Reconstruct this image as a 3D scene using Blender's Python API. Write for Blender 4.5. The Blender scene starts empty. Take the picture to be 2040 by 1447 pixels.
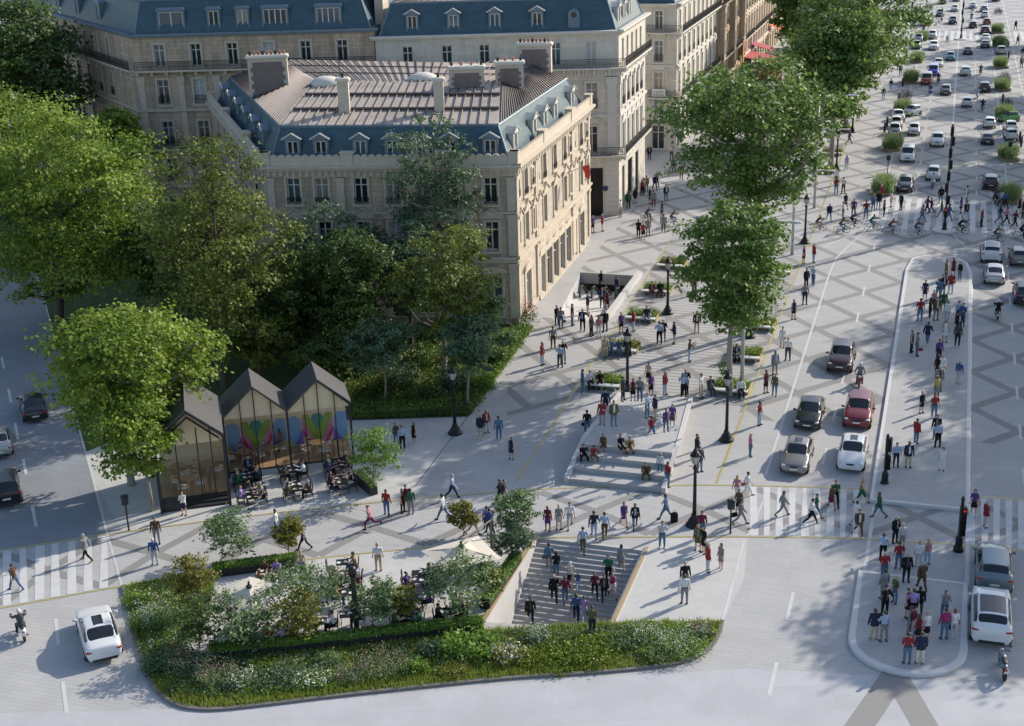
import bpy, bmesh, math, random
import numpy as np
from mathutils import Vector, Matrix
from mathutils.geometry import tessellate_polygon
rnd = random.Random(7)
S = bpy.context.scene
COL = S.collection
R = math.radians
# ------------------------------------------------------------------ camera
CW, CH, CF, CAMZ = 2040., 1447., 2762., 39.
PITCH = math.atan((CH/2+311)/CF); ROLL = R(1.8)
_F = Vector((0, math.cos(PITCH), -math.sin(PITCH)))
_R0 = Vector((1, 0, 0)); _U0 = _R0.cross(_F)
_Rt = _R0*math.cos(ROLL)-_U0*math.sin(ROLL)
_Up = _U0*math.cos(ROLL)+_R0*math.sin(ROLL)
def G(x, y, z=0.0):
    """real-world point at height z seen at photo pixel x, y"""
    d = _F+_Rt*((x-CW/2)/CF)-_Up*((y-CH/2)/CF)
    return Vector((0, 0, CAMZ))+d*((z-CAMZ)/d.z)
cam = bpy.data.objects.new('camera', bpy.data.cameras.new('camera'))
COL.objects.link(cam)
cam.matrix_world = Matrix(((_Rt.x, _Up.x, -_F.x, 0), (_Rt.y, _Up.y, -_F.y, 0), (_Rt.z, _Up.z, -_F.z, CAMZ), (0, 0, 0, 1)))
cam.data.sensor_width = 36; cam.data.lens = CF/CW*36
cam.data.clip_end = 3000; cam.data.clip_start = 1
S.camera = cam
AV = R(17.9)
UX = Vector((math.sin(AV), math.cos(AV), 0)); VX = Vector((math.cos(AV), -math.sin(AV), 0))
def UV(u, v, z=0.0):
    p = UX*u+VX*v
    return Vector((p.x, p.y, z))
def toUV(p): return p.dot(UX), p.dot(VX)
AVZ = -AV          # rotation that turns local +Y into the avenue direction
# ------------------------------------------------------------------ light
SUN_AZ = R(56); SUN_EL = R(29)     # azimuth clockwise from +Y
w = bpy.data.worlds.new('World'); S.world = w; w.use_nodes = True
nt = w.node_tree; nt.nodes.clear()
sk = nt.nodes.new('ShaderNodeTexSky'); sk.sky_type = 'NISHITA'; sk.sun_disc = False
sk.sun_elevation = SUN_EL; sk.sun_rotation = SUN_AZ; sk.air_density = 1.0; sk.dust_density = 1.2; sk.ozone_density = 1.0
bg = nt.nodes.new('ShaderNodeBackground'); bg.inputs[1].default_value = 0.15
wo = nt.nodes.new('ShaderNodeOutputWorld')
nt.links.new(sk.outputs[0], bg.inputs[0]); nt.links.new(bg.outputs[0], wo.inputs[0])
sd = bpy.data.lights.new('sun', 'SUN'); sd.energy = 4.1; sd.angle = R(0.6); sd.color = (1, .92, .80)
so = bpy.data.objects.new('sun', sd); COL.objects.link(so)
sv = Vector((math.sin(SUN_AZ)*math.cos(SUN_EL), math.cos(SUN_AZ)*math.cos(SUN_EL), math.sin(SUN_EL)))
so.rotation_euler = sv.to_track_quat('Z', 'Y').to_euler()
S.view_settings.view_transform = 'Standard'; S.view_settings.look = 'None'
S.view_settings.exposure = 0.40; S.view_settings.gamma = 1.0
S.render.engine = 'CYCLES'
S.cycles.max_bounces = 5; S.cycles.diffuse_bounces = 3; S.cycles.transparent_max_bounces = 8
# ------------------------------------------------------------------ materials
MATS = {}
def mat(name, col, rough=.6, metal=0., var=.12, scale=2., bump=0., spec=.5, coat=0., stretch=None, emit=0.):
    if name in MATS: return MATS[name]
    m = bpy.data.materials.new(name); m.use_nodes = True
    n = m.node_tree; b = n.nodes['Principled BSDF']
    b.inputs['Roughness'].default_value = rough; b.inputs['Metallic'].default_value = metal
    b.inputs['Specular IOR Level'].default_value = spec; b.inputs['Coat Weight'].default_value = coat
    tc = n.nodes.new('ShaderNodeTexCoord'); src = tc.outputs['Object']
    if stretch:
        mp = n.nodes.new('ShaderNodeMapping'); mp.inputs['Scale'].default_value = stretch
        n.links.new(src, mp.inputs[0]); src = mp.outputs[0]
    nz = n.nodes.new('ShaderNodeTexNoise'); nz.inputs['Scale'].default_value = scale; nz.inputs['Detail'].default_value = 4
    n.links.new(src, nz.inputs['Vector'])
    mx = n.nodes.new('ShaderNodeMix'); mx.data_type = 'RGBA'
    mx.inputs[6].default_value = (*[c*(1-var) for c in col], 1); mx.inputs[7].default_value = (*[min(1, c*(1+var)) for c in col], 1)
    n.links.new(nz.outputs['Fac'], mx.inputs[0]); n.links.new(mx.outputs[2], b.inputs['Base Color'])
    if bump:
        bp = n.nodes.new('ShaderNodeBump'); bp.inputs['Strength'].default_value = bump; bp.inputs['Distance'].default_value = .05
        n.links.new(nz.outputs['Fac'], bp.inputs['Height']); n.links.new(bp.outputs[0], b.inputs['Normal'])
    if emit:
        b.inputs['Emission Color'].default_value = (*col, 1); b.inputs['Emission Strength'].default_value = emit
    MATS[name] = m; return m
def math_node(n, op, a, b=None):
    k = n.nodes.new('ShaderNodeMath'); k.operation = op
    for i, q in enumerate((a, b)):
        if q is None: continue
        if isinstance(q, (int, float)): k.inputs[i].default_value = q
        else: n.links.new(q, k.inputs[i])
    return k.outputs[0]
def paving(name, col, band=None, plank=(1.9, .30), mort=.80, ang=AV, stain=.10, rows=None):
    m = bpy.data.materials.new(name); m.use_nodes = True
    n = m.node_tree; b = n.nodes['Principled BSDF']; b.inputs['Roughness'].default_value = .75; b.inputs['Specular IOR Level'].default_value = .3
    tc = n.nodes.new('ShaderNodeTexCoord')
    mp = n.nodes.new('ShaderNodeMapping'); mp.inputs['Rotation'].default_value = (0, 0, ang)
    n.links.new(tc.outputs['Object'], mp.inputs[0])
    br = n.nodes.new('ShaderNodeTexBrick')
    br.inputs['Color1'].default_value = (*col, 1); br.inputs['Color2'].default_value = (*[c*.93 for c in col], 1)
    br.inputs['Mortar'].default_value = (*[c*mort for c in col], 1)
    br.inputs['Scale'].default_value = 1; br.inputs['Mortar Size'].default_value = .02; br.inputs['Mortar Smooth'].default_value = .3
    br.inputs['Brick Width'].default_value = plank[0]; br.inputs['Row Height'].default_value = plank[1]
    n.links.new(mp.outputs[0], br.inputs['Vector'])
    c = br.outputs['Color']
    if rows:   # broad light / dark courses across the avenue
        sx = n.nodes.new('ShaderNodeSeparateXYZ'); n.links.new(mp.outputs[0], sx.inputs[0])
        f = math_node(n, 'PINGPONG', math_node(n, 'MULTIPLY', sx.outputs[1], 1/rows), .5)
        msk = math_node(n, 'LESS_THAN', f, .2)
        mx = n.nodes.new('ShaderNodeMix'); mx.data_type = 'RGBA'
        n.links.new(msk, mx.inputs[0]); n.links.new(c, mx.inputs[6]); mx.inputs[7].default_value = (*[q*.66 for q in col], 1); c = mx.outputs[2]
    if band:
        sx = n.nodes.new('ShaderNodeSeparateXYZ'); n.links.new(mp.outputs[0], sx.inputs[0])
        uu = math_node(n, 'MULTIPLY', math_node(n, 'SUBTRACT', sx.outputs[1], 97.7), 1/7.4)
        vv = math_node(n, 'MULTIPLY', math_node(n, 'ADD', sx.outputs[0], 3.1), 1/6.2)
        w1 = math_node(n, 'LESS_THAN', math_node(n, 'PINGPONG', math_node(n, 'ADD', math_node(n, 'ADD', uu, vv), 500), .5), .08)
        w2 = math_node(n, 'LESS_THAN', math_node(n, 'PINGPONG', math_node(n, 'ADD', math_node(n, 'SUBTRACT', uu, vv), 500), .5), .08)
        msk = math_node(n, 'MULTIPLY', math_node(n, 'MAXIMUM', w1, w2), .92)
        mx = n.nodes.new('ShaderNodeMix'); mx.data_type = 'RGBA'
        n.links.new(msk, mx.inputs[0]); n.links.new(c, mx.inputs[6]); mx.inputs[7].default_value = (*band, 1); c = mx.outputs[2]
    nz = n.nodes.new('ShaderNodeTexNoise'); nz.inputs['Scale'].default_value = .35; nz.inputs['Detail'].default_value = 6; nz.inputs['Roughness'].default_value = .65
    n.links.new(tc.outputs['Object'], nz.inputs['Vector'])
    rp = n.nodes.new('ShaderNodeMapRange'); rp.inputs[1].default_value = .3; rp.inputs[2].default_value = .7; rp.inputs[3].default_value = 1-stain; rp.inputs[4].default_value = 1+stain*.5
    n.links.new(nz.outputs['Fac'], rp.inputs[0])
    nf = n.nodes.new('ShaderNodeTexNoise'); nf.inputs['Scale'].default_value = 9; nf.inputs['Detail'].default_value = 3
    n.links.new(tc.outputs['Object'], nf.inputs['Vector'])
    rf = n.nodes.new('ShaderNodeMapRange'); rf.inputs[3].default_value = .92; rf.inputs[4].default_value = 1.08
    n.links.new(nf.outputs['Fac'], rf.inputs[0])
    k = math_node(n, 'MULTIPLY', rp.outputs[0], rf.outputs[0])
    vm = n.nodes.new('ShaderNodeVectorMath'); vm.operation = 'SCALE'
    n.links.new(c, vm.inputs[0]); n.links.new(k, vm.inputs['Scale']); n.links.new(vm.outputs[0], b.inputs['Base Color'])
    MATS[name] = m; return m
def stone(name, col, bw=1.1, bh=.42, joint=.6, streak=.40):
    m = bpy.data.materials.new(name); m.use_nodes = True; n = m.node_tree; b = n.nodes['Principled BSDF']; b.inputs['Roughness'].default_value = .88; b.inputs['Specular IOR Level'].default_value = .25
    tc = n.nodes.new('ShaderNodeTexCoord'); sx = n.nodes.new('ShaderNodeSeparateXYZ'); n.links.new(tc.outputs['Object'], sx.inputs[0])
    cb = n.nodes.new('ShaderNodeCombineXYZ'); n.links.new(math_node(n, 'ADD', sx.outputs[0], sx.outputs[1]), cb.inputs[0]); n.links.new(sx.outputs[2], cb.inputs[1])
    br = n.nodes.new('ShaderNodeTexBrick'); br.inputs['Scale'].default_value = 1; br.inputs['Brick Width'].default_value = bw; br.inputs['Row Height'].default_value = bh; br.inputs['Mortar Size'].default_value = .022; br.inputs['Mortar Smooth'].default_value = .4
    br.inputs['Color1'].default_value = (*[c*1.06 for c in col], 1); br.inputs['Color2'].default_value = (*[c*.90 for c in col], 1); br.inputs['Mortar'].default_value = (*[c*joint for c in col], 1); n.links.new(cb.outputs[0], br.inputs['Vector'])
    mp = n.nodes.new('ShaderNodeMapping'); mp.inputs['Scale'].default_value = (1.1, 1.1, .14); n.links.new(tc.outputs['Object'], mp.inputs[0])
    nz = n.nodes.new('ShaderNodeTexNoise'); nz.inputs['Scale'].default_value = 1.0; nz.inputs['Detail'].default_value = 6; nz.inputs['Roughness'].default_value = .7; n.links.new(mp.outputs[0], nz.inputs['Vector'])
    mr = n.nodes.new('ShaderNodeMapRange'); mr.inputs[1].default_value = .32; mr.inputs[2].default_value = .68; mr.inputs[3].default_value = 1-streak; mr.inputs[4].default_value = 1+streak*.4; n.links.new(nz.outputs['Fac'], mr.inputs[0])
    vm = n.nodes.new('ShaderNodeVectorMath'); vm.operation = 'SCALE'; n.links.new(br.outputs['Color'], vm.inputs[0]); n.links.new(mr.outputs[0], vm.inputs['Scale']); n.links.new(vm.outputs[0], b.inputs['Base Color'])
    MATS[name] = m; return m
# ------------------------------------------------------------------ object helpers
def link(name, me, m=None, parent=None, loc=None, rz=0.):
    o = bpy.data.objects.new(name, me); COL.objects.link(o)
    if m is not None and me is not None:
        for q in (m if isinstance(m, (list, tuple)) else [m]): me.materials.append(q)
    if parent: o.parent = parent
    if loc is not None: o.location = loc
    if rz: o.rotation_euler = (0, 0, rz)
    return o
def tag(o, label, cat, group=None, kind=None):
    if label: o['label'] = label
    if cat: o['category'] = cat
    if group: o['group'] = group
    if kind: o['kind'] = kind
    return o
def thing(name, loc, rz, label, cat, group=None):
    o = bpy.data.objects.new(name, None); COL.objects.link(o)
    o.empty_display_size = .2
    o.location = loc; o.rotation_euler = (0, 0, rz)
    return tag(o, label, cat, group)
class B:
    """collects shapes into ONE mesh"""
    def __init__(s): s.v = []; s.f = []; s.mi = []; s.m = 0
    def add(s, vs, fs, T=None):
        o = len(s.v)
        s.v += [tuple(T @ Vector(q)) if T else tuple(q) for q in vs]
        s.f += [tuple(i+o for i in f) for f in fs]; s.mi += [s.m]*len(fs)
        return s
    def box(s, x0, x1, y0, y1, z0, z1, T=None):
        return s.add([(x0, y0, z0), (x1, y0, z0), (x1, y1, z0), (x0, y1, z0), (x0, y0, z1), (x1, y0, z1), (x1, y1, z1), (x0, y1, z1)],
                     [(3, 2, 1, 0), (4, 5, 6, 7), (0, 1, 5, 4), (1, 2, 6, 5), (2, 3, 7, 6), (3, 0, 4, 7)], T)
    def prism(s, poly, z0, z1, T=None):
        n = len(poly); a = sum(poly[i][0]*poly[(i+1) % n][1]-poly[(i+1) % n][0]*poly[i][1] for i in range(n))
        if a < 0: poly = poly[::-1]
        vs = [(p[0], p[1], z0) for p in poly]+[(p[0], p[1], z1) for p in poly]
        return s.add(vs, [tuple(range(n))[::-1], tuple(range(n, 2*n))]+[(i, (i+1) % n, n+(i+1) % n, n+i) for i in range(n)], T)
    def lathe(s, prof, n=12, T=None, cap=True):
        vs = []; fs = []
        for r, z in prof:
            vs += [(r*math.cos(2*math.pi*k/n), r*math.sin(2*math.pi*k/n), z) for k in range(n)]
        for i in range(len(prof)-1):
            for k in range(n):
                fs.append((i*n+k, i*n+(k+1) % n, (i+1)*n+(k+1) % n, (i+1)*n+k))
        if cap: fs += [tuple(range(n))[::-1], tuple(range((len(prof)-1)*n, len(prof)*n))]
        return s.add(vs, fs, T)
    def tube(s, pts, r, n=6, T=None, cap=True):
        pts = [Vector(p) for p in pts]; rs = r if isinstance(r, (list, tuple)) else [r]*len(pts)
        vs = []; fs = []; up = Vector((.13, .31, .94))
        for i, p in enumerate(pts):
            d = (pts[min(i+1, len(pts)-1)]-pts[max(i-1, 0)]).normalized()
            if abs(d.dot(up)) > .98: a = d.cross(Vector((1, 0, 0))).normalized()
            else: a = d.cross(up).normalized()
            b = d.cross(a)
            vs += [tuple(p+(a*math.cos(2*math.pi*k/n)+b*math.sin(2*math.pi*k/n))*rs[i]) for k in range(n)]
        for i in range(len(pts)-1):
            for k in range(n): fs.append((i*n+k, (i+1)*n+k, (i+1)*n+(k+1) % n, i*n+(k+1) % n))
        if cap: fs += [tuple(range(n)), tuple(range((len(pts)-1)*n, len(pts)*n))[::-1]]
        return s.add(vs, fs, T)
    def ball(s, c, r, n=8, m=6, T=None):
        rx, ry, rz = r if isinstance(r, (tuple, list)) else (r, r, r)
        vs = [(c[0], c[1], c[2]-rz)]; fs = []
        for i in range(1, m):
            a = -math.pi/2+math.pi*i/m
            vs += [(c[0]+rx*math.cos(a)*math.cos(2*math.pi*k/n), c[1]+ry*math.cos(a)*math.sin(2*math.pi*k/n), c[2]+rz*math.sin(a)) for k in range(n)]
        vs.append((c[0], c[1], c[2]+rz)); L = len(vs)-1
        for k in range(n):
            fs.append((0, 1+(k+1) % n, 1+k)); fs.append((L, L-n+k, L-n+(k+1) % n))
            for i in range(m-2): fs.append((1+i*n+k, 1+i*n+(k+1) % n, 1+(i+1)*n+(k+1) % n, 1+(i+1)*n+k))
        return s.add(vs, fs, T)
    def mesh(s, name, smooth=False):
        me = bpy.data.meshes.new(name); me.from_pydata(s.v, [], s.f)
        me.polygons.foreach_set('material_index', s.mi)
        if smooth: me.polygons.foreach_set('use_smooth', [True]*len(s.f))
        me.update(); return me
    def obj(s, name, m=None, parent=None, smooth=False, loc=None, rz=0.):
        return link(name, s.mesh(name, smooth), m, parent, loc, rz)
def sheet(name, poly, m, z, holes=(), kind='structure'):
    """flat polygon (list of Vectors / xy) with holes, as one mesh"""
    loops = [[Vector((p[0], p[1], 0)) for p in l] for l in [poly]+list(holes)]
    tr = tessellate_polygon(loops); vs = [(p.x, p.y, z) for l in loops for p in l]
    fs = []
    for t in tr:
        a, b, c = [Vector(vs[i]) for i in t]
        fs.append(t if (b-a).cross(c-a).z > 0 else t[::-1])
    me = bpy.data.meshes.new(name); me.from_pydata(vs, [], fs); me.update()
    o = link(name, me, m); o['kind'] = kind
    return o
def px(*pts, z=0.): return [G(x, y, z) for x, y in pts]
def smoothline(pts, n=6):
    """Catmull-Rom through points"""
    P = [Vector(p) for p in pts]; out = []
    for i in range(len(P)-1):
        p0 = P[max(i-1, 0)]; p1 = P[i]; p2 = P[i+1]; p3 = P[min(i+2, len(P)-1)]
        for k in range(n):
            t = k/n
            out.append(.5*((2*p1)+(p2-p0)*t+(2*p0-5*p1+4*p2-p3)*t*t+(3*p1-p0-3*p2+p3)*t**3))
    out.append(P[-1]); return out
def strip(b, pts, wd, z):
    pts = [Vector((p[0], p[1], 0)) for p in pts]; vs = []; fs = []
    for i, p in enumerate(pts):
        d = (pts[min(i+1, len(pts)-1)]-pts[max(i-1, 0)]).normalized(); nn = Vector((-d.y, d.x, 0))
        a = p+nn*wd/2; c = p-nn*wd/2; vs += [(a.x, a.y, z), (c.x, c.y, z)]
    for i in range(len(pts)-1): fs.append((2*i+1, 2*i+3, 2*i+2, 2*i))
    b.add(vs, fs)
# ================================================================== ground
PV = (.44, .434, .426)
m_pave = paving('pale_paving', PV)
m_lat = paving('lattice_paving', PV, band=(.255, .247, .238))
m_deck = paving('striped_plaza_paving', PV, band=(.245, .237, .228), rows=.66)
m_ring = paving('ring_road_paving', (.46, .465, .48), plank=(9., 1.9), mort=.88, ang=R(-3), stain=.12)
m_walk = paving('bright_sidewalk', (.52, .51, .49), plank=(.6, .6), mort=.95, ang=.2)
m_band = mat('dark_paving_band', (.245, .237, .228), .75, var=.08, scale=1.5)
m_white = mat('white_road_paint', (.54, .54, .53), .6, var=.16, scale=1.6)
m_whitex = mat('crossing_paint', (.55, .55, .545), .65, var=.16, scale=1.5)
m_greyx = mat('crossing_grey_stripe', (.36, .355, .35), .7, var=.08)
m_brass = mat('brass_inlay', (.47, .40, .16), .45, .3, var=.15)
m_kerb = mat('granite_kerb', (.58, .57, .56), .6, var=.1, scale=3)
m_conc = mat('pale_concrete', (.52, .505, .49), .7, var=.10, scale=.8)
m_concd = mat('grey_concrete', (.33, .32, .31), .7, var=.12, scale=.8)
m_dark = mat('dark_void', (.03, .03, .03), .8)
m_soil = mat('garden_soil', (.045, .06, .02), .95, var=.4, scale=4, bump=.6)
m_lawn = mat('lawn_soil', (.05, .085, .02), .95, var=.45, scale=1.2, bump=.5)
# openings in the ground
ST_TL, ST_TR, ST_BR, ST_BL = px((1065, 1077), (1290, 1077), (1215, 1242), (975, 1256))
stair_hole = [ST_TL, ST_TR, ST_BR, ST_BL]
uT, vTL = 71.2, -21.6; vTR = -15.25
stair_hole = [UV(uT, vTL), UV(uT, vTR), UV(61.9, vTR), UV(61.0, vTL)]
TRa, TRb, TRc, TRd = UV(124.2, -32.9), UV(124.2, -27.3), UV(110.6, -27.3), UV(110.6, -31.5)
exit_hole = [TRa, TRb, TRc, TRd]
sheet('ground', [(-900, -300), (900, -300), (900, 1500), (-900, 1500)], m_pave, 0., [stair_hole, exit_hole])
# cross path (arc) edges
top = smoothline(px((-150, 1118), (0, 1097), (250, 1060), (445, 1035), (600, 1017), (800, 997), (1060, 976), (1250, 970), (1430, 967), (1700, 974), (1900, 987), (2040, 997), (2250, 1016)), 5)
bot = smoothline(px((-150, 1236), (0, 1212), (245, 1168), (445, 1138), (640, 1112), (840, 1092), (1070, 1073), (1290, 1070), (1500, 1070), (1720, 1074), (1900, 1085), (2040, 1098), (2250, 1118)), 5)
def on(line, t):
    f = t*(len(line)-1); i = min(int(f), len(line)-2); return line[i].lerp(line[i+1], f-i)
def at_x(line, x):
    """point of the line whose photo column is x"""
    best = None
    for i in range(len(line)-1):
        for k in range(8):
            p = line[i].lerp(line[i+1], k/8); d = p-Vector((0, 0, CAMZ)); q = CW/2+CF*d.dot(_Rt)/d.dot(_F)
            if best is None or abs(q-x) < best[0]: best = (abs(q-x), p)
    return best[1]
LRA = R(20)
# lattice sheets
far = 430
av = [UV(92, -12.9), UV(92, -9.7), UV(94, -6.2), UV(92, 0), UV(90, 14), UV(86, 40), UV(far, 60), UV(far, -33.5), UV(180, -33.5), UV(124.2, -33.2), UV(124.2, -27.3), UV(110.6, -27.3), UV(110.6, -26.8), UV(140, -26.8), UV(140, -12.9)]
sheet('avenue_paving', av, m_lat, .004)
sheet('plaza_paving', [UV(110.6, -26.2), UV(110.6, -33.), UV(106.4, -34.2), G(1012, 745), G(1010, 830), UV(88.6, -29), UV(92.4, -25.5)], m_lat, .004)
sheet('striped_plaza', [UV(94.2, -25.4), UV(94.2, -12.9), UV(140, -12.9), UV(140, -26.8)], m_deck, .008)
sheet('ring_road', px((-200, 1560), (-200, 1424), (260, 1416), (700, 1392), (1180, 1350), (1500, 1332), (2250, 1378), (2250, 1560)), m_ring, .004)
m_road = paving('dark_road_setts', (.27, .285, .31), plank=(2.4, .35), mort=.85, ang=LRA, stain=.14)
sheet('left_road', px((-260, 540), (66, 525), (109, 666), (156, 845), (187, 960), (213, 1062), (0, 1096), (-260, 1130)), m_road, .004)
sheet('sidewalk', px((187, 960), (245, 1060), (600, 1017), (830, 985), (905, 866), (930, 832), (700, 838), (430, 780), (160, 850)), m_walk, .004)
sheet('station_forecourt', px((1300, 1072), (1225, 1238), (1440, 1238), (1482, 1155), (1490, 1072)), m_walk, .004)
tl = px((250, 1169), (445, 1138), (640, 1113), (840, 1093), (1062, 1074)); 
sheet('terrace_floor', tl+[UV(61.0, -22.2)]+px((440, 1312), (345, 1300)), m_walk, .004)
# X bands on the cross path
b = B()
xs = [-80, 95, 310, 525, 742, 963, 1185, 1404, 1612, 1826, 2040]
def band(p, q, wd, z=.008):
    strip(b, [p, q], wd, z)
for i in range(len(xs)-1):
    xa, xb = xs[i], xs[i+1]
    if 1420 < xa < 1700 or xa > 1900: zz = .0075
    ta, tb = at_x(top, (xa+xb)/2), at_x(bot, (xa+xb)/2)
    if i < len(xs)-1:
        # half diamonds meet at mid-path over each node
        na = at_x(top, xa).lerp(at_x(bot, xa), .5); nb = at_x(top, xb).lerp(at_x(bot, xb), .5)
        ta = ta.lerp(tb, .06); tb2 = tb.lerp(ta, .06)
        for k, (p, q) in enumerate(((na, ta), (na, tb2), (nb, ta), (nb, tb2))): band(p, q, .62, .008+.0004*k)
b.obj('path_bands', m_band)['kind'] = 'structure'
# brass lines
b = B()
strip(b, [p for p in top if p.x < 100], .16, .014); strip(b, [p for p in bot if p.x < 100], .16, .014)
strip(b, [UV(78.2, -25.2), UV(137, -26.7)], .16, .0145); strip(b, [UV(80.9, -12.55), UV(260, -13.3)], .16, .0145)
strip(b, px((1215, 1242), (1180, 1320)), .01, .014)
b.obj('brass_lines', m_brass)['kind'] = 'structure'
# crosswalks
def stripes(xa, xb, n, name, duty=.5, m=m_whitex, z=.012, t0=.02, t1=.98):
    b = B()
    for k in range(n):
        a = xa+(xb-xa)*k/n; c = a+(xb-xa)/n*duty
        q = [at_x(bot, a), at_x(bot, c), at_x(top, c), at_x(top, a)]
        p0, p1 = q[0].lerp(q[3], t0), q[1].lerp(q[2], t0); p2, p3 = q[1].lerp(q[2], t1), q[0].lerp(q[3], t1)
        b.add([(p.x, p.y, z) for p in (p0, p1, p2, p3)], [(0, 1, 2, 3)])
    o = b.obj(name, m); o['kind'] = 'structure'; return o
stripes(-60, 232, 9, 'zebra_crossing', .52); stripes(1496, 1722, 9, 'zebra_crossing', .5); stripes(1930, 2200, 11, 'zebra_crossing', .5)
b = B()
for k in range(16):
    v0 = -7.4+k*1.14
    q = [UV(146.2, v0), UV(146.2, v0+.56), UV(160.2, v0+.56), UV(160.2, v0)]
    b.add([(p.x, p.y, .012) for p in q], [(0, 1, 2, 3)])
b.obj('zebra_crossing', m_whitex)['kind'] = 'structure'
b = B()
for u0, u1, va, vb in ((292, 306, -6.0, 7.6), (292, 306, 11, 17)):
    v0 = va
    while v0 < vb:
        q = [UV(u0, v0), UV(u0, v0+.62), UV(u1, v0+.62), UV(u1, v0)]
        b.add([(p.x, p.y, .012) for p in q], [(0, 1, 2, 3)]); v0 += 1.2
b.obj('zebra_crossing', m_white)['kind'] = 'structure'
# road markings
b = B()
strip(b, [UV(82.8, -9.65), UV(128, -9.75), UV(134, -9.6), UV(138, -8.9)], .17, .012)
strip(b, [UV(138, -8.9), UV(149, -6.75)], .12, .012)
for vv, u0, u1, ww in ((-6.75, 149, 365, .17), (.45, 161.5, 291, .24), (.45, 307, 380, .24), (7., 148, 380, .17), (10.8, 190, 400, .17), (13.5, 60, 150, .14)):
    strip(b, [UV(u0, vv), UV(u1, vv*.9 if u1 > 300 and abs(vv) > 1 else vv)], ww, .012)
def dashes(vv, u0, u1, ph, L=2.7, wd=.17, step=7.4, v1=None):
    u = u0
    while u < u1:
        v2 = vv if v1 is None else vv+(v1-vv)*(u-u0)/(u1-u0)
        strip(b, [UV(u-L/2, v2), UV(u+L/2, v2)], wd, .012); u += step
dashes(-6.25, 101.4-14.8+.2, 139, 0); dashes(6.3, 101.4-14.8, 139, 0); dashes(-6.2, 59.5, 70.5, 0, 3, .2, 7.2); dashes(6.6, 61, 70, 0, 3, .2, 6.6)
dashes(-3.1, 164, 360, 0, 2.4, .15); dashes(3.55, 164, 370, 0, 2.4, .15)
dashes(10.4, 100, 140, 0)
for p, q in (((3, 712), (8, 735)), ((17, 775), (22, 802)), ((30, 843), (36, 876)), ((46, 915), (52, 945)), ((64, 1007), (72, 1049)), ((111, 1233), (116, 1286)), ((125, 1359), (133, 1421))):
    strip(b, px(p, q), .2, .012)
strip(b, px((71, 540), (109, 666), (156, 845), (187, 960), (213, 1062)), .16, .012)
strip(b, px((213, 1062), (243, 1169)), .14, .0125)
strip(b, px((1520, 1000), (1490, 1068)), .12, .0125); strip(b, px((1482, 1080), (1440, 1236)), .16, .0125)
for vv in (-2.6, 2.9): strip(b, [UV(71, vv), UV(80, vv)], .22, .0125)
strip(b, px((1640, 492), (1700, 468), (1790, 455)), .12, .0125); strip(b, px((1790, 455), (2040, 473)), .12, .0125)
strip(b, px((1810, 500), (1866, 462)), .12, .0126); strip(b, px((1896, 465), (1935, 505)), .12, .0126); strip(b, px((2005, 450), (2040, 480)), .12, .0126)
b.obj('road_markings', m_white)['kind'] = 'structure'
# big dark chevron on the ring road
tip = G(1783, 1344); b = B()
strip(b, [tip, G(1690, 1480)], 1.25, .010); strip(b, [tip, G(1862, 1480)], 1.25, .0104)
b.obj('road_chevron', m_band)['kind'] = 'structure'
# drain joint between lawn and kiosk forecourt
b = B(); strip(b, px((1062, 650), (930, 832), (905, 866), (828, 968)), .07, .0126)
b.obj('drain_joint', mat('dark_joint', (.12, .12, .12), .6))['kind'] = 'structure'
# ---- traffic island: two raised pieces with rounded kerbs
def island(name, uv, h, kw, label):
    c = sum((Vector((p[0], p[1], 0)) for p in uv), Vector())/len(uv)
    outer = [UV(*p) for p in uv]
    n = len(uv)
    def inset(ps, d):
        out = []
        for i in range(len(ps)):
            a, p, q = ps[i-1], ps[i], ps[(i+1) % len(ps)]
            t = ((p-a).normalized()+(q-p).normalized()).normalized(); nn = Vector((-t.y, t.x, 0)); out.append(p+nn*d)
        return out
    ar = sum(outer[i].x*outer[(i+1) % n].y-outer[(i+1) % n].x*outer[i].y for i in range(n))
    if ar < 0: outer.reverse()
    r0 = outer; r1 = inset(outer, .05); r2 = inset(outer, kw)
    bk = B(); vs = []; fs = []
    for ring, z in ((r0, 0), (r0, h-.05), (r1, h), (r2, h)): vs += [(p.x, p.y, z) for p in ring]
    for k in range(3):
        for i in range(n): fs.append((k*n+i, k*n+(i+1) % n, (k+1)*n+(i+1) % n, (k+1)*n+i))
    bk.add(vs, fs)
    t = thing(name, (0, 0, 0), 0, label, 'traffic island')
    bk.obj('kerb', m_kerb, t)
    o = sheet('island_paving', r2, m_pave, h-.008); o.parent = t; del o['kind']
    return t
nose = [(71.3, -2.95)]+[(64.2-2.9*math.sin(a*math.pi/14), -2.95*math.cos(a*math.pi/14)) for a in range(15)]+[(71.3, 2.95)]
isl_lo = island('traffic_island', nose, .2, .38, 'pale rounded end of the refuge island with raised kerb, below the crossing')
upper = [(80.4, -2.95), (80.4, 3.0), (131, 3.15), (134.5, 2.7), (136.3, 1.6), (136.6, 0), (136.3, -1.4), (135, -2.5), (131, -2.95)]
isl_up = island('traffic_island', upper, .22, .34, 'long pale refuge island between the carriageways, above the crossing')
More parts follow.
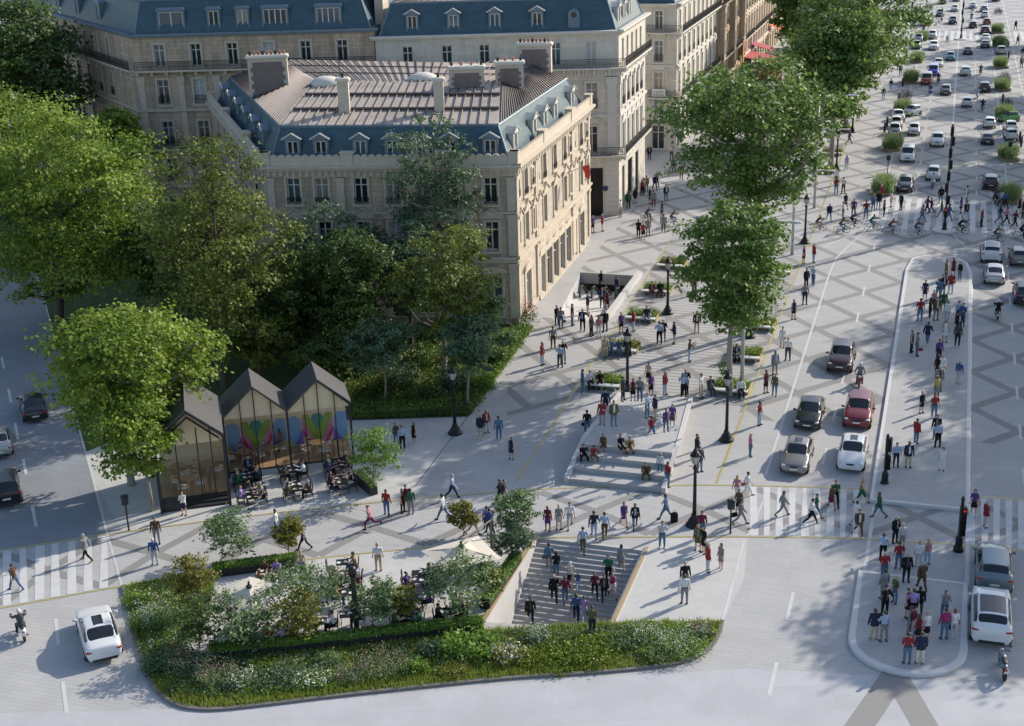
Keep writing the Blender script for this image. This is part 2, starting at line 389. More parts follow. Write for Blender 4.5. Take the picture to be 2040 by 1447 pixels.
# ---- metro staircase going down towards the camera
t = thing('metro_staircase', UV(uT, -18.4), AVZ, 'wide pale stone staircase leading underground beside the flower bed', 'staircase')
T = t.matrix_world
hl = 3.175
b = B(); n = 26
for k in range(n):
    b.box(-3.6, hl, -.34*(k+1), -.34*k, -5, -.155*k-.004)
b.obj('steps', mat('stair_stone', (.46, .455, .45), .7, var=.1, scale=2), t)
b = B()
for k in range(n): b.box(-3.2, hl, -.34*(k+1)-.004, -.34*(k+1)+.05, -.155*k-.05, -.155*k)
b.obj('step_nosing', mat('stair_nosing', (.30, .30, .30), .7), t)
b = B(); b.box(-3.55, -3.2, -10.2, .0, -5, .03); b.obj('side_wall', m_conc, t)
b = B(); b.box(hl, hl+.35, -9.3, .0, -5, .03); b.obj('side_wall', m_conc, t)
b = B(); b.box(-3.5, -3.26, -10.2, .0, .03, .09); b.obj('coping', mat('copper_coping', (.40, .30, .17), .5, .2), t)
b = B(); b.box(hl+.08, hl+.30, -9.3, .0, .03, .09); b.obj('coping', MATS['copper_coping'], t)
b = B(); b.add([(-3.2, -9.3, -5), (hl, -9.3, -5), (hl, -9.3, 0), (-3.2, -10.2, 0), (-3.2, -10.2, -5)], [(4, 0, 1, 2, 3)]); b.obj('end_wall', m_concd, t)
# ---- raised seating steps
t = thing('seating_steps', UV(78.7, -18.6), AVZ, 'broad concrete seating steps rising from the crossing to the striped plaza', 'steps')
b = B(); xl, xr = -3.2, 2.9; rise = .32; run = 1.15; xb = 1.75
for k in range(4):
    y0 = k*run; b.box(xl, xr, y0, y0+run+(.02 if k < 3 else 0), 0, rise*(k+1))
y0 = 4*run; zt = rise*4
b.add([(xl, y0, 0), (xr, y0, 0), (xb, y0+11, 0), (xl, y0+11, 0), (xl, y0, zt), (xr, y0, zt), (xb, y0+11, .3), (xl, y0+11, .3)],
      [(4, 5, 6, 7), (1, 2, 6, 5), (2, 3, 7, 6), (3, 0, 4, 7)])
b.obj('steps', mat('seating_stone', (.40, .395, .39), .7, var=.14, scale=1.5), t)
b = B()
b.add([(xl-.3, -.1, 0), (xl, -.1, 0), (xl, y0+11, 0), (xl-.3, y0+11, 0), (xl-.3, -.1, .42), (xl, -.1, .42), (xl, y0, zt+.06), (xl-.3, y0, zt+.06), (xl, y0+11, .36), (xl-.3, y0+11, .36)],
      [(0, 1, 5, 4), (4, 5, 6, 7), (7, 6, 8, 9), (1, 2, 8, 6, 5), (0, 4, 7, 9, 3), (2, 3, 9, 8)])
b.obj('side_wall', m_conc, t)
b = B()
b.add([(xr, -.1, 0), (xr+.3, -.1, 0), (xb+.3, y0+11.2, 0), (xb, y0+11.2, 0), (xr, -.1, .40), (xr+.3, -.1, .40), (xr, y0, zt+.06), (xr+.3, y0, zt+.06), (xb, y0+11.2, .36), (xb+.3, y0+11.2, .36)],
      [(0, 1, 5, 4), (4, 5, 7, 6), (6, 7, 9, 8), (1, 2, 9, 7, 5), (0, 4, 6, 8, 3), (2, 3, 8, 9)])
b.obj('ramp_wall', m_conc, t)
# ---- metro exit with escalators below the far plaza
t = thing('metro_exit', UV(110.6, -27.3), AVZ, 'sunken metro exit with concrete walls and escalators beside the stone mansion', 'metro exit')
dp = -1.7
b = B(); b.add([(-5.6, 0, 0), (.0, 0, 0), (.0, 13.6, dp), (-5.6, 13.6, dp)], [(0, 1, 2, 3)]); b.obj('ramp_floor', m_conc, t)
b = B(); b.box(0, .45, -.3, 13.6, -3, .55); b.obj('side_wall', m_conc, t)
b = B(); b.add([(-4.2, 0, 0), (-5.6, 13.6, 0), (-5.6, 13.6, dp), (-4.2, 0, -.3)], [(0, 1, 2, 3)]); b.obj('side_wall', m_conc, t)
b = B(); b.box(-5.6, .45, 13.6, 13.9, -1.0, .06); b.obj('lintel', mat('exit_lintel', (.36, .35, .34), .7), t)
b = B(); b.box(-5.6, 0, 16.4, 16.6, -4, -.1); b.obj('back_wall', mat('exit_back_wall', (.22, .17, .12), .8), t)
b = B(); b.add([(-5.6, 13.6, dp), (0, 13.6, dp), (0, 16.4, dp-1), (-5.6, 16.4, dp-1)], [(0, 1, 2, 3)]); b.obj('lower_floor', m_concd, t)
for k in range(4):
    x0 = -4.6+k*1.15
    pts = [(x0, 9.6, dp*.7), (x0, 9.5, dp*.7+.75), (x0, 9.8, dp*.7+1.0), (x0, 10.6, dp*.75+1.), (x0, 13.4, dp-.5)]
    b = B(); b.tube(pts, .09, 6); e = b.obj('escalator', mat('escalator_rubber', (.04, .045, .045), .4), t)
    b = B(); b.add([(x0-.03, 9.7, dp*.7), (x0-.03, 9.8, dp*.7+.9), (x0-.03, 10.6, dp*.75+.92), (x0-.03, 13.3, dp-.5), (x0-.03, 12.6, dp-1)], [(0, 1, 2, 3, 4)])
    b.obj('balustrade', mat('green_glass', (.10, .13, .12), .1, var=.05), e)
# ================================================================== buildings
m_stone = stone('warm_limestone', (.55, .435, .325))
m_stone2 = stone('grey_limestone', (.54, .42, .31))
m_cream = stone('cream_render', (.63, .585, .50), 1.3, .5, .85, .16)
m_pink = mat('pinkish_render', (.47, .415, .375), .85, var=.08, scale=.3)
m_trim = mat('carved_stone_trim', (.56, .475, .385), .8, var=.15, scale=1.5, bump=.3)
m_trimw = mat('pale_stone_trim', (.62, .585, .52), .8, var=.1, scale=1.5)
m_ochre = stone('ochre_limestone', (.47, .37, .26))
m_slate = mat('blue_slate_mansard', (.042, .09, .115), .45, var=.5, scale=1.1, stretch=(1, 1, 2.5))
m_zinc = mat('weathered_zinc_roof', (.42, .36, .305), .6, .05, var=.5, scale=.6)
m_seam = mat('zinc_seam', (.10, .08, .075), .5, .2)
m_flash = mat('lead_flashing', (.15, .205, .25), .5, .2)
m_brick = mat('dark_chimney_brick', (.20, .16, .145), .85, var=.3, scale=3)
m_terra = mat('terracotta_pot', (.36, .17, .10), .8)
m_iron = mat('black_wrought_iron', (.018, .02, .024), .45, .4)
m_wood = mat('white_window_paint', (.62, .63, .62), .5)
m_woodg = mat('grey_window_paint', (.30, .33, .34), .5)
m_glass = [mat('dark_window_glass', (.02, .026, .03), .08, spec=.6, var=.4, scale=.6), mat('bluish_window_glass', (.07, .10, .12), .08, spec=.7, var=.5, scale=.7),
           mat('drawn_curtain_glass', (.30, .255, .20), .25, var=.25, scale=.5), mat('pale_blind_glass', (.46, .45, .42), .3, var=.15), mat('black_shop_glass', (.008, .008, .008), .3, spec=.3)]
_mc = {}
def inst(name, key, builder, m, parent, M):
    """object that shares its mesh with every other call of the same key"""
    if key not in _mc:
        me = builder(); _mc[key] = me
        for q in (m if isinstance(m, (list, tuple)) else [m]): me.materials.append(q)
    o = bpy.data.objects.new(name, _mc[key]); COL.objects.link(o); o.parent = parent
    o.matrix_local = M if M is not None else Matrix(); return o
def setm(o, m):
    o.material_slots[0].link = 'OBJECT'; o.material_slots[0].material = m
def win_mesh(wd, h, leaf=2, tr=True):
    b = B(); f = .09
    b.box(-wd/2, -wd/2+f, .0, .09, 0, h); b.box(wd/2-f, wd/2, .0, .09, 0, h); b.box(-wd/2+f, wd/2-f, .0, .09, 0, f); b.box(-wd/2+f, wd/2-f, .0, .09, h-f, h)
    for k in range(1, leaf): x = -wd/2+wd*k/leaf; b.box(x-.055, x+.055, -.012, .09, f, h-f)
    if tr: b.box(-wd/2+f, wd/2-f, .012, .08, h*.7, h*.7+.08)
    return b.mesh('window')
def pane_mesh(wd, h):
    b = B(); b.add([(-wd/2, .06, 0), (wd/2, .06, 0), (wd/2, .06, h), (-wd/2, .06, h)], [(0, 1, 2, 3)]); return b.mesh('pane')
def surround_mesh(wd, h, ped):
    b = B(); t = .2
    b.box(-wd/2-t, -wd/2, -.09, .05, -.12, h+t); b.box(wd/2, wd/2+t, -.09, .05, -.12, h+t); b.box(-wd/2, wd/2, -.085, .05, h, h+t)
    b.box(-wd/2-t-.08, wd/2+t+.08, -.18, .05, -.28, -.12)
    if ped:
        x = wd/2+.42; z = h+t+.12
        b.box(-x, x, -.22, .05, z, z+.13)
        if ped == 1:
            b.add([(-x, -.2, z+.13), (x, -.2, z+.13), (0, -.2, z+.72), (-x, .05, z+.13), (x, .05, z+.13), (0, .05, z+.72)], [(0, 1, 2), (1, 4, 5, 2), (3, 0, 2, 5)])
            b.add([(-x-.08, -.3, z+.12), (-x-.08, .05, z+.12), (0, .05, z+.8), (0, -.3, z+.8), (-x-.08, -.3, z+.26), (-x-.08, .05, z+.26), (0, .05, z+.94), (0, -.3, z+.94)], [(0, 3, 7, 4), (4, 7, 6, 5), (0, 4, 5, 1), (1, 2, 3, 0)])
            b.add([(x+.08, -.3, z+.12), (x+.08, .05, z+.12), (0, .05, z+.8), (0, -.3, z+.8), (x+.08, -.3, z+.26), (x+.08, .05, z+.26), (0, .05, z+.94), (0, -.3, z+.94)], [(3, 0, 4, 7), (7, 4, 5, 6), (4, 0, 1, 5), (2, 1, 0, 3)])
        else:
            pr = [(x*math.cos(a), z+.13+.5*math.sin(a)) for a in [math.pi*k/8 for k in range(9)]]
            n = len(pr); b.add([(p[0], -.24, p[1]) for p in pr]+[(p[0], .05, p[1]) for p in pr], [tuple(range(n))]+[(i+1, i, n+i, n+i+1) for i in range(n-1)])
    return b.mesh('surround')
def rail_mesh(L, h=.95, step=.2, curl=True):
    b = B(); b.box(-L/2, L/2, -.025, .025, h-.05, h); b.box(-L/2, L/2, -.02, .02, .08, .12); b.box(-L/2, L/2, -.015, .015, h-.24, h-.21)
    n = max(2, int(L/step))
    for k in range(n+1):
        x = -L/2+L*k/n; b.box(x-.014, x+.014, -.014, .014, 0, h-.05)
        if curl and k < n:
            xc = x+L/n/2; b.tube([(xc+.07*math.cos(a), 0, .42+.16*math.sin(a)) for a in [math.pi*2*q/6 for q in range(7)]], .014, 3)
    return b.mesh('railing')
def frame_of(A, Bp):
    A = Vector((A[0], A[1], 0)); Bp = Vector((Bp[0], Bp[1], 0)); x = (Bp-A).normalized(); z = Vector((0, 0, 1)); y = z.cross(x)
    return Matrix(((x.x, y.x, 0, A.x), (x.y, y.y, 0, A.y), (x.z, y.z, 1, 0), (0, 0, 0, 1))), (Bp-A).length
def facade(bld, A, Bp, floors, mw, trim, seed=0):
    """floors: dicts z0,z1,ops=[(x,w,h,sill)], ped, win(bool), rail('each'/None), leaf; returns matrix"""
    M, L = frame_of(A, Bp); r = random.Random(seed); dep = .28
    b = B()
    def q(x0, x1, z0, z1):
        if x1-x0 > .005 and z1-z0 > .005: b.add([(x0, 0, z0), (x1, 0, z0), (x1, 0, z1), (x0, 0, z1)], [(0, 1, 2, 3)], M)
    for fl in floors:
        z0, z1 = fl['z0'], fl['z1']; x = 0
        for (xc, wd, h, sill) in sorted(fl.get('ops', [])):
            xa, xb = xc-wd/2, xc+wd/2; za, zb = z0+sill, min(z0+sill+h, z1-.02)
            q(x, xa, z0, z1); q(xa, xb, z0, za); q(xa, xb, zb, z1); x = xb
            b.add([(xa, 0, za), (xb, 0, za), (xb, 0, zb), (xa, 0, zb), (xa, dep, za), (xb, dep, za), (xb, dep, zb), (xa, dep, zb)], [(0, 4, 5, 1), (1, 5, 6, 2), (2, 6, 7, 3), (3, 7, 4, 0)], M)
            nm = fl.get('name', 'window'); hh = zb-za; key = (round(wd, 2), round(hh, 2), fl.get('leaf', 2), fl.get('tr', True))
            W = M @ Matrix.Translation((xc, dep-.1, za))
            o = inst(nm, ('w',)+key, lambda: win_mesh(wd, hh, fl.get('leaf', 2), fl.get('tr', True)), fl.get('paint', m_wood), bld, W)
            p = inst('pane', ('p',)+key[:2], lambda: pane_mesh(wd, hh), m_glass[0], o, None)
            gw = fl.get('gl', (5, 3, 2, 1)); setm(p, r.choices(m_glass[:len(gw)], gw)[0])
            if fl.get('sur', True):
                sg = inst('surround', ('s',)+key[:2]+(fl.get('ped', 0), trim.name), lambda: surround_mesh(wd, hh, fl.get('ped', 0)), trim, o, Matrix.Translation((0, -(dep-.1), 0)))
            if fl.get('rail'):
                inst('balcony', ('r', round(wd, 2), fl['rail']), lambda: rail_mesh(wd+.1, .55 if fl['rail'] == 1 else .9), m_iron, bld, M @ Matrix.Translation((xc, -.1, za)))
        q(x, L, z0, z1)
    b.obj('wall', mw, bld)
    return M, L
def cornice(bld, M, L, z, prof, m, name='cornice', e=.3, dent=0):
    """prof: list of (out, dz0, dz1)"""
    b = B()
    for i, (o, a, c) in enumerate(prof): b.box(-o if e else 0, L+(o if e else 0), -o, .05, z+a, z+c, M)
    if dent:
        n = int(L/dent)
        for k in range(n): b.box(L*(k+.25)/n, L*(k+.7)/n, -prof[0][0]-.16, -prof[0][0]+.01, z+prof[0][1]+.08, z+prof[0][2]-.03, M)
    return b.obj(name, m, bld)
def balcony(bld, M, x0, x1, z, trim, d=.75, h=.95):
    b = B(); b.box(x0, x1, -d, .04, z-.2, z, M)
    n = max(2, int((x1-x0)/1.6))
    for k in range(n+1):
        x = x0+.15+(x1-x0-.3)*k/n; b.box(x-.12, x+.12, -d*.75, .03, z-.55, z-.2, M)
    o = b.obj('balcony', trim, bld)
    rb = rail_mesh(x1-x0-.06, h); ro = link('railing', rb, m_iron, o); ro.matrix_local = M @ Matrix.Translation(((x0+x1)/2, -d+.05, z))
    return o
def mansard(bld, ring, z0, z1, ins, base_in=.35, m=None):
    """ring: plan corners counter-clockwise; returns the upper ring"""
    n = len(ring); P = [Vector((p[0], p[1], 0)) for p in ring]
    def insetr(d):
        out = []
        for i in range(n):
            e0 = (P[i]-P[i-1]).normalized(); e1 = (P[(i+1) % n]-P[i]).normalized(); n0 = Vector((-e0.y, e0.x, 0)); n1 = Vector((-e1.y, e1.x, 0))
            k = (n0+n1).normalized(); out.append(P[i]+k*(d/max(.3, k.dot(n0))))
        return out
    a, c = insetr(base_in), insetr(ins); b = B()
    b.add([(p.x, p.y, z0) for p in a]+[(p.x, p.y, z1) for p in c], [(i, (i+1) % n, n+(i+1) % n, n+i) for i in range(n)])
    o = b.obj('mansard', m or m_slate, bld)
    b = B(); k = insetr(0)
    b.add([(p.x, p.y, z0-.02) for p in k]+[(p.x, p.y, z0-.021) for p in insetr(base_in+.6)], [(i, (i+1) % n, n+(i+1) % n, n+i) for i in range(n)])
    b.obj('gutter', m_flash, bld)
    b = B()
    for i in range(n):
        p, q = c[i], c[(i+1) % n]; b.tube([(p.x, p.y, z1), (q.x, q.y, z1)], .13, 5)
    for i in range(n): b.tube([(a[i].x, a[i].y, z0), (c[i].x, c[i].y, z1)], .10, 5)
    b.obj('roof_edge', m_flash, bld)
    return c
def seamed(b, bs, quad, step=.75, cross=0):
    """roof plane quad (p0,p1 eave; p2,p3 ridge) with standing seams running up the slope"""
    p0, p1, p2, p3 = [Vector(q) for q in quad]; b.add([p0, p1, p2, p3], [(0, 1, 2, 3)])
    n = max(2, int((p1-p0).length/step)); nn = (p1-p0).cross(p3-p0).normalized()*.11
    for k in range(1, n):
        t = k/n; e = p0.lerp(p1, t); 
        u = p3.lerp(p2, t); bs.tube([e+nn, u+nn], .07, 4, cap=False)
    for k in range(1, cross+1):
        bs.tube([p0.lerp(p3, k/(cross+1))+nn*1.1, p1.lerp(p2, k/(cross+1))+nn*1.1], .06, 4, cap=False)
def dormer_mesh(wd, h, d, kind=1):
    b = B(); t = .17
    b.box(-wd/2-t, -wd/2, 0, d, 0, h); b.box(wd/2, wd/2+t, 0, d, 0, h); b.box(-wd/2, wd/2, .0, d, h-.14, h); b.box(-wd/2, wd/2, 0, .3, 0, .12)
    x = wd/2+t+.14
    if kind == 1:
        b.add([(-x, -.14, h), (x, -.14, h), (0, -.14, h+.5), (-x, d, h), (x, d, h), (0, d+.3, h+.5)], [(0, 1, 2), (1, 4, 5, 2), (3, 0, 2, 5), (0, 3, 4, 1)])
    else:
        b.add([(-x, -.14, h), (x, -.14, h), (x-.2, .0, h+.28), (-x+.2, .0, h+.28), (-x, d, h), (x, d, h), (x-.2, d+.2, h+.28), (-x+.2, d+.2, h+.28)], [(0, 1, 2, 3), (1, 5, 6, 2), (4, 0, 3, 7), (3, 2, 6, 7), (0, 4, 5, 1)])
    return b.mesh('dormer')
def dcap_mesh(wd):
    b = B(); x = wd/2+.37
    b.tube([(-x, -.16, .02), (0, -.16, .54), (x, -.16, .02)], .075, 5); return b.mesh('cap')
def dormer(bld, M, x, y, z, wd=1.05, h=1.75, d=1.6, kind=1, leaf=2, m=None):
    W = M @ Matrix.Translation((x, y, z)); mm = m or m_flash
    o = inst('dormer', ('d', wd, h, d, kind, mm.name), lambda: dormer_mesh(wd, h, d, kind), mm, bld, W)
    inst('window', ('dw', wd, h, leaf), lambda: win_mesh(wd, h-.26, leaf, False), m_wood, o, Matrix.Translation((0, .1, .12)))
    p = inst('pane', ('dp', wd, h), lambda: pane_mesh(wd, h-.26), m_glass[0], o, Matrix.Translation((0, .1, .12)))
    setm(p, rnd.choices(m_glass, (5, 4, 1, 0, 0))[0])
    if kind == 1: inst('cap', ('dc', wd), lambda: dcap_mesh(wd), m_trimw, o, Matrix.Translation((0, 0, h)))
    return o
def chimney(bld, c, L, D, z0, z1, rz, pots=8, mm=None):
    M = Matrix.Translation((c[0], c[1], 0)) @ Matrix.Rotation(rz, 4, 'Z')
    b = B(); b.box(-L/2, L/2, -D/2, D/2, z0, z1, M)
    o = b.obj('chimney', mm or m_trim, bld)
    if L > 2:
        b = B(); b.box(-L/2+.45, L/2-.45, -D/2-.03, D/2+.03, z0+.2, z1-.35, M)
        for k in range(4):
            zz = z0+.3+k*(z1-z0-.8)/4
            for sx in (-1, 1): b.box(min(sx*(L/2-.45), sx*(L/2-.25)), max(sx*(L/2-.45), sx*(L/2-.25)), -D/2-.028, D/2+.028, zz, zz+(z1-z0)/9, M)
        b.obj('brick_panel', m_brick, o)
    b = B(); b.box(-L/2-.15, L/2+.15, -D/2-.15, D/2+.15, z1, z1+.18, M); b.box(-L/2-.05, L/2+.05, -D/2-.05, D/2+.05, z1+.18, z1+.26, M); b.obj('cap', m_trimw, o)
    for k in range(pots):
        x = -L/2+.25+(L-.5)*k/max(1, pots-1) if pots > 1 else 0
        b = B(); b.lathe([(.13, z1+.26), (.11, z1+.55), (.14, z1+.62)], 7, M @ Matrix.Translation((x, 0, 0))); b.obj('pot', m_terra if k % 3 else m_iron, o)
    return o
# ------------------------------------------------------------------ stone mansion at the end of the lawn
H = thing('stone_mansion', (0, 0, 0), 0, 'stone corner mansion with zinc roof, blue mansard and sunlit side by the metro exit', 'mansion')
hFL, hFR, hBR, hBL = (-20.4, 116.2), (.7, 113.6), (8.5, 140.), (-31.2, 149.)
bays = [2.3, 4.75, 8.15, 10.9, 13.4, 15.8, 19.2]
def hfl(bs, wd=1.15): return [dict(z0=0, z1=5.5, ops=[(x, wd+.35, 3.4, .9) for x in bs], gl=(5, 3, 0, 1), ped=2), dict(z0=5.5, z1=6.4), dict(z0=6.4, z1=10.0, ops=[(x, wd, 2.5, .25) for x in bs], ped=1, gl=(4, 2, 3, 2)),
    dict(z0=10.0, z1=14.1, ops=[(x, wd, 2.2, .75) for x in bs], rail=1, gl=(4, 2, 4, 0))]
Mf, Lf = facade(H, hFL, hFR, hfl(bays), m_stone, m_trim, 1)
sb = [3.3, 9.6, 13.4, 17.2, 24.0]; nb = [(1.0, .55), (5.6, .55), (7.4, .5), (19.4, .5), (21.2, .55), (26.4, .55)]
fls = hfl(sb, 1.2)
for fl, hh, ss in ((fls[0], 1.6, 2.2), (fls[2], 1.8, .7), (fls[3], 1.4, 1.1)): fl['ops'] += [(x, wd, hh, ss) for x, wd in nb]
fls[0]['ops'] = [(x, 1.9, 3.6, .25) for x in (3.3, 8.2, 10.7, 13.2, 15.7, 18.2, 20.7, 24)]
m_stone_sun = stone('sunlit_limestone', (.55, .48, .39), 1.3, .5, .8, .22); m_trims = mat('sunny_stone_trim', (.55, .475, .38), .8, var=.16, scale=1.5, bump=.3)  # separate copy of the mansion stone for its sunlit side, light put into colour
Ms, Ls = facade(H, hFR, hBR, fls, m_stone_sun, m_trims, 2)
Ml, Ll = facade(H, hBL, hFL, hfl([4, 9, 14, 19, 24, 29], 1.15), m_stone, m_trim, 3)
facade(H, hBR, hBL, [dict(z0=0, z1=14.1)], m_stone, m_trim, 3)
for M, L, mt in ((Mf, Lf, m_trim), (Ms, Ls, m_trims), (Ml, Ll, m_trim)):
    cornice(H, M, L, 13.05, [(.12, 0, .55), (.38, .55, .8), (.62, .8, 1.05)], mt, dent=.55)
    cornice(H, M, L, 5.55, [(.14, 0, .35), (.3, .35, .55)], mt, 'belt_course')
    cornice(H, M, L, 9.85, [(.16, 0, .2)], mt, 'belt_course')
    xx = [.35, L-.35]+([6.4, 17.4] if L < 22 else [6.5, 7.0, 20.1, 20.7] if M is Ms else [11.5, 21.5])
    for x in xx:
        b = B()
        for z0, z1 in ((.6, 5.5), (6.2, 9.8), (10.1, 13)): b.box(x-.32, x+.32, -.16, .03, z0, z1, M); b.box(x-.4, x+.4, -.22, .03, z1-.25, z1, M)
        b.obj('pilaster', mt, H)
    # scalloped parapet with pedestals
    b = B(); segs = [.5, L*.31, L*.32+.9, L*.69, L*.69+1.4, L-.5]
    for k in range(0, 6, 2):
        x0, x1 = segs[k], segs[k+1]; b.box(x0, x1, -.3, -.08, 14.1, 14.75, M); n = int((x1-x0)/.62)
        for q in range(n):
            xa = x0+(x1-x0)*q/n; w2 = (x1-x0)/n
            pr = [(xa+w2*(1-math.cos(a))/2, 14.75+.26*math.sin(a)) for a in [math.pi*j/4 for j in range(5)]]
            b.add([(p[0], -.3, p[1]) for p in pr]+[(p[0], -.08, p[1]) for p in pr], [(0, 1, 2, 3, 4)[::-1], (5, 6, 7, 8, 9)]+[(j, j+1, 5+j+1, 5+j) for j in range(4)], M)
    for x0, x1 in ((-.35, .48), (segs[1]+.02, segs[2]-.02), (segs[3]+.02, segs[4]-.02), (L-.48, L+.35)): b.box(x0, x1, -.36, .3, 14.1, 15.1, M); b.box(x0-.06, x1+.06, -.42, .36, 15.1, 15.22, M)
    b.obj('parapet', m_trims, H)
ring = [hFL, hFR, hBR, hBL]
up = mansard(H, ring, 14.2, 17.0, 1.75, .55)
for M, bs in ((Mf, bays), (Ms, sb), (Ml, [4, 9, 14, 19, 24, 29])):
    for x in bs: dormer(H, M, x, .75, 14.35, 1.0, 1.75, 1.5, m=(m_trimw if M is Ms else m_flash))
V3_ = Vector
# sunlit side of the mansard is clad in grey zinc
U = [Vector((p.x, p.y, 17.0)) for p in up]     # FL FR BR BL
b, bs = B(), B()
rl = Vector((-17.5, 131.5, 18.6)); rr = Vector((-.2, 128.5, 18.5)); bl = Vector((-23.5, 147, 18.6)); br = Vector((3.2, 139, 18.5))
fl2 = Vector((-15, 121.5, 17.55)); fr2 = Vector((-2.6, 119.8, 17.55))
seamed(b, bs, (U[0], U[1], rr, rl), .8, 2)
for z_, fa in ((.34, .33), (.66, .66)):
    p_, q_ = U[0].lerp(rl, fa), U[1].lerp(rr, fa); bs.tube([p_+V3_((0, 0, .16)), q_+V3_((0, 0, .16))], .15, 4)
seamed(b, bs, (U[1], U[2], br, rr), .72)
seamed(b, bs, (U[3], U[0], rl, bl), .72)
seamed(b, bs, (U[2], U[3], bl, br), .8)
seamed(b, bs, (rl, rr, br, bl), .6, 2)
b.obj('zinc_roof', m_zinc, H); bs.obj('roof_seams', m_seam, H)
chimney(H, (-22.3, 133.5), 3.7, 1.1, 16.8, 20.7, R(5), 9)
chimney(H, (3.2, 138.5), 3.3, 1.1, 17, 20.4, R(-8), 8)
chimney(H, (-13.9, 121.2), .95, .8, 16.6, 20.2, 0, 1)
chimney(H, (-5.6, 120.4), .85, .8, 16.6, 20.1, 0, 1)
chimney(H, (-3.3, 127.5), 3.2, 1.2, 17.3, 20.0, 0, 4)
chimney(H, (.6, 128.8), 2.6, 1.2, 17.3, 20.1, 0, 4)
for x, y in ((-16.5, 130.5), (-7.5, 131)):
    b = B(); b.ball((x, y, 18.5), (1.5, 1.1, .75), 14, 8); b.obj('skylight_dome', m_trimw, H, True)
b = B(); b.tube([(-14.1, 121.2, 20.3), (-14.1, 121.2, 23.2)], .03, 4); b.tube([(-14.1, 121.2, 23.0), (-13.6, 121.1, 23.1), (-13.9, 121.1, 22.5), (-13.5, 121.1, 22.3)], .025, 4); b.obj('antenna', m_iron, H)
# ------------------------------------------------------------------ grey apartment block behind
def ring_roof(bld, up, z, rise, m=None):
    U = [Vector((p.x, p.y, z)) for p in up]; c = [Vector((p.x, p.y, z+rise)) for p in up]; ctr = sum(c, Vector())/len(c)
    b, bs = B(), B(); n = len(U)
    for i in range(n):
        j = (i+1) % n; seamed(b, bs, (U[i], U[j], c[j].lerp(ctr, .45), c[i].lerp(ctr, .45)), .7, 1)
    b.add([p.lerp(ctr, .45) for p in c], [tuple(range(n))]); b.obj('zinc_roof', m or m_zinc, bld); bs.obj('roof_seams', m_seam, bld)
A_ = thing('apartment_block', (0, 0, 0), 0, 'grey stone apartment block with wide blue dormers, at the back left behind the mansion', 'apartment building')
aFL, aFR, aBR, aBL = (-39.5, 151.5), (-13.6, 150.6), (-11, 172), (-68, 196)
ab = [2.7+3.95*k for k in range(6)]
def afl(bs): return [dict(z0=0, z1=4.6, ops=[(x, 1.5, 3, .4) for x in bs]), dict(z0=4.6, z1=8.6, ops=[(x, 1.2, 2.5, .5) for x in bs], rail=1), dict(z0=8.6, z1=13.0, ops=[(x, 1.2, 2.6, .5) for x in bs], rail=2), dict(z0=13.0, z1=17.3, ops=[(x, 1.2, 2.6, .6) for x in bs], rail=2), dict(z0=17.3, z1=21.0, ops=[(x, 1.1, 2.35, .3) for x in bs], gl=(4, 3, 2, 2))]
M, L = facade(A_, aFL, aFR, afl(ab), m_stone2, m_trim, 5)
Mk, Lk = facade(A_, aBL, aFL, afl([3+4.1*k for k in range(11)]), m_stone2, m_trim, 6)
facade(A_, aFR, aBR, [dict(z0=0, z1=21)], m_stone2, m_trim); facade(A_, aBR, aBL, [dict(z0=0, z1=21)], m_stone2, m_trim)
for Mi, Li in ((M, L), (Mk, Lk)):
    balcony(A_, Mi, .05, Li-.05, 17.3, m_trim, .8); balcony(A_, Mi, .05, Li-.05, 8.75, m_trim, .7); cornice(A_, Mi, Li, 20.7, [(.25, 0, .2), (.5, .2, .42)], m_flash)
    cornice(A_, Mi, Li, 12.8, [(.2, 0, .25)], m_trim, 'belt_course'); cornice(A_, Mi, Li, 8.4, [(.2, 0, .25)], m_trim, 'belt_course'); cornice(A_, Mi, Li, 4.4, [(.3, 0, .3)], m_trim, 'belt_course')
for x in [.4, 4.7, 8.6, 12.6, 16.5, 20.5, L-.4]: b = B(); b.box(x-.3, x+.3, -.1, .03, 4.8, 8.3, M); b.box(x-.3, x+.3, -.1, .03, 8.8, 16.6, M); b.box(x-.42, x+.42, -.2, .03, 15.8, 16.6, M); b.obj('pilaster', m_trim, A_)
upA = mansard(A_, [aFL, aFR, aBR, aBL], 21.1, 24.4, 1.6, .4)
for x, wd, lf in ((4.2, 2.6, 2), (8.8, 1.1, 2), (11.9, 1.1, 2), (15.4, 2.5, 4), (21.1, 2.5, 4)): dormer(A_, M, x, .55, 21.3, wd, 2.1, 1.4, 2, lf)
for k in range(5): dormer(A_, Mk, 8+8*k, .55, 21.3, 1.1, 2.1, 1.4, 2, 2)
ring_roof(A_, upA, 24.4, 1.0); chimney(A_, (-20, 160), 3.5, 1.2, 24, 28, 0, 8)
# ------------------------------------------------------------------ pale corner block on the avenue
K = thing('corner_block', (0, 0, 0), 0, 'pale corner apartment block with iron balconies, where the rear facades meet the avenue', 'apartment building')
kFL, kFR = (-13.5, 150.5), (12.4, 149.8); q = UV(161.5, -34.6); kR = (q.x, q.y); q = UV(178, -60); kB = (q.x, q.y); kL = (-11, 172)
kb = [3.4, 7.6, 11.6, 15.6, 19.2, 23.0]
kf = [dict(z0=0, z1=6.6, ops=[(19.2, 1.5, 4.6, .1), (23.3, 1.7, 5.4, 0)], sur=False, gl=(0, 0, 0, 0, 1), leaf=2, tr=False, paint=m_iron), dict(z0=6.6, z1=11.3, ops=[(x, 1.25, 2.9, .5) for x in kb], ped=1), dict(z0=11.3, z1=16.3, ops=[(x, 1.25, 2.7, .7) for x in kb], rail=2), dict(z0=16.3, z1=20.1, ops=[(x, 1.1, 2.45, .3) for x in kb], gl=(4, 2, 1, 3), sur=False)]
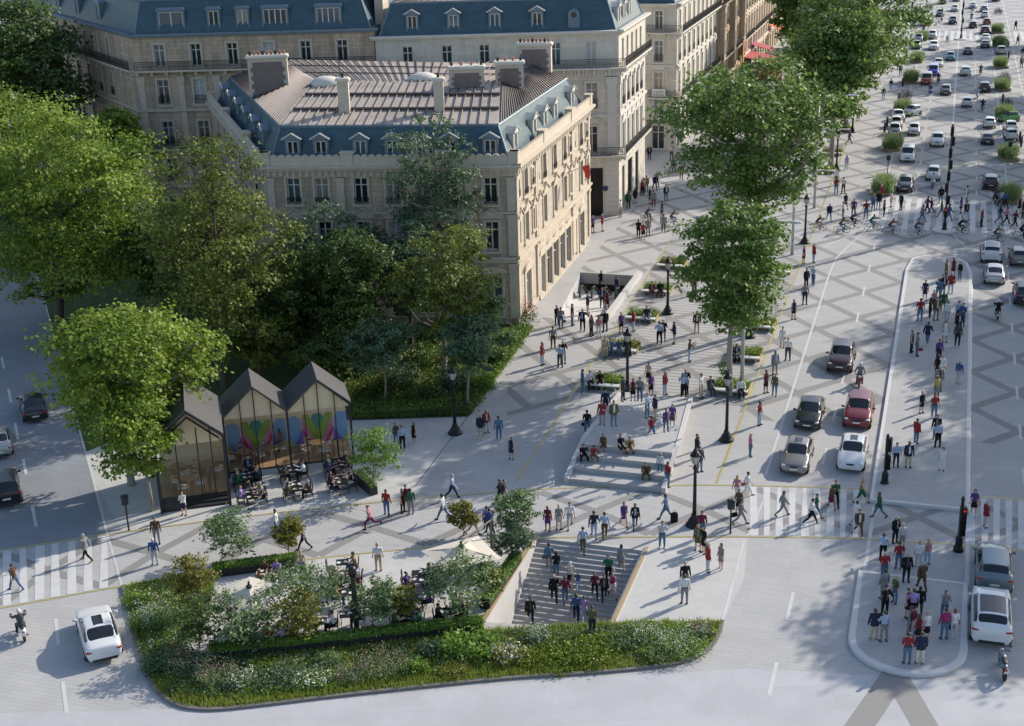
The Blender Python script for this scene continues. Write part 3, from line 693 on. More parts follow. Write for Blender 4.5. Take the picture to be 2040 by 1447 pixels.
M, L = facade(K, kFL, kFR, kf, m_cream, m_trimw, 8)
rb_ = [2.2, 4.7, 7.2, 9.7, 12.2]
kr = [dict(z0=0, z1=6.6, ops=[(2.4, 1.3, 5, .1), (6.2, 2.6, 5, .1), (10.2, 1.8, 5, .1)], sur=False, gl=(0, 0, 0, 0, 1), leaf=3, paint=m_iron), dict(z0=6.6, z1=11.3, ops=[(x, 1.2, 2.9, .5) for x in rb_], ped=2), dict(z0=11.3, z1=16.3, ops=[(x, 1.2, 2.7, .7) for x in rb_], rail=2, ped=2), dict(z0=16.3, z1=20.1, ops=[(x, 1.0, 2.45, .3) for x in rb_], sur=False)]
Mr, Lr = facade(K, kFR, kR, kr, m_cream, m_trimw, 9)
facade(K, kR, kB, [dict(z0=0, z1=20.1)], m_cream, m_trimw); facade(K, kB, kL, [dict(z0=0, z1=20.1)], m_cream, m_trimw); facade(K, kL, kFL, [dict(z0=0, z1=20.1)], m_cream, m_trimw)
for Mi, Li in ((M, L), (Mr, Lr)):
    balcony(K, Mi, .0 if Mi is Mr else .3, Li+(.78 if Mi is M else 0), 16.35, m_trimw, .8); balcony(K, Mi, 17.2 if Mi is M else 0, Li+(.78 if Mi is M else 0), 6.85, m_trimw, .8)
    cornice(K, Mi, Li, 19.8, [(.3, 0, .2), (.55, .2, .4)], m_trimw); cornice(K, Mi, Li, 15.4, [(.15, 0, .7)], m_trimw, 'frieze', dent=.4); cornice(K, Mi, Li, 11.0, [(.2, 0, .3)], m_trimw, 'belt_course')
for x in (17.4, L-.75):
    b = B(); b.box(x-.5, x+.5, -.14, .03, 7.2, 15.3, M); b.box(x-.62, x+.62, -.24, .03, 14.5, 15.3, M); b.box(x-.62, x+.62, -.22, .03, 7.0, 7.8, M); b.obj('pilaster', m_trimw, K)
b = B()
for k in range(10): b.box(24.4, L-.02, -.03, .02, .5+k*.58, .5+k*.58+.5, M)
b.obj('rusticated_corner', m_trimw, K)
for x in [.4]+[r_+1.25 for r_ in rb_]: b = B(); b.box(x-.25, x+.25, -.14, .03, 7.2, 15.3, Mr); b.box(x-.36, x+.36, -.24, .03, 14.5, 15.3, Mr); b.obj('pilaster', m_trimw, K)
upK = mansard(K, [kFL, kFR, kR, kB, kL], 20.2, 23.4, 1.6, .4)
for x in (4, 8.4, 12.8, 17.3): dormer(K, M, x, .55, 20.4, 1.0, 1.9, 1.5, 1, 2)
for x in (3, 6, 9): dormer(K, Mr, x, .55, 20.4, 1.0, 1.9, 1.5, 1, 2, m_trimw)
b = B(); pr = [(.62, 0)]+[(.62*math.cos(a), 1.3+.62*math.sin(a)) for a in [math.pi*k/10 for k in range(11)]]+[(-.62, 0)]
b.add([(p[0], 0, p[1]) for p in pr]+[(p[0], 1.2, p[1]) for p in pr], [tuple(range(len(pr)))[::-1]]+[(i, i+1, len(pr)+i+1, len(pr)+i) for i in range(len(pr)-1)], M @ Matrix.Translation((21.2, .5, 20.5)))
o = b.obj('dormer', m_flash, K); b = B(); b.lathe([(.3, 0), (.3, .06)], 12, M @ Matrix.Translation((21.2, .5, 21.8)) @ Matrix.Rotation(R(90), 4, 'X')); b.obj('pane', m_glass[0], o)
ring_roof(K, upK, 23.4, .9); chimney(K, (-13.2, 158), .9, 8, 20, 25.8, 0, 0); chimney(K, (4, 160), 3.6, 1.2, 23, 27, R(-15), 8)
b = B(); b.lathe([(.32, 0), (.32, .03)], 14, M @ Matrix.Translation((L-1.5, -.06, 3.1)) @ Matrix.Rotation(R(90), 4, 'X')); b.obj('street_plate', mat('blue_enamel', (.02, .04, .12), .3), K)
# ------------------------------------------------------------------ avenue row
def row_block(name, label, u0, u1, v0, h, mw, trim, nb, front=None, shopcol=m_glass[0], seed=0, bays_d=.0, paint=m_wood):
    t = thing(name, (0, 0, 0), 0, label, 'apartment building')
    c = [UV(u0, v0-12), UV(u0, v0), UV(u1, v0), UV(u1, v0-12)]; c = [(p.x, p.y) for p in c]
    L = u1-u0; bs = [L*(k+.5)/nb for k in range(nb)]
    z = [0, 4.2, 7.2, 11.2, 15.5, h]
    fl = lambda s: [dict(z0=0, z1=z[1], ops=[(x, 1.7, 3.2, .1) for x in s], sur=False, gl=(3, 1, 0, 0), leaf=2), dict(z0=z[1], z1=z[2], ops=[(x, 1.15, 2.1, .4) for x in s]), dict(z0=z[2], z1=z[3], ops=[(x, 1.15, 2.7, .4) for x in s], ped=2), dict(z0=z[3], z1=z[4], ops=[(x, 1.15, 2.7, .5) for x in s], rail=2), dict(z0=z[4], z1=z[5], ops=[(x, 1.0, 2.4, .3) for x in s])]
    M, LL = facade(t, c[1], c[2], fl(bs), mw, trim, seed)
    fb = front or [9.9]
    Mf, Lf = facade(t, c[0], c[1], fl(fb), mw, trim, seed+1)
    facade(t, c[2], c[3], [dict(z0=0, z1=h)], mw, trim); facade(t, c[3], c[0], [dict(z0=0, z1=h)], mw, trim)
    for Mi, Li in ((M, LL), (Mf, Lf)):
        cornice(t, Mi, Li, h-.3, [(.3, 0, .2), (.55, .2, .4)], trim); cornice(t, Mi, Li, 11.0, [(.2, 0, .3)], trim, 'belt_course'); cornice(t, Mi, Li, 4.1, [(.3, 0, .35)], trim, 'belt_course')
    balcony(t, M, 0, LL, z[4], trim, .8); balcony(t, M, 0, LL, z[2], trim, .8)
    if bays_d:
        for x in bs[::3]:
            b = B(); b.prism([(x-1.1, .03), (x-.9, -.9), (x+.9, -.9), (x+1.1, .03)], 4.6, 15.2, M); o = b.obj('bay_window', mw, t)
            for zz in (5, 8, 12):
                b = B(); b.box(x-.5, x+.5, -.93, -.88, zz, zz+2.2, M); b.obj('pane', m_glass[0], o)
            b = B(); b.prism([(x-1.25, .03), (x-1, -1.05), (x+1, -1.05), (x+1.25, .03)], 15.2, 15.5, M); b.obj('cornice', trim, o)
    up = mansard(t, c, h+.1, h+3.2, 1.5, .4)
    for x in bs: dormer(t, M, x, .55, h+.3, 1.0, 1.8, 1.4, 1, 2, trim)
    ring_roof(t, up, h+3.2, .8); return t, M, Mf
t, M, Mf = row_block('pen_shop_block', 'white avenue block with a to-let notice and black lettering over its corner shop', 181, 212, -34.6, 19, m_cream, m_trimw, 9, [4.5, 9.6], seed=20)
balcony(t, Mf, 8.2, 12.6, 7.1, m_trimw, .7); balcony(t, Mf, 8.0, 12.75, 15.5, m_trimw, .7)
def text(s, size, M, m, parent, name='lettering', ext=.02):
    cu = bpy.data.curves.new(name, 'FONT'); cu.body = s; cu.size = size; cu.align_x = 'CENTER'; cu.extrude = ext
    o = bpy.data.objects.new('tmp', cu); COL.objects.link(o)
    me = bpy.data.meshes.new_from_object(o.evaluated_get(bpy.context.evaluated_depsgraph_get())); bpy.data.objects.remove(o)
    q = link(name, me, m, parent); q.matrix_local = M @ Matrix.Rotation(R(90), 4, 'X'); return q
text('MONTBLANC', .62, Mf @ Matrix.Translation((10.0, -.12, 3.62)), mat('black_lettering', (.012, .012, .012), .4), t)
b = B(); b.box(8.9, 10.7, -.82, -.76, 7.3, 8.25, Mf); o = b.obj('notice_board', mat('white_board', (.7, .7, .7), .5), t)
for dz, s in ((.5, 'A LOUER'), (.12, 'BUREAUX')): text(s, .34, Mf @ Matrix.Translation((9.8, -.86, 7.3+dz)), mat('notice_ink', (.25, .25, .27), .5), o)
row_block('ochre_block', 'ochre stone avenue block with rounded bay windows, next to the white block', 212, 236, -34.3, 19.5, m_ochre, m_ochre, 7, seed=30, bays_d=1)
t, M, Mf = row_block('awning_block', 'avenue block with red awnings and posters between shopfronts', 236, 262, -34.2, 18, m_ochre, m_trim, 8, seed=40)
row_block('distant_block', 'tan avenue block furthest along, with an orange awning', 262, 300, -34.2, 19, m_ochre, m_trim, 11, seed=50)
def awning(u0, u1, v0, d, z, col, label, nm='shop_awning'):
    t = thing(nm, UV(u0, v0), AVZ, label, 'awning'); L = u1-u0
    b = B(); b.add([(0, 0, z), (0, L, z), (d, L, z-.9), (d, 0, z-.9), (0, 0, z-.08), (0, L, z-.08), (d, L, z-.98), (d, 0, z-.98)], [(0, 3, 2, 1), (4, 5, 6, 7), (0, 1, 5, 4), (2, 3, 7, 6), (1, 2, 6, 5), (3, 0, 4, 7)]); b.obj('canvas', col, t)
    b = B(); b.box(d, d+.05, 0, L, z-1.45, z-.95); b.obj('valance', col, t)
    b = B(); [b.tube([(.02, y, z-1.2), (d-.05, y, z-1.02)], .03, 4) for y in (.3, L-.3)]; b.obj('arm', m_iron, t)
red = mat('red_awning_canvas', (.36, .035, .04), .7); org = mat('orange_awning_canvas', (.62, .12, .05), .7)
awning(237.5, 245, -34.1, 4.6, 4.2, red, 'large red awning projecting over the terrace nearest the ochre block')
awning(247, 251, -34.1, 3.2, 5.0, red, 'smaller red awning beyond the large one, beside the posters')
awning(270, 274, -34.0, 2.6, 5.4, org, 'bright orange awning hanging from the furthest avenue block')
t = thing('cafe_pavilion', UV(249, -30), AVZ, 'dark glazed terrace pavilion with a red end wall under the avenue trees', 'pavilion')
b = B(); b.box(-2.2, 2.2, -9, 9, 2.7, 2.9); b.box(-2.3, 2.3, -3.5, -1, 2.9, 3.05); b.obj('roof', mat('dark_purple_roof', (.06, .05, .06), .4), t)
b = B(); b.box(-2.1, 2.1, -8.8, 8.8, 0, 2.7); b.obj('glazing', m_glass[1], t); b = B(); b.box(-2.2, 2.2, -9.05, -8.82, 0, 3); b.obj('end_wall', red, t)
# hanging poster banners with bracket
for k, (u, c1, lb) in enumerate(((232.6, (.55, .16, .05), 'orange and blue poster banner hanging on the ochre block'), (246, (.35, .2, .3), 'red and grey poster banner hanging beyond the orange one'))):
    t = thing('poster_banner', UV(u, -33.6), AVZ, lb, 'banner')
    b = B(); b.box(.1, .2, 0, 1.1, 2, 7.5); b.obj('poster', mat('poster_%s' % ('warm', 'cool')[k], c1, .6, var=.9, scale=1.1), t); b = B(); b.tube([(-.6, .5, 7.6), (.2, .5, 7.6)], .05, 5); b.tube([(0, -.2, 7.9), (.3, .5, 8.2), (0, 1.3, 7.9), (-.2, .5, 7.7), (0, -.2, 7.9)], .07, 5); b.obj('bracket', m_woodg, t)
# flag on the mansion
t = thing('red_flag', Ms @ Vector((17, -.1, 9.4)), 0, 'red flag hanging from a pole on the sunlit side of the mansion', 'flag')
mr = Ms.to_3x3(); p0 = mr @ Vector((0, 0, 0)); p1 = mr @ Vector((.4, -2.4, 1.0))
b = B(); b.tube([p0, p1], .04, 5); b.obj('pole', m_trimw, t)
b = B(); vs = []
for i in range(7):
    for j in range(6):
        a = i/6; c = j/5; e = p1.lerp(p0, .05+.42*c*.7*(1-.35*a)); vs.append((e.x+.10*math.sin(6*c+a*3), e.y+.08*math.cos(5*c+2*a), e.z-1.45*a*(1-.25*c)))
b.add(vs, [(i*6+j, (i+1)*6+j, (i+1)*6+j+1, i*6+j+1) for i in range(6) for j in range(5)]); b.obj('cloth', mat('red_flag_cloth', (.55, .05, .03), .7), t)
# ================================================================== vegetation
def leafmat(name, c0, c1, tr=.35, hue=0):
    m = bpy.data.materials.new(name); m.use_nodes = True; n = m.node_tree; b = n.nodes['Principled BSDF']
    at = n.nodes.new('ShaderNodeAttribute'); at.attribute_name = 'tint'
    mx = n.nodes.new('ShaderNodeMix'); mx.data_type = 'RGBA'; mx.inputs[6].default_value = (*c0, 1); mx.inputs[7].default_value = (*c1, 1)
    n.links.new(at.outputs['Fac'], mx.inputs[0]); n.links.new(mx.outputs[2], b.inputs['Base Color'])
    b.inputs['Roughness'].default_value = .5; b.inputs['Specular IOR Level'].default_value = .35
    t = n.nodes.new('ShaderNodeBsdfTranslucent'); n.links.new(mx.outputs[2], t.inputs[0])
    ms = n.nodes.new('ShaderNodeMixShader'); ms.inputs[0].default_value = tr
    o = n.nodes['Material Output']; n.links.new(b.outputs[0], ms.inputs[1]); n.links.new(t.outputs[0], ms.inputs[2]); n.links.new(ms.outputs[0], o.inputs[0])
    return m
L_plane = leafmat('plane_tree_leaves', (.10, .185, .018), (.36, .45, .075), .45)
L_ave = leafmat('avenue_leaves', (.075, .155, .032), (.26, .36, .095), .44)
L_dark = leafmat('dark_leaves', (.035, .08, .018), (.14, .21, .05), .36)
L_olive = leafmat('olive_leaves', (.075, .11, .018), (.25, .30, .06), .4)
L_teal = leafmat('bluegreen_leaves', (.05, .11, .058), (.19, .28, .145), .38)
L_shrub = leafmat('terrace_shrub_leaves', (.07, .14, .05), (.26, .36, .15), .38)
L_gold = leafmat('golden_olive_leaves', (.11, .12, .016), (.33, .32, .06), .38)
L_hedge = leafmat('hedge_leaves', (.075, .18, .024), (.27, .41, .07), .42)
L_lime = leafmat('lime_leaves', (.11, .17, .015), (.24, .31, .03), .35)
L_grass = leafmat('grass_blades', (.16, .23, .035), (.38, .44, .10), .45)
L_sage = leafmat('ornamental_grass', (.13, .21, .07), (.33, .42, .19), .45)
L_pink = leafmat('pink_plumes', (.26, .14, .13), (.46, .31, .29), .2)
L_wht = leafmat('white_blossom', (.5, .52, .42), (.75, .75, .68), .2)
L_mix = leafmat('red_blue_flowers', (.45, .05, .05), (.10, .12, .4), .2)
L_yel = leafmat('yellow_flowers', (.5, .38, .02), (.65, .55, .05), .2)
m_bark = mat('plane_bark', (.27, .245, .21), .9, var=.35, scale=3, stretch=(1, 1, .4), bump=.4)
m_barkd = mat('dark_bark', (.075, .06, .048), .9, var=.3, scale=4, bump=.4)
m_barkp = mat('pale_thin_bark', (.24, .20, .17), .85, var=.25, scale=4)
def leaves_mesh(name, C, N, size, tint, rg, long=1.35):
    """C centres, N normals (n,3) -> folded leaf faces in one mesh"""
    n = len(C); N = N/np.maximum(np.linalg.norm(N, axis=1, keepdims=True), 1e-6)
    A = rg.normal(size=(n, 3)); A -= N*(A*N).sum(1, keepdims=True); A /= np.maximum(np.linalg.norm(A, axis=1, keepdims=True), 1e-6)
    Bt = np.cross(N, A); s = (size*rg.uniform(.65, 1.3, n))[:, None]
    tip = C+A*s*long*.55; base = C-A*s*long*.45; up = N*s*.16
    l = C+Bt*s*.5+up+A*s*.05; r = C-Bt*s*.5+up+A*s*.05
    V = np.stack([base, r, tip, l], 1).reshape(-1, 3)
    i = np.arange(n)*4; F = np.stack([i, i+1, i+2, i, i+2, i+3], 1).reshape(-1)
    me = bpy.data.meshes.new(name); me.vertices.add(4*n); me.vertices.foreach_set('co', V.astype(np.float32).ravel())
    me.loops.add(6*n); me.loops.foreach_set('vertex_index', F.astype(np.int32))
    me.polygons.add(2*n); me.polygons.foreach_set('loop_start', np.arange(0, 6*n, 3, dtype=np.int32)); me.polygons.foreach_set('loop_total', np.full(2*n, 3, np.int32))
    a = me.attributes.new('tint', 'FLOAT', 'FACE'); a.data.foreach_set('value', np.repeat(np.clip(tint, 0, 1), 2).astype(np.float32))
    me.update(calc_edges=True); return me
def crown(name, cz, rad, nb, br, ncl, nl, lsize, seed, trunk_h, trunk_r, flat=.62, spread=.5, limbs=9, bm=None, lean=(0, 0), hollow=.25, top=0.):
    """returns (wood mesh, leaf mesh); rad = (rx,ry,rz) of the crown ellipsoid centred at height cz"""
    rg = np.random.default_rng(seed); r = random.Random(seed); rx, ry, rz = rad
    cen = np.array([lean[0], lean[1], cz]); blobs = []
    tries = 0; ph = rg.uniform(0, 6.28, 3)
    while len(blobs) < nb and tries < 4000:
        tries += 1
        d = rg.normal(size=3); d /= np.linalg.norm(d); d[2] = abs(d[2])*(1 if rg.random() < .72 else -1)
        k = rg.uniform(hollow, 1)**.6
        lob = .92+.30*math.sin(3*math.atan2(d[1], d[0])+ph[0])*math.cos(2.2*d[2]+ph[1])+.16*math.sin(5*math.atan2(d[1], d[0])+4*d[2]+ph[2])
        p = cen+d*np.array([rx, ry, rz])*k*min(1.14, lob+.06)*(1-br/(max(rx, rz)*1.5))
        if all(np.linalg.norm((p-q)*np.array([1, 1, 1.25])) > br*spread*2.1 for q, _ in blobs): blobs.append((p, br*rg.choice([.5, .7, .9, 1.1])))
    w = B(); T0 = Vector((0, 0, 0)); T1 = Vector((lean[0]*.25, lean[1]*.25, trunk_h))
    mid = T0.lerp(T1, .5)+Vector((r.uniform(-.2, .2), r.uniform(-.2, .2), 0))
    tp = Vector((lean[0]*.8, lean[1]*.8, cz+rz*(.3+top)))
    w.tube([T0-Vector((0, 0, .3)), T0+Vector((0, 0, .25)), mid, T1, T1.lerp(tp, .5), tp], [trunk_r*1.5, trunk_r*1.05, trunk_r*.9, trunk_r*.75, trunk_r*.4, trunk_r*.1], 8)
    order = sorted(blobs, key=lambda q: -np.linalg.norm(q[0]-cen))
    for i, (p, rr) in enumerate(order):
        P = Vector(p); hz = min(max(trunk_h*.85, P.z-abs(r.uniform(.5, 1))*math.hypot(P.x, P.y)*.9-.5), cz+rz*.4)
        f = max(0, (hz-trunk_h))/max(.1, tp.z-trunk_h); st = T1.lerp(tp, min(f, 1)) if hz > trunk_h else T0.lerp(T1, hz/trunk_h)
        k = trunk_r*(.5 if i < limbs else .2)*(1-.5*min(f, 1))
        m1 = st.lerp(P, .5)+Vector((r.uniform(-.5, .5), r.uniform(-.5, .5), -.06*(P-st).length))*.8
        w.tube([st, st.lerp(m1, .5)+Vector((0, 0, .1)), m1, P], [k, k*.8, k*.6, k*.2], 6 if i < limbs else 4, cap=False)
        for q in range(4):
            d = Vector((r.gauss(0, 1), r.gauss(0, 1), r.gauss(.3, .8))).normalized()*rr*.8
            w.tube([P.lerp(m1, .3*r.random()), P+d*.5, P+d], [k*.3+.012, k*.18+.01, .008], 4, cap=False)
    Cs, Ns, Ts = [], [], []
    for p, rr in blobs:
        n = max(4, int(ncl*(rr/br)**2)); d = rg.normal(size=(n, 3)); d /= np.linalg.norm(d, axis=1, keepdims=True)
        d[:, 2] = np.where(d[:, 2] < -.35, -d[:, 2], d[:, 2])
        k = rg.uniform(.3, 1.0, (n, 1))**.8+rg.exponential(.10, (n, 1)); cc = p+d*k*rr*np.array([1.1, 1.1, flat]); ct = rg.normal(.45, .2, n)+.12*rg.normal()
        C = np.repeat(cc, nl, 0)+rg.normal(size=(n*nl, 3))*rr*np.array([.2, .2, .11])
        N = np.repeat(d, nl, 0)*.6+rg.normal(size=(n*nl, 3))*.5+np.array([0, 0, .55])
        Cs.append(C); Ns.append(N); Ts.append(np.repeat(ct, nl)+rg.normal(0, .17, n*nl))
    lm = leaves_mesh(name+'_leaves', np.concatenate(Cs), np.concatenate(Ns), lsize, np.concatenate(Ts), rg)
    return w.mesh(name+'_wood', True), lm
def tree(name, base, meshes, lm, wm, label, group=None, scale=1., rz=0., cat='tree'):
    t = thing(name, base, rz, label, cat, group); t.scale = (scale,)*3
    for nm, me, m in (('trunk', meshes[0], wm), ('crown', meshes[1], lm)):
        o = link(nm, me, None, t)
        if not me.materials: me.materials.append(m)
        setm(o, m)
    return t
def ZY(x, y, Y):
    d = _F+_Rt*((x-CW/2)/CF)-_Up*((y-CH/2)/CF); q = Vector((0, 0, CAMZ))+d*(Y/d.y); return q
def px_tree(name, bx, by, box, lm, wm, label, seed, nb=26, brf=.3, ncl=55, nl=12, ls=.3, tr=.3, th=.45, group=None, hollow=.25, ry=None, spread=.5, z0=0., flat=.62, limbs=9, cat='tree', top=0., dy=0.):
    base = G(bx, by, z0); Y = base.y+dy; l, t, r, bt = box
    pl, pr = ZY(l, (t+bt)/2, Y), ZY(r, (t+bt)/2, Y); pt, pb = ZY((l+r)/2, t, Y), ZY((l+r)/2, bt, Y)
    rx = (pr.x-pl.x)/2; rz = max(.4, (pt.z-pb.z)/2*.93); cx = (pl.x+pr.x)/2-base.x; cz = (pt.z+pb.z)/2-z0
    br = brf*min(rx, rz*1.2)+.1*max(rx, rz)
    ms = crown(name, cz, (rx, ry or rx*.92, rz), nb, br, ncl, nl, ls, seed, max(.3, (pb.z-z0)+th*(pt.z-pb.z)*.4), tr, lean=(cx, dy), hollow=hollow, spread=spread, flat=flat, limbs=limbs, top=top)
    return tree(name, base, ms, lm, wm, label, group, cat=cat)
gL = 'trees on the lawn beside the mansion'
px_tree('plane_tree', 118, 655, (-70, 215, 352, 645), L_plane, m_barkd, 'big bright green plane tree with dark forked trunk beside the left road', 11, nb=84, ncl=66, nl=13, ls=.255, tr=.42, brf=.22)
px_tree('plane_tree', -30, 520, (-170, 165, 160, 450), L_plane, m_barkd, 'bright green plane tree at the left edge, behind the big one by the left road', 12, nb=34, ncl=66, nl=12, ls=.27, tr=.4)
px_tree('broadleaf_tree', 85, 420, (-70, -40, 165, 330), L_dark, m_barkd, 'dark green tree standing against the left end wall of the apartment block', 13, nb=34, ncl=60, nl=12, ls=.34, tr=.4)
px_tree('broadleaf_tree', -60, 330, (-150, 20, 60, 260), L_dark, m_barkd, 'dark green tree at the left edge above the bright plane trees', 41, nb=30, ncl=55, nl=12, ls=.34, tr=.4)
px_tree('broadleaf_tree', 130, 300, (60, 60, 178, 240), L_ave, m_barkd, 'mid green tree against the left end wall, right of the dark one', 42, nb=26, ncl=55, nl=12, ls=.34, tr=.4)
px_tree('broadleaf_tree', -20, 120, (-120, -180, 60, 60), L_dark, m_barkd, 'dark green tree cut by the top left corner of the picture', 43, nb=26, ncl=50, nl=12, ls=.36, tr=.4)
px_tree('broadleaf_tree', 60, 215, (-40, -140, 152, 110), L_ave, m_barkd, 'mid green tree in the top left corner behind the dark one', 14, nb=26, ncl=55, nl=11, ls=.36, tr=.4)
px_tree('plane_tree', 215, 480, (160, 214, 290, 330), L_plane, m_barkd, 'small bright green crown peeping over the big plane tree before the apartment block', 15, nb=14, ncl=50, nl=12, ls=.32, tr=.3)
px_tree('plane_tree', 262, 966, (72, 600, 438, 870), L_plane, m_bark, 'sunlit lobed plane tree growing behind the cafe kiosk by the left road', 16, nb=58, ncl=56, nl=12, ls=.225, tr=.25, brf=.25, hollow=.5)
px_tree('plane_tree', 303, 1018, (178, 780, 368, 965), L_plane, m_bark, 'smaller bright plane tree right in front of the kiosk end wall', 17, nb=24, ncl=60, nl=11, ls=.195, tr=.14, brf=.33)
px_tree('elm_tree', 448, 772, (306, 262, 578, 735), L_olive, m_barkd, 'tall olive elm tree with feathery top behind the left kiosk gable', 18, nb=64, ncl=34, nl=12, ls=.21, tr=.3, brf=.17, hollow=.15, group=None, top=.45, flat=.9, spread=.62)
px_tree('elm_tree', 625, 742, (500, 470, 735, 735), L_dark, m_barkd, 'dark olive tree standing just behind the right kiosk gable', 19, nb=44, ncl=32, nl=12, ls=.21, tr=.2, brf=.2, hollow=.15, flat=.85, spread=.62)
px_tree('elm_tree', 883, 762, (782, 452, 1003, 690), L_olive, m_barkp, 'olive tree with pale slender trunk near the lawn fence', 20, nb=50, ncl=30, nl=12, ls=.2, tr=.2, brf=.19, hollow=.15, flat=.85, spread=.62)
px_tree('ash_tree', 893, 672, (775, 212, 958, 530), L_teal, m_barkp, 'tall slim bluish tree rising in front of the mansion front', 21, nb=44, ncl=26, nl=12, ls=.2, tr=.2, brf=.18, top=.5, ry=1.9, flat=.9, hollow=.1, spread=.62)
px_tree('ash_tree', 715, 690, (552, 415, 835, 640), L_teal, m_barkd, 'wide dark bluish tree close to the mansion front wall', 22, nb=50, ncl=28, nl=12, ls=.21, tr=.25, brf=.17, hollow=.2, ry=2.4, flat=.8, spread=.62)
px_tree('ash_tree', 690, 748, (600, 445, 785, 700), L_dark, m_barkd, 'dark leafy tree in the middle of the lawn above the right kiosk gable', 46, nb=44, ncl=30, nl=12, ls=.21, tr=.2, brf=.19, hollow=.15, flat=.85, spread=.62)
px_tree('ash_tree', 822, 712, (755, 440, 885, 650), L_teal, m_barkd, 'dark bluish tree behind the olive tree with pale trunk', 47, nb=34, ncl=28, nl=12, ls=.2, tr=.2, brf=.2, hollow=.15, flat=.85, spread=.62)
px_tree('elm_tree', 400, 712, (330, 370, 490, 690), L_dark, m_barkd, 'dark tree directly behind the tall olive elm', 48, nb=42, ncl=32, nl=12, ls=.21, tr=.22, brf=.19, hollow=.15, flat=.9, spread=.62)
px_tree('ash_tree', 555, 705, (470, 500, 660, 690), L_dark, m_barkd, 'dark tree between the olive elm and the mansion front', 23, nb=26, ncl=44, nl=12, ls=.25, tr=.2, brf=.24, spread=.62)
px_tree('elm_tree', 330, 640, (255, 400, 430, 640), L_dark, m_barkd, 'dark tree squeezed between the big plane tree and the olive elm', 44, nb=30, ncl=46, nl=12, ls=.26, tr=.25, brf=.24, spread=.62)
px_tree('elm_tree', 520, 760, (440, 590, 600, 745), L_olive, m_barkd, 'low olive tree behind the middle gable of the kiosk', 45, nb=22, ncl=44, nl=12, ls=.22, tr=.15, brf=.26, spread=.62)
px_tree('small_tree', 768, 802, (690, 622, 835, 752), L_teal, m_barkp, 'low bluish tree with several thin stems on the lawn above the kiosk roof', 24, nb=16, ncl=34, nl=10, ls=.19, tr=.1, brf=.28)
px_tree('small_tree', 932, 812, (882, 610, 1015, 762), L_teal, m_barkp, 'bluish tree with lit right side at the lawn corner behind the lamp', 25, nb=18, ncl=38, nl=11, ls=.19, tr=.11, brf=.28)
px_tree('small_tree', 968, 752, (905, 560, 1012, 690), L_shrub, m_barkp, 'slender green tree beside the mansion corner at the lawn edge', 26, nb=14, ncl=34, nl=10, ls=.2, tr=.1, brf=.28)
px_tree('small_tree', 655, 782, (590, 640, 720, 765), L_dark, m_barkd, 'dark bushy tree low behind the kiosk roof valley', 27, nb=14, ncl=40, nl=11, ls=.2, tr=.12, brf=.3)
# avenue trees
aP = px_tree('plane_tree', 1455, 788, (1350, 372, 1574, 672), L_ave, m_bark, 'avenue plane tree nearest the camera, forked trunk rising from a bench planter', 31, nb=66, ncl=34, nl=13, ls=.24, tr=.24, brf=.24)
aQ = px_tree('plane_tree', 1478, 668, (1328, 105, 1684, 428), L_ave, m_bark, 'large open crowned avenue plane tree in front of the white block', 32, nb=84, ncl=30, nl=13, ls=.27, tr=.32, brf=.19, hollow=.3)
aR = px_tree('plane_tree', 1655, 332, (1555, 20, 1778, 268), L_ave, m_bark, 'full avenue plane tree below the cafe pavilion, left of the dense traffic', 33, nb=56, ncl=46, nl=13, ls=.36, tr=.34, brf=.24)
px_tree('plane_tree', 1684, 258, (1580, -70, 1832, 180), L_ave, m_bark, 'dense avenue plane tree touching the top of the picture left of the traffic', 34, nb=56, ncl=46, nl=13, ls=.38, tr=.36, brf=.24)
px_tree('plane_tree', 1735, 160, (1650, -140, 1845, 45), L_ave, m_bark, 'furthest avenue plane tree, only its lower crown seen at the top edge', 35, nb=30, ncl=50, nl=12, ls=.42, tr=.36, brf=.3)
px_tree('plane_tree', 1610, 205, (1545, -60, 1665, 105), L_ave, m_bark, 'shaded avenue plane tree between the cafe pavilion and the roadside trees', 36, nb=24, ncl=50, nl=12, ls=.42, tr=.36, brf=.3)
srcs = [[c.data for c in sorted(q.children, key=lambda o: o.name.startswith('crown'))] for q in (aR, aQ, aP)]
for k, (u, v, s, rr) in enumerate(((87, 17.5, .95, 2.2), (112, 25, 1.1, 4), (126, 25.5, 1.15, 5.1), (141, 25, 1.1, .4), (157, 22.5, 1.0, 3.3), (174, 21, 1.0, 1.9), (188, 18.8, 1.0, 5.5), (210, 19, 1.0, 2.7), (235, 19, 1.0, .9), (262, 18.2, 1.0, 3.9), (292, 18, 1, 2))):
    tree('plane_tree', UV(u, v), srcs[k % 2], L_ave, m_bark, 'avenue plane tree of the right-hand row, dark crown at the top right corner' if u == 262 else 'avenue plane tree of the right-hand row along the far pavement', 'right-hand row of avenue trees', s, rr)
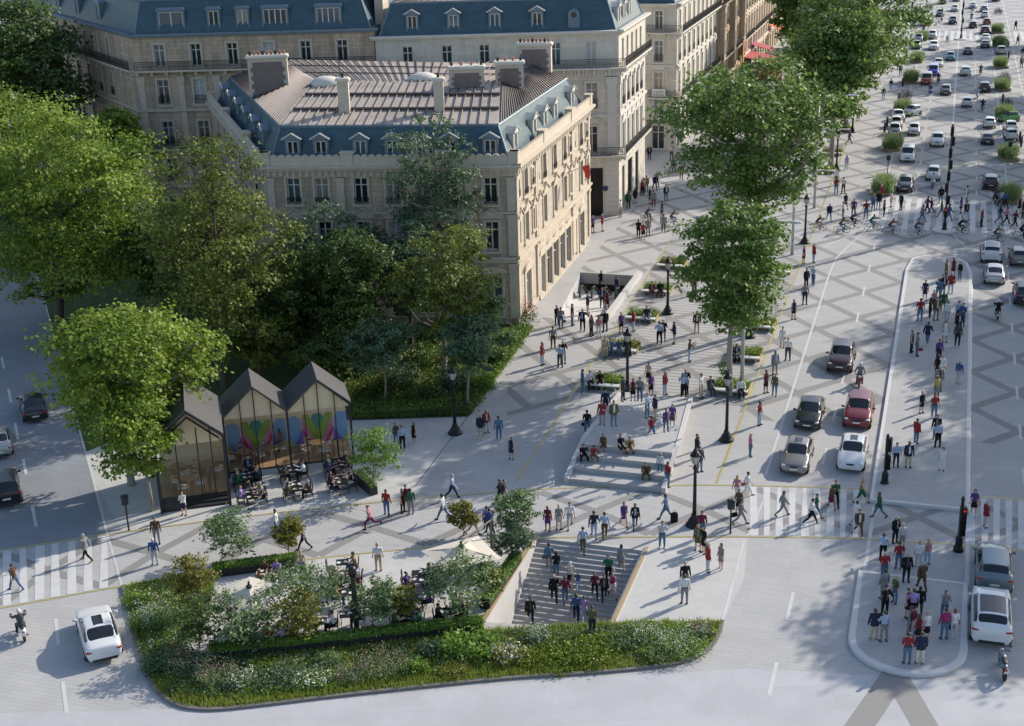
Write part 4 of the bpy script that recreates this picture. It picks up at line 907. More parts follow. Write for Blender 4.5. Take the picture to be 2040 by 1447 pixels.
# ---- shrubs and small trees of the terrace
SH = [(440, 1122, (393, 1028, 502, 1115), L_shrub, 'airy bluish green shrub rising from the rear hedge planter, beside the open path', .13),
      (576, 1108, (541, 1030, 603, 1098), L_gold, 'round golden green shrub beside the walking couple, over the rear hedge planter', .12),
      (924, 1068, (888, 998, 948, 1058), L_gold, 'round golden green shrub on the path side of the big right parasol', .12),
      (1030, 1092, (985, 978, 1074, 1062), L_shrub, 'tall bluish green shrub at the stair head, right of the big parasol', .13),
      (1018, 1122, (972, 1050, 1064, 1112), L_teal, 'darker bushy shrub directly below the tall one at the stair head', .12),
      (378, 1232, (333, 1112, 420, 1205), L_gold, 'golden green shrub at the top left corner of the flower bed', .12),
      (398, 1292, (342, 1165, 455, 1285), L_dark, 'dark green shrub in the flower bed left of the small parasol', .12),
      (478, 1296, (425, 1180, 565, 1288), L_shrub, 'loose green shrub in front of the small left parasol', .13),
      (592, 1278, (538, 1182, 648, 1268), L_gold, 'golden shrub at the front planter hiding a red chair', .12),
      (600, 1240, (545, 1122, 685, 1235), L_shrub, 'tall pale green shrub right of the small left parasol', .13),
      (742, 1252, (698, 1150, 792, 1246), L_shrub, 'upright pale green shrub beside the dark lamp post of the terrace', .13),
      (806, 1246, (780, 1168, 832, 1240), L_gold, 'small golden shrub between the terrace tables, right of the lamp post', .11),
      (905, 1240, (855, 1112, 992, 1236), L_shrub, 'widest bluish green shrub, below the big right parasol', .14),
      (972, 1204, (940, 1118, 1002, 1180), L_olive, 'olive shrub at the right end of the big parasol near the stair hedge', .12),
      (743, 985, (704, 850, 792, 968), L_hedge, 'bright green shrub tree in the black planter right of the cafe kiosk', .13)]
for k, (bx, by, box, lm, lb, ls) in enumerate(SH):
    l_, t_, r_, b_ = box; box = (l_-(r_-l_)*.06, t_-(b_-t_)*.06, r_+(r_-l_)*.06, b_)
    px_tree('shrub', bx, by, box, lm, m_barkp, lb, 60+k, nb=20, ncl=24, nl=9, ls=ls*.9, tr=.045, brf=.32, th=.1, hollow=.2, limbs=6, cat='shrub')
# ---- scatter helpers
def inside(poly, p):
    x, y = p; c = False; n = len(poly)
    for i in range(n):
        x0, y0 = poly[i][0], poly[i][1]; x1, y1 = poly[i-1][0], poly[i-1][1]
        if (y0 > y) != (y1 > y) and x < (x1-x0)*(y-y0)/(y1-y0)+x0: c = not c
    return c
def scatter_pts(poly, n, rg, holes=()):
    P = np.array([(p[0], p[1]) for p in poly]); lo, hi = P.min(0), P.max(0); out = []
    while len(out) < n:
        q = rg.uniform(lo, hi)
        if inside(poly, q) and not any(inside(h, q) for h in holes): out.append(q)
    return np.array(out)
def tufts(name, pts, rg, h, nl, spread, ls, m, kind=None, parent=None, z0=0., wild=.5, tmean=.5):
    n = len(pts); hh = h*rg.uniform(.5, 1.25, n); C = np.repeat(np.c_[pts, np.zeros(n)+z0], nl, 0); k = rg.uniform(0.05, 1, (n*nl, 1))
    C = C+np.c_[rg.normal(size=(n*nl, 2))*spread, (np.repeat(hh, nl)[:, None]*k)]
    N = np.c_[rg.normal(size=(n*nl, 2))*wild, np.full(n*nl, .8)]+rg.normal(size=(n*nl, 3))*.3
    t = np.repeat(rg.normal(tmean, .22, n), nl)+rg.normal(0, .13, n*nl)
    o = link(name, leaves_mesh(name, C, N, ls, t, rg), m, parent)
    if kind: o['kind'] = kind
    return o
def blades(name, pts, rg, h, wd, m, kind=None, parent=None, z0=0., lean=.35, nb=1, spread=.05, tmean=.5):
    """upright grass blades (two-segment)"""
    P = np.repeat(pts, nb, 0)+rg.normal(size=(len(pts)*nb, 2))*spread; n = len(P); hh = h*rg.uniform(.55, 1.2, n)[:, None]
    a = rg.uniform(0, 2*np.pi, n); d = np.c_[np.cos(a), np.sin(a), np.zeros(n)]; s = np.c_[-np.sin(a), np.cos(a), np.zeros(n)]*wd/2
    b0 = np.c_[P, np.full(n, z0)]; up = np.array([0, 0, 1.]); ln = rg.uniform(.2, 1, (n, 1))*lean
    m1 = b0+up*hh*.6+d*hh*ln*.3; t1 = b0+up*hh*(1-.3*ln)+d*hh*ln
    V = np.stack([b0-s, b0+s, m1+s*.8, m1-s*.8, t1], 1).reshape(-1, 3); i = np.arange(n)*5
    F = np.stack([i, i+1, i+2, i, i+2, i+3, i+3, i+2, i+4], 1).reshape(-1)
    me = bpy.data.meshes.new(name); me.vertices.add(5*n); me.vertices.foreach_set('co', V.astype(np.float32).ravel()); me.loops.add(9*n); me.loops.foreach_set('vertex_index', F.astype(np.int32))
    me.polygons.add(3*n); me.polygons.foreach_set('loop_start', np.arange(0, 9*n, 3, dtype=np.int32)); me.polygons.foreach_set('loop_total', np.full(3*n, 3, np.int32))
    at = me.attributes.new('tint', 'FLOAT', 'FACE'); at.data.foreach_set('value', np.repeat(np.clip(rg.normal(tmean, .25, n), 0, 1), 3).astype(np.float32)); me.update(calc_edges=True)
    o = link(name, me, m, parent)
    if kind: o['kind'] = kind
    return o
rg = np.random.default_rng(5)
# ---- flower bed around the terrace
bedpx = [(245, 1169), (330, 1155), (432, 1142), (418, 1200), (345, 1300), (440, 1314), (700, 1291), (964, 1258), (1032, 1252), (1216, 1242), (1300, 1239), (1438, 1239), (1434, 1258), (1420, 1284), (1390, 1308), (1330, 1326), (1180, 1341), (1000, 1353), (700, 1384), (470, 1411), (390, 1413), (345, 1402), (310, 1374), (290, 1335), (266, 1255)]
bed = px(*bedpx)
sheet('flower_bed_soil', bed, m_soil, .02)
edge = smoothline(px((245, 1169), (266, 1255), (290, 1335), (310, 1374), (345, 1402), (390, 1414), (470, 1412), (700, 1385), (1000, 1354), (1180, 1342), (1330, 1327), (1390, 1309), (1420, 1285), (1434, 1259), (1439, 1239)), 5)
b = B()
vs = []; fs = []
for i, p in enumerate(edge):
    d = (edge[min(i+1, len(edge)-1)]-edge[max(i-1, 0)]).normalized(); nn = Vector((-d.y, d.x, 0))*.1
    vs += [(p.x+nn.x, p.y+nn.y, 0), (p.x+nn.x, p.y+nn.y, .13), (p.x-nn.x, p.y-nn.y, .13), (p.x-nn.x, p.y-nn.y, 0)]
for i in range(len(edge)-1):
    for k in range(3): fs.append((4*i+k, 4*i+k+1, 4*i+4+k+1, 4*i+4+k))
b.add(vs, fs); o = b.obj('bed_edging', mat('dark_edging', (.16, .15, .14), .8)); o['kind'] = 'structure'
sp = scatter_pts(bed, 17000, rg)
blades('grass', sp, rg, .30, .032, L_grass, 'stuff', nb=4, spread=.08)
def patch(pp): return px(*pp)
regions = [('ground_cover', 850, .38, 12, .15, .075, L_hedge, [(255, 1180), (330, 1165), (420, 1250), (345, 1310), (420, 1330), (440, 1395), (330, 1380), (275, 1260)]),
           ('ground_cover', 700, .36, 12, .16, .085, L_teal, [(300, 1270), (420, 1310), (640, 1310), (700, 1340), (520, 1385), (330, 1390)]),
           ('ground_cover', 800, .34, 11, .15, .075, L_hedge, [(440, 1330), (700, 1300), (960, 1270), (1030, 1330), (700, 1370), (470, 1398)]),
           ('ground_cover', 480, .36, 11, .16, .08, L_teal, [(970, 1265), (1280, 1250), (1330, 1290), (1180, 1300), (1000, 1300)]),
           ('ground_cover', 800, .4, 11, .14, .10, L_lime, [(1050, 1300), (1150, 1280), (1250, 1272), (1262, 1300), (1160, 1328), (1040, 1335)]),
           ('ground_cover', 500, .4, 10, .14, .09, L_hedge, [(1240, 1270), (1400, 1250), (1425, 1265), (1380, 1300), (1280, 1320)])]
for nm, n, h, nl, spd, ls, lm, pp in regions: tufts(nm, scatter_pts(patch(pp), n, rg, ()), rg, h, nl, spd, ls, lm, 'stuff')
for nm, n, h, m, pp, ls in (('white_flowers', 300, .62, L_wht, [(258, 1190), (330, 1170), (400, 1240), (380, 1280), (300, 1300)], .06), ('white_flowers', 190, .5, L_wht, [(500, 1330), (700, 1312), (900, 1290), (960, 1330), (700, 1365), (520, 1380)], .05), ('white_flowers', 200, .2, L_wht, [(1000, 1345), (1300, 1320), (1420, 1265), (1380, 1250), (1200, 1330)], .05)):
    tufts(nm, scatter_pts(patch(pp), n, rg), rg, h, 4, .08, ls, m, 'stuff')
def clump(name, bx, by, rad, h, n, nl, ls, lm, label, tm=.5, flower=None):
    t = thing(name, G(bx, by), 0, label, 'shrub'); rr = np.random.default_rng(int(bx*7+by)); a = rr.uniform(0, 6.28, n); k = rad*np.sqrt(rr.uniform(0, 1, n)); pts = np.c_[k*np.cos(a), k*np.sin(a)*.8]
    o = tufts('foliage', pts, rr, h, nl, rad*.13, ls, lm, None, t, tmean=tm)
    if flower is not None: tufts('blossom', pts[:n*3//4], rr, h*1.15, 7, rad*.12, ls*.7, flower, None, t, z0=h*.25)
clump('flowering_shrub', 385, 1345, 1.2, 1.2, 110, 14, .07, L_teal, 'pink plumed shrub in the lower left of the flower bed', flower=L_pink)
clump('flowering_shrub', 432, 1362, 1.1, 1.0, 100, 14, .07, L_shrub, 'second pink plumed shrub, nearest the bed edge at lower left', flower=L_pink)
clump('flowering_shrub', 768, 1338, 1.4, .9, 130, 12, .07, L_shrub, 'pale pink plumed shrub in the middle of the bed below the terrace lamp', flower=L_pink)
clump('flowering_shrub', 1358, 1300, 1.35, .9, 140, 12, .08, L_hedge, 'white blossoming shrub at the right tip of the flower bed', flower=L_wht)
clump('leafy_shrub', 935, 1302, 1.5, 1.0, 140, 12, .15, L_hedge, 'large leaved bright shrub in the bed below the planter end')
clump('leafy_shrub', 1010, 1318, .9, .7, 70, 12, .12, L_gold, 'yellowish feathery shrub in the bed below the staircase left wall', flower=L_wht)
clump('leafy_shrub', 1165, 1310, 1.6, .6, 140, 12, .11, L_lime, 'lime yellow bush in the bed below the staircase')
clump('leafy_shrub', 1245, 1290, 1.1, .55, 90, 12, .10, L_teal, 'bluish bush in the bed right of the lime one')
clump('leafy_shrub', 300, 1250, 1.1, .95, 110, 12, .09, L_hedge, 'dense green bush with white specks at the left side of the flower bed', flower=L_wht)
clump('leafy_shrub', 560, 1360, 1.2, .6, 110, 12, .09, L_teal, 'bluish bush in the bed below the small parasol')
clump('leafy_shrub', 320, 1335, 1.0, .95, 100, 12, .10, L_teal, 'bluish bush at the lower left curve of the flower bed')
vr = random.Random(12); LM = [(L_hedge, 'bright green', None), (L_teal, 'bluish', None), (L_gold, 'golden', None), (L_shrub, 'pale green', L_wht), (L_lime, 'lime', None), (L_hedge, 'green', L_wht), (L_sage, 'sage green', None), (L_shrub, 'dusty', L_pink)]
for k, (bx, by, w_) in enumerate(((275, 1205, 'near the upper left bed corner'), (300, 1295, 'left of the parasol shrubs'), (355, 1320, 'under the golden corner shrub'), (480, 1365, 'at the lower bed edge left of centre'), (520, 1340, 'below the left planter'), (620, 1362, 'at the bed edge below the left planter end'), (655, 1325, 'between the planter and the bed edge'), (700, 1355, 'left of the pale pink plumes'), (830, 1340, 'right of the pale pink plumes'), (860, 1305, 'hugging the right planter'), (905, 1345, 'at the bed edge below the big leaved shrub'), (1075, 1275, 'just below the stair end wall'), (1110, 1335, 'at the bed edge below the lime bush'), (1290, 1268, 'below the forecourt edge'), (1320, 1315, 'at the bed edge near the white shrub'), (1395, 1268, 'at the right bed tip'))):
    lm, nm, fw = LM[k % 8]; clump('bed_shrub', bx, by, vr.uniform(.6, 1.05), vr.uniform(.4, .75), 70, 11, vr.uniform(.07, .12), lm, 'low %s bed shrub %s' % (nm, w_), flower=fw)
# ---- lawn beside the mansion
lawnpx = [(935, 828), (1062, 650), (1024, 655), (530, 655), (330, 560), (160, 560), (150, 780), (430, 790), (700, 836)]
lawn = px((935, 830), (1063, 650), (1026, 640), (600, 600), (330, 420), (-60, 330), (-60, 520), (75, 545), (172, 900), (430, 800), (700, 838))
sheet('lawn', lawn, m_lawn, .022)
lp = px((935, 828), (1060, 653), (1020, 660), (650, 660), (560, 700), (700, 832))
blades('grass', scatter_pts(lp, 16000, rg), rg, .3, .045, L_grass, 'stuff', nb=3, spread=.15)
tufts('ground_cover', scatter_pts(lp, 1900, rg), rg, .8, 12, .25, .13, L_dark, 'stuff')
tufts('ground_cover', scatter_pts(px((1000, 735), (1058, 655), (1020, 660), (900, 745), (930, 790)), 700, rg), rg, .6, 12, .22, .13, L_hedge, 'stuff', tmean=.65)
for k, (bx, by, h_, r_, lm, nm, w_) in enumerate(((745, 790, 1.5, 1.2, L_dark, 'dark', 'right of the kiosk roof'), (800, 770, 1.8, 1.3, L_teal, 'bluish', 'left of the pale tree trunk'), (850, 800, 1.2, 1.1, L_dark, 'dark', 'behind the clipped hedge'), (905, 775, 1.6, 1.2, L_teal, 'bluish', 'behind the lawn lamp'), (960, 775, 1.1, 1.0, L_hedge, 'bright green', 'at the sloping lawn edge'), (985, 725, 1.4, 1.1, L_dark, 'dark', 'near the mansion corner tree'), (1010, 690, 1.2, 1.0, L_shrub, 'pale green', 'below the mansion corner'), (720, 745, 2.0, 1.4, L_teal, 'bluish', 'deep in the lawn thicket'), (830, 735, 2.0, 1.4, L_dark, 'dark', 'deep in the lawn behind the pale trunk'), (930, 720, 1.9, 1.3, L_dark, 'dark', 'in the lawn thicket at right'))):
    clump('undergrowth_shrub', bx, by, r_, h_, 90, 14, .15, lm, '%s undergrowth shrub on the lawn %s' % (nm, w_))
# hedge and wire fence at the lawn corner
def hedge(name, line, wd, h, lm, label, ls=.09, dens=260, z0=0., parent=None, nm='hedge'):
    rr = np.random.default_rng(len(label)+int(abs(line[0].x)*10)); L = sum((line[i+1]-line[i]).length for i in range(len(line)-1)); n = int(L*dens)
    ii = rr.integers(0, len(line)-1, n); t = rr.random(n); P = np.array([line[i].lerp(line[i+1], q)[:2] for i, q in zip(ii, t)])
    d = np.array([(line[i+1]-line[i]).normalized()[:2] for i in ii]); nn = np.c_[-d[:, 1], d[:, 0]]; s = rr.uniform(-1, 1, n); face = rr.random(n)
    off = np.where(face < .5, s, np.sign(s))*wd/2; z = np.where(face < .5, h*rr.uniform(.86, 1.06, n), rr.uniform(.05, 1, n)*h)
    C = np.c_[P+nn*off[:, None], z+z0]+rr.normal(size=(n, 3))*.03; N = np.c_[nn*np.where(face < .5, .2, 1)[:, None]*np.sign(s)[:, None], np.where(face < .5, 1, .5)]+rr.normal(size=(n, 3))*.45
    o = link(nm, leaves_mesh(nm, C, N, ls, rr.normal(.5, .25, n), rr), lm, parent)
    b = B(); strip(b, line, wd*.8, z0+h*.8); c = b.obj('hedge_core', mat('hedge_core', (.02, .04, .012), .9), o if parent is None else o)
    if parent is None: tag(o, label, 'hedge')
    return o
hedge('hedge', [G(705, 826), G(800, 822), G(920, 815)], 1.6, .6, L_hedge, 'low green hedge behind the wire fence, at the front edge of the lawn', .13, 420)
t = thing('wire_fence', (0, 0, 0), 0, 'low dark wire fence along the front edge of the lawn', 'fence')
fl_ = [G(703, 838), G(932, 829), G(1062, 651)]
for i in range(2):
    a, c = fl_[i], fl_[i+1]; Lf_ = (c-a).length; n = int(Lf_/1.6) if i == 0 else 0
    if i: break
    b = B()
    for k in range(int(Lf_/.16)+1): p = a.lerp(c, k*.16/Lf_); b.tube([p, p+Vector((0, 0, .95))], .012, 3)
    for z in (.15, .5, .95): b.tube([a+Vector((0, 0, z)), c+Vector((0, 0, z))], .016, 4)
    b.obj('mesh_panel', m_iron, t)
    for k in range(n+1): p = a.lerp(c, k/n); b = B(); b.tube([p, p+Vector((0, 0, 1.05))], .03, 5); b.obj('post', m_iron, t)
# ================================================================== street furniture, kiosk and terrace
def copy_tree(o, loc=None, rz=None, label=None, group=None, parent=None):
    c = o.copy(); COL.objects.link(c)
    if parent is not None: c.parent = parent
    for ch in o.children: copy_tree(ch, parent=c)
    if loc is not None: c.location = loc
    if rz is not None: c.rotation_euler = (0, 0, rz)
    if label: c['label'] = label
    if group: c['group'] = group
    return c
m_black = mat('black_painted_steel', (.016, .016, .018), .45, .3)
m_blackm = mat('black_matte_steel', (.022, .022, .023), .7)
m_steel = mat('galvanised_steel', (.42, .42, .42), .45, .5)
m_lens = mat('lantern_glass', (.45, .44, .40), .15, var=.1)
m_redl = mat('red_signal_lamp', (.8, .03, .03), .4, emit=.5)
m_offl = mat('unlit_signal_lamp', (.03, .03, .03), .3)
# ---- kiosk
kd = R(13.); kO = G(456, 952); 
K_ = thing('cafe_kiosk', (kO.x, kO.y, 0), kd, 'three gabled glass and timber cafe kiosk with a coloured mural, beside the left road', 'kiosk')
m_shing = mat('dark_roof_shingle', (.062, .06, .062), .6, var=.7, scale=3, stretch=(.6, 6, 1), bump=.2)
m_pine = mat('pale_pine_boards', (.78, .60, .40), .6, var=.16, scale=5, stretch=(8, 1, .3))
m_floor = mat('oak_floor', (.40, .245, .13), .45, var=.2, scale=4, stretch=(.4, 8, 1))
m_clear = bpy.data.materials.new('clear_glazing'); m_clear.use_nodes = True
n = m_clear.node_tree; n.nodes.clear(); tr_ = n.nodes.new('ShaderNodeBsdfTransparent'); tr_.inputs[0].default_value = (.96, .975, .97, 1); gl_ = n.nodes.new('ShaderNodeBsdfGlossy'); gl_.inputs['Roughness'].default_value = .03
mx_ = n.nodes.new('ShaderNodeMixShader'); mx_.inputs[0].default_value = .025; ou_ = n.nodes.new('ShaderNodeOutputMaterial'); n.links.new(tr_.outputs[0], mx_.inputs[1]); n.links.new(gl_.outputs[0], mx_.inputs[2]); n.links.new(mx_.outputs[0], ou_.inputs[0])
EV, RD, KW, KD, FZ = 4.35, 6.25, 4.18, 3.2, .42
def gable_roof(x0, x1, y0, y1, ez, rz_, name='roof'):
    b = B(); xm = (x0+x1)/2; t = .14
    for xa, xb, za, zb in ((x0, xm, ez, rz_), (xm, x1, rz_, ez)):
        b.add([(xa, y0, za), (xb, y0, zb), (xb, y1, zb), (xa, y1, za), (xa, y0, za+t), (xb, y0, zb+t), (xb, y1, zb+t), (xa, y1, za+t)], [(0, 3, 2, 1), (4, 5, 6, 7), (0, 1, 5, 4), (2, 3, 7, 6), (1, 2, 6, 5), (3, 0, 4, 7)])
    return b.obj(name, m_shing, K_)
gable_roof(-.02, KW, -.25, KD+.1, EV, RD); gable_roof(KW, 2*KW+.1, -.25, KD+.1, EV, RD); E1, R1 = EV+.5, RD+.45
gable_roof(-4.4, -.05, -4.25, 2.2, E1, R1)
b = B(); b.box(0, 2*KW, 0, KD, .0, FZ); b.obj('floor', m_floor, K_)
b = B(); b.box(-4.35, -.05, -2.9, 2.1, .0, FZ+.005); b.obj('floor', m_floor, K_)
b = B(); b.box(.02, 2*KW, -.04, -.005, 0, FZ-.05); b.obj('plinth', mat('white_plinth', (.6, .6, .6), .6), K_)
b = B(); b.box(0, 2*KW, KD-.12, KD, FZ, EV); b.box(0, .1, .1, KD-.12, FZ, EV-.4); b.obj('back_wall', m_pine, K_)
b = B(); b.box(-4.35, -.1, 1.98, 2.1, FZ, E1-.05); b.obj('back_wall', m_pine, K_)
for x0 in (0, KW):
    b = B(); b.add([(x0, KD-.13, EV), (x0+KW, KD-.13, EV), (x0+KW/2, KD-.13, RD)], [(0, 1, 2)]); b.obj('gable_boards', m_pine, K_)
    b = B(); b.add([(x0+.05, .12, EV-.25), (x0+KW-.05, .12, EV-.25), (x0+KW-.05, .12, EV), (x0+KW/2, .12, RD-.05), (x0+.05, .12, EV)], [(0, 1, 2, 3, 4)]); b.obj('gable_boards', m_pine, K_)
b = B(); b.add([(-4.3, -2.95, E1-.85), (-.1, -2.95, E1-.85), (-.1, -2.95, E1-.05), (-2.2, -2.95, R1-.1), (-4.3, -2.95, E1-.05)], [(0, 1, 2, 3, 4)]); b.obj('gable_boards', m_pine, K_)
# mural of slanted colour bands
def mc(n_, c): return mat('mural_'+n_, c, .6, var=.12, scale=.8)
b = B(); mats = [mc('blue', (.19, .33, .55)), mc('pink', (.62, .15, .36)), mc('crimson', (.45, .02, .07)), mc('olive', (.25, .34, .04)), mc('green', (.05, .26, .18)), mc('violet', (.20, .10, .45)), mc('yellow', (.55, .46, .05)), mc('cream', (.55, .50, .36))]
def poly(pts, mi, y):
    b.m = mi; b.add([(p[0], y, p[1]) for p in pts], [tuple(range(len(pts)))])
Y0 = KD-.14; zb, zt = FZ, EV-1.0
for x0 in (0, KW):
    c = x0+KW/2+.1; q = lambda *a: [(c+x, FZ+z) for x, z in a]; k = 0
    for s in (-1, 1):
        f = lambda *a: q(*[(s*x, z) for x, z in (a if s > 0 else a[::-1])])
        poly(f((1.12, .25), (1.45, .08), (2.02, .08), (2.02, 2.1), (1.45, 2.2), (1.12, 1.8)), 0, Y0-.01); poly(f((1.02, .05), (1.62, .05), (1.08, 1.15)), 5, Y0-.02); poly(f((1.7, .05), (2.02, .05), (2.02, .6)), 6, Y0-.03)
        poly(f((.45, .08), (.72, .08), (1.02, .75), (1.02, 1.25)), 2, Y0-.03); poly(f((.16, .08), (.46, .08), (1.02, 1.25), (1.03, 1.85)), 1, Y0-.04); poly(f((0, .1), (.2, .1), (1.05, 2.0), (.95, 2.2), (.62, 2.2), (0, .95)), 3, Y0-.05)
    poly(q((0, .95), (.16, 1.25), (.44, 1.85), (.26, 2.2), (-.26, 2.2), (-.44, 1.85), (-.16, 1.25)), 4, Y0-.045)
b.obj('mural', mats, K_)
# black frames, posts, glass
def post(x, y, z0, z1, w_=.07, nm='post'):
    b = B(); b.box(x-w_, x+w_, y-w_, y+w_, z0, z1); return b.obj(nm, m_blackm, K_)
for x in (.02, KW, 2*KW): post(x, -.1, 0, EV)
for x0 in (0, KW):
    for x in (KW*.28, KW*.5, KW*.76): post(x0+x, -.06, FZ, EV+(RD-EV)*(1-abs(x/KW-.5)*2)-.05, .035, 'mullion')
    b = B(); b.add([(x0, -.07, FZ), (x0+KW, -.07, FZ), (x0+KW, -.07, EV), (x0+KW/2, -.07, RD), (x0, -.07, EV)], [(0, 1, 2, 3, 4)]); b.obj('glazing', m_clear, K_)
    b = B(); b.tube([(x0+.02, -.1, EV), (x0+KW/2, -.1, RD), (x0+KW-.02, -.1, EV)], .07, 4); b.obj('gable_frame', m_blackm, K_)
b = B(); b.box(2*KW-.02, 2*KW, 0, KD, FZ, EV); b.obj('glazing', m_clear, K_)
b = B(); b.box(0, 2*KW, -.12, -.05, FZ-.08, FZ+.02); b.obj('sill_beam', m_blackm, K_)
for x in (-4.35, -.1): post(x, -4.2, 0, E1, .08); post(x, -2.95, 0, E1-.05, .06)
for x in (-3.1, -1.75, -.9): post(x, -2.97, FZ, E1+.2, .035, 'mullion')
e1, r1 = E1-.03, R1-.03
b = B(); b.tube([(-4.35, -4.2, e1), (-2.2, -4.2, r1), (-.1, -4.2, e1)], .08, 4); b.tube([(-4.35, -4.0, e1-.45), (-2.2, -4.0, r1-.45), (-.1, -4.0, e1-.45)], .055, 4); b.tube([(-4.35, -3.1, e1-.8), (-2.2, -3.1, r1-.8), (-.1, -3.1, e1-.8)], .055, 4); b.tube([(-2.2, -4.2, r1), (-2.2, -3, r1-.1)], .06, 4); b.obj('gable_frame', m_blackm, K_)
b = B(); b.add([(-4.3, -2.99, FZ), (-.1, -2.99, FZ), (-.1, -2.99, e1), (-2.2, -2.99, r1), (-4.3, -2.99, e1)], [(0, 1, 2, 3, 4)]); b.box(-.12, -.1, -2.95, 0, FZ, e1); b.box(-4.36, -4.34, -2.95, 2.0, FZ, e1); b.obj('glazing', m_clear, K_)
b = B(); b.box(-3.15, -.15, -3.35, -2.99, 0, .42); b.box(-3.15, -.15, -3.7, -3.35, 0, .28); b.box(-3.15, -.15, -4.05, -3.7, 0, .14); b.obj('entrance_steps', m_blackm, K_)
b = B(); b.box(-4.3, -3.2, -4.1, -4.0, 0, 1.0); b.obj('sign_panel', m_blackm, K_)
text('NU', .62, Matrix.Translation((-3.75, -4.105, .25)), mat('faint_sign_letters', (.05, .05, .05), .5), K_)
for x in (-1.6, -1.2, 1.55, 2.0, 2*KW-1.3, 2*KW-.95):
    b = B(); y = -3.02 if x < 0 else -.12; b.tube([(x, y, FZ+.1), (x, y, FZ+1.5), (x+.3, y, FZ+1.5), (x+.3, y, FZ+.1), (x, y, FZ+.1)], .025, 4); b.obj('door_handle', m_blackm, K_)
# ---- chairs and tables
m_oakc = mat('pale_oak', (.50, .36, .22), .5); m_seat = mat('white_cushion', (.58, .56, .53), .8)
def wood_chair(loc, rz, label, group):
    t = thing('wooden_chair', loc, rz, label, 'chair', group)
    b = B(); b.box(-.25, .25, -.24, .24, .41, .47); b.obj('seat', m_seat, t)
    b = B(); b.tube([(-.27, -.2, .66), (-.27, .12, .70), (-.16, .29, .78), (.16, .29, .78), (.27, .12, .70), (.27, -.2, .66)], .025, 5); b.box(-.15, .15, .25, .28, .64, .8); b.obj('backrest', m_oakc, t)
    for sx in (-1, 1):
        for sy in (-1, 1): b = B(); b.tube([(sx*.27, sy*.24, 0), (sx*.25, sy*.21, .44), (sx*.27, sy*.2, .67 if sy < 0 else .72)], .02, 5); b.obj('leg', m_oakc, t)
    return t
wc = wood_chair((0, 0, 0), 0, 'pale oak armchair with white cushion inside the glazed kiosk', 'oak armchairs inside the kiosk')
KM = Matrix.Translation((kO.x, kO.y, FZ)) @ Matrix.Rotation(kd, 4, 'Z')
def rtable(loc, label):
    t = thing('round_table', loc, 0, label, 'table', 'round oak tables inside the kiosk'); b = B(); b.lathe([(.5, .71), (.52, .73), (.5, .75)], 18); b.obj('tabletop', m_floor, t); b = B(); b.lathe([(.25, 0), (.06, .06), (.05, .71)], 10); b.obj('pedestal', m_oakc, t); return t
first = True
for tx, ty, offs in ((1.15, 1.45, (0, 1, 2, 3)), (3.0, 1.5, (0, 2, 3)), (6.1, 1.5, (0, 1, 2, 3)), (7.5, .9, (1,)), (-2.6, -1.75, (0, 1, 2, 3)), (-1.3, .2, (0, 2)), (-3.2, .4, (1, 3))):
    p = KM @ Vector((tx, ty, 0)); rtable(p, 'round oak cafe table inside the glazed kiosk')
    for k in offs:
        a = k*math.pi/2+.6+tx; q = KM @ Vector((tx+.85*math.cos(a), ty+.85*math.sin(a), 0))
        if first: wc.location = q; wc.rotation_euler = (0, 0, kd+a-math.pi/2); first = False
        else: copy_tree(wc, q, kd+a-math.pi/2)
def metal_chair():
    t = thing('terrace_chair', (0, 0, -50), 0, 'black slatted metal chair at a terrace table', 'chair', 'black terrace chairs')
    b = B(); [b.box(-.21, .21, y, y+.07, .44, .46) for y in (-.2, -.11, -.02, .07, .15)]; b.box(-.22, -.2, -.21, .22, .43, .455); b.box(.2, .22, -.21, .22, .43, .455); b.obj('seat', m_black, t)
    b = B(); [b.box(-.2, .2, .215+.12*(z-.45), .235+.12*(z-.45), z, z+.09) for z in (.58, .71, .84)]; b.tube([(-.21, .2, .45), (-.21, .25, .95), (.21, .25, .95), (.21, .2, .45)], .02, 4); b.obj('backrest', m_black, t)
    for sx in (-1, 1):
        for sy in (-1, 1): b = B(); b.tube([(sx*.23, sy*.27, 0), (sx*.2, sy*.17, .45)], .018, 4); b.obj('leg', m_black, t)
    b = B(); b.tube([(-.21, -.22, .2), (.21, -.22, .2)], .013, 4); b.obj('stretcher', m_black, t)
    return t
def bistro():
    t = thing('terrace_table', (0, 0, -50), 0, 'black folding bistro table on the terrace', 'table', 'black terrace tables')
    b = B(); b.box(-.36, .36, -.36, .36, .725, .75); b.obj('tabletop', m_black, t)
    for s in (-1, 1):
        b = B(); b.tube([(s*.3, -.3, 0), (s*.3, .3, .72)], .017, 4); b.tube([(s*.3, .3, 0), (s*.3, -.3, .72)], .017, 4); b.obj('leg', m_black, t)
    b = B(); b.tube([(-.3, -.3, .02), (.3, -.3, .02)], .014, 4); b.obj('stretcher', m_black, t); return t
chair0, table0 = metal_chair(), bistro(); used = {}
m_plate = mat('white_porcelain', (.72, .72, .70), .25)
b = B(); b.lathe([(.05, 0), (.13, .018), (.13, .024), (.05, .01)], 14); pl0 = b.obj('plate', m_plate); tag(pl0, 'small white plate laid on a black terrace table', 'plate', 'plates on the terrace tables')
def put(o, loc, rz):
    if o.name not in used: used[o.name] = 1; o.location = loc; o.rotation_euler = (0, 0, rz); return o
    return copy_tree(o, loc, rz)
SEATS = []
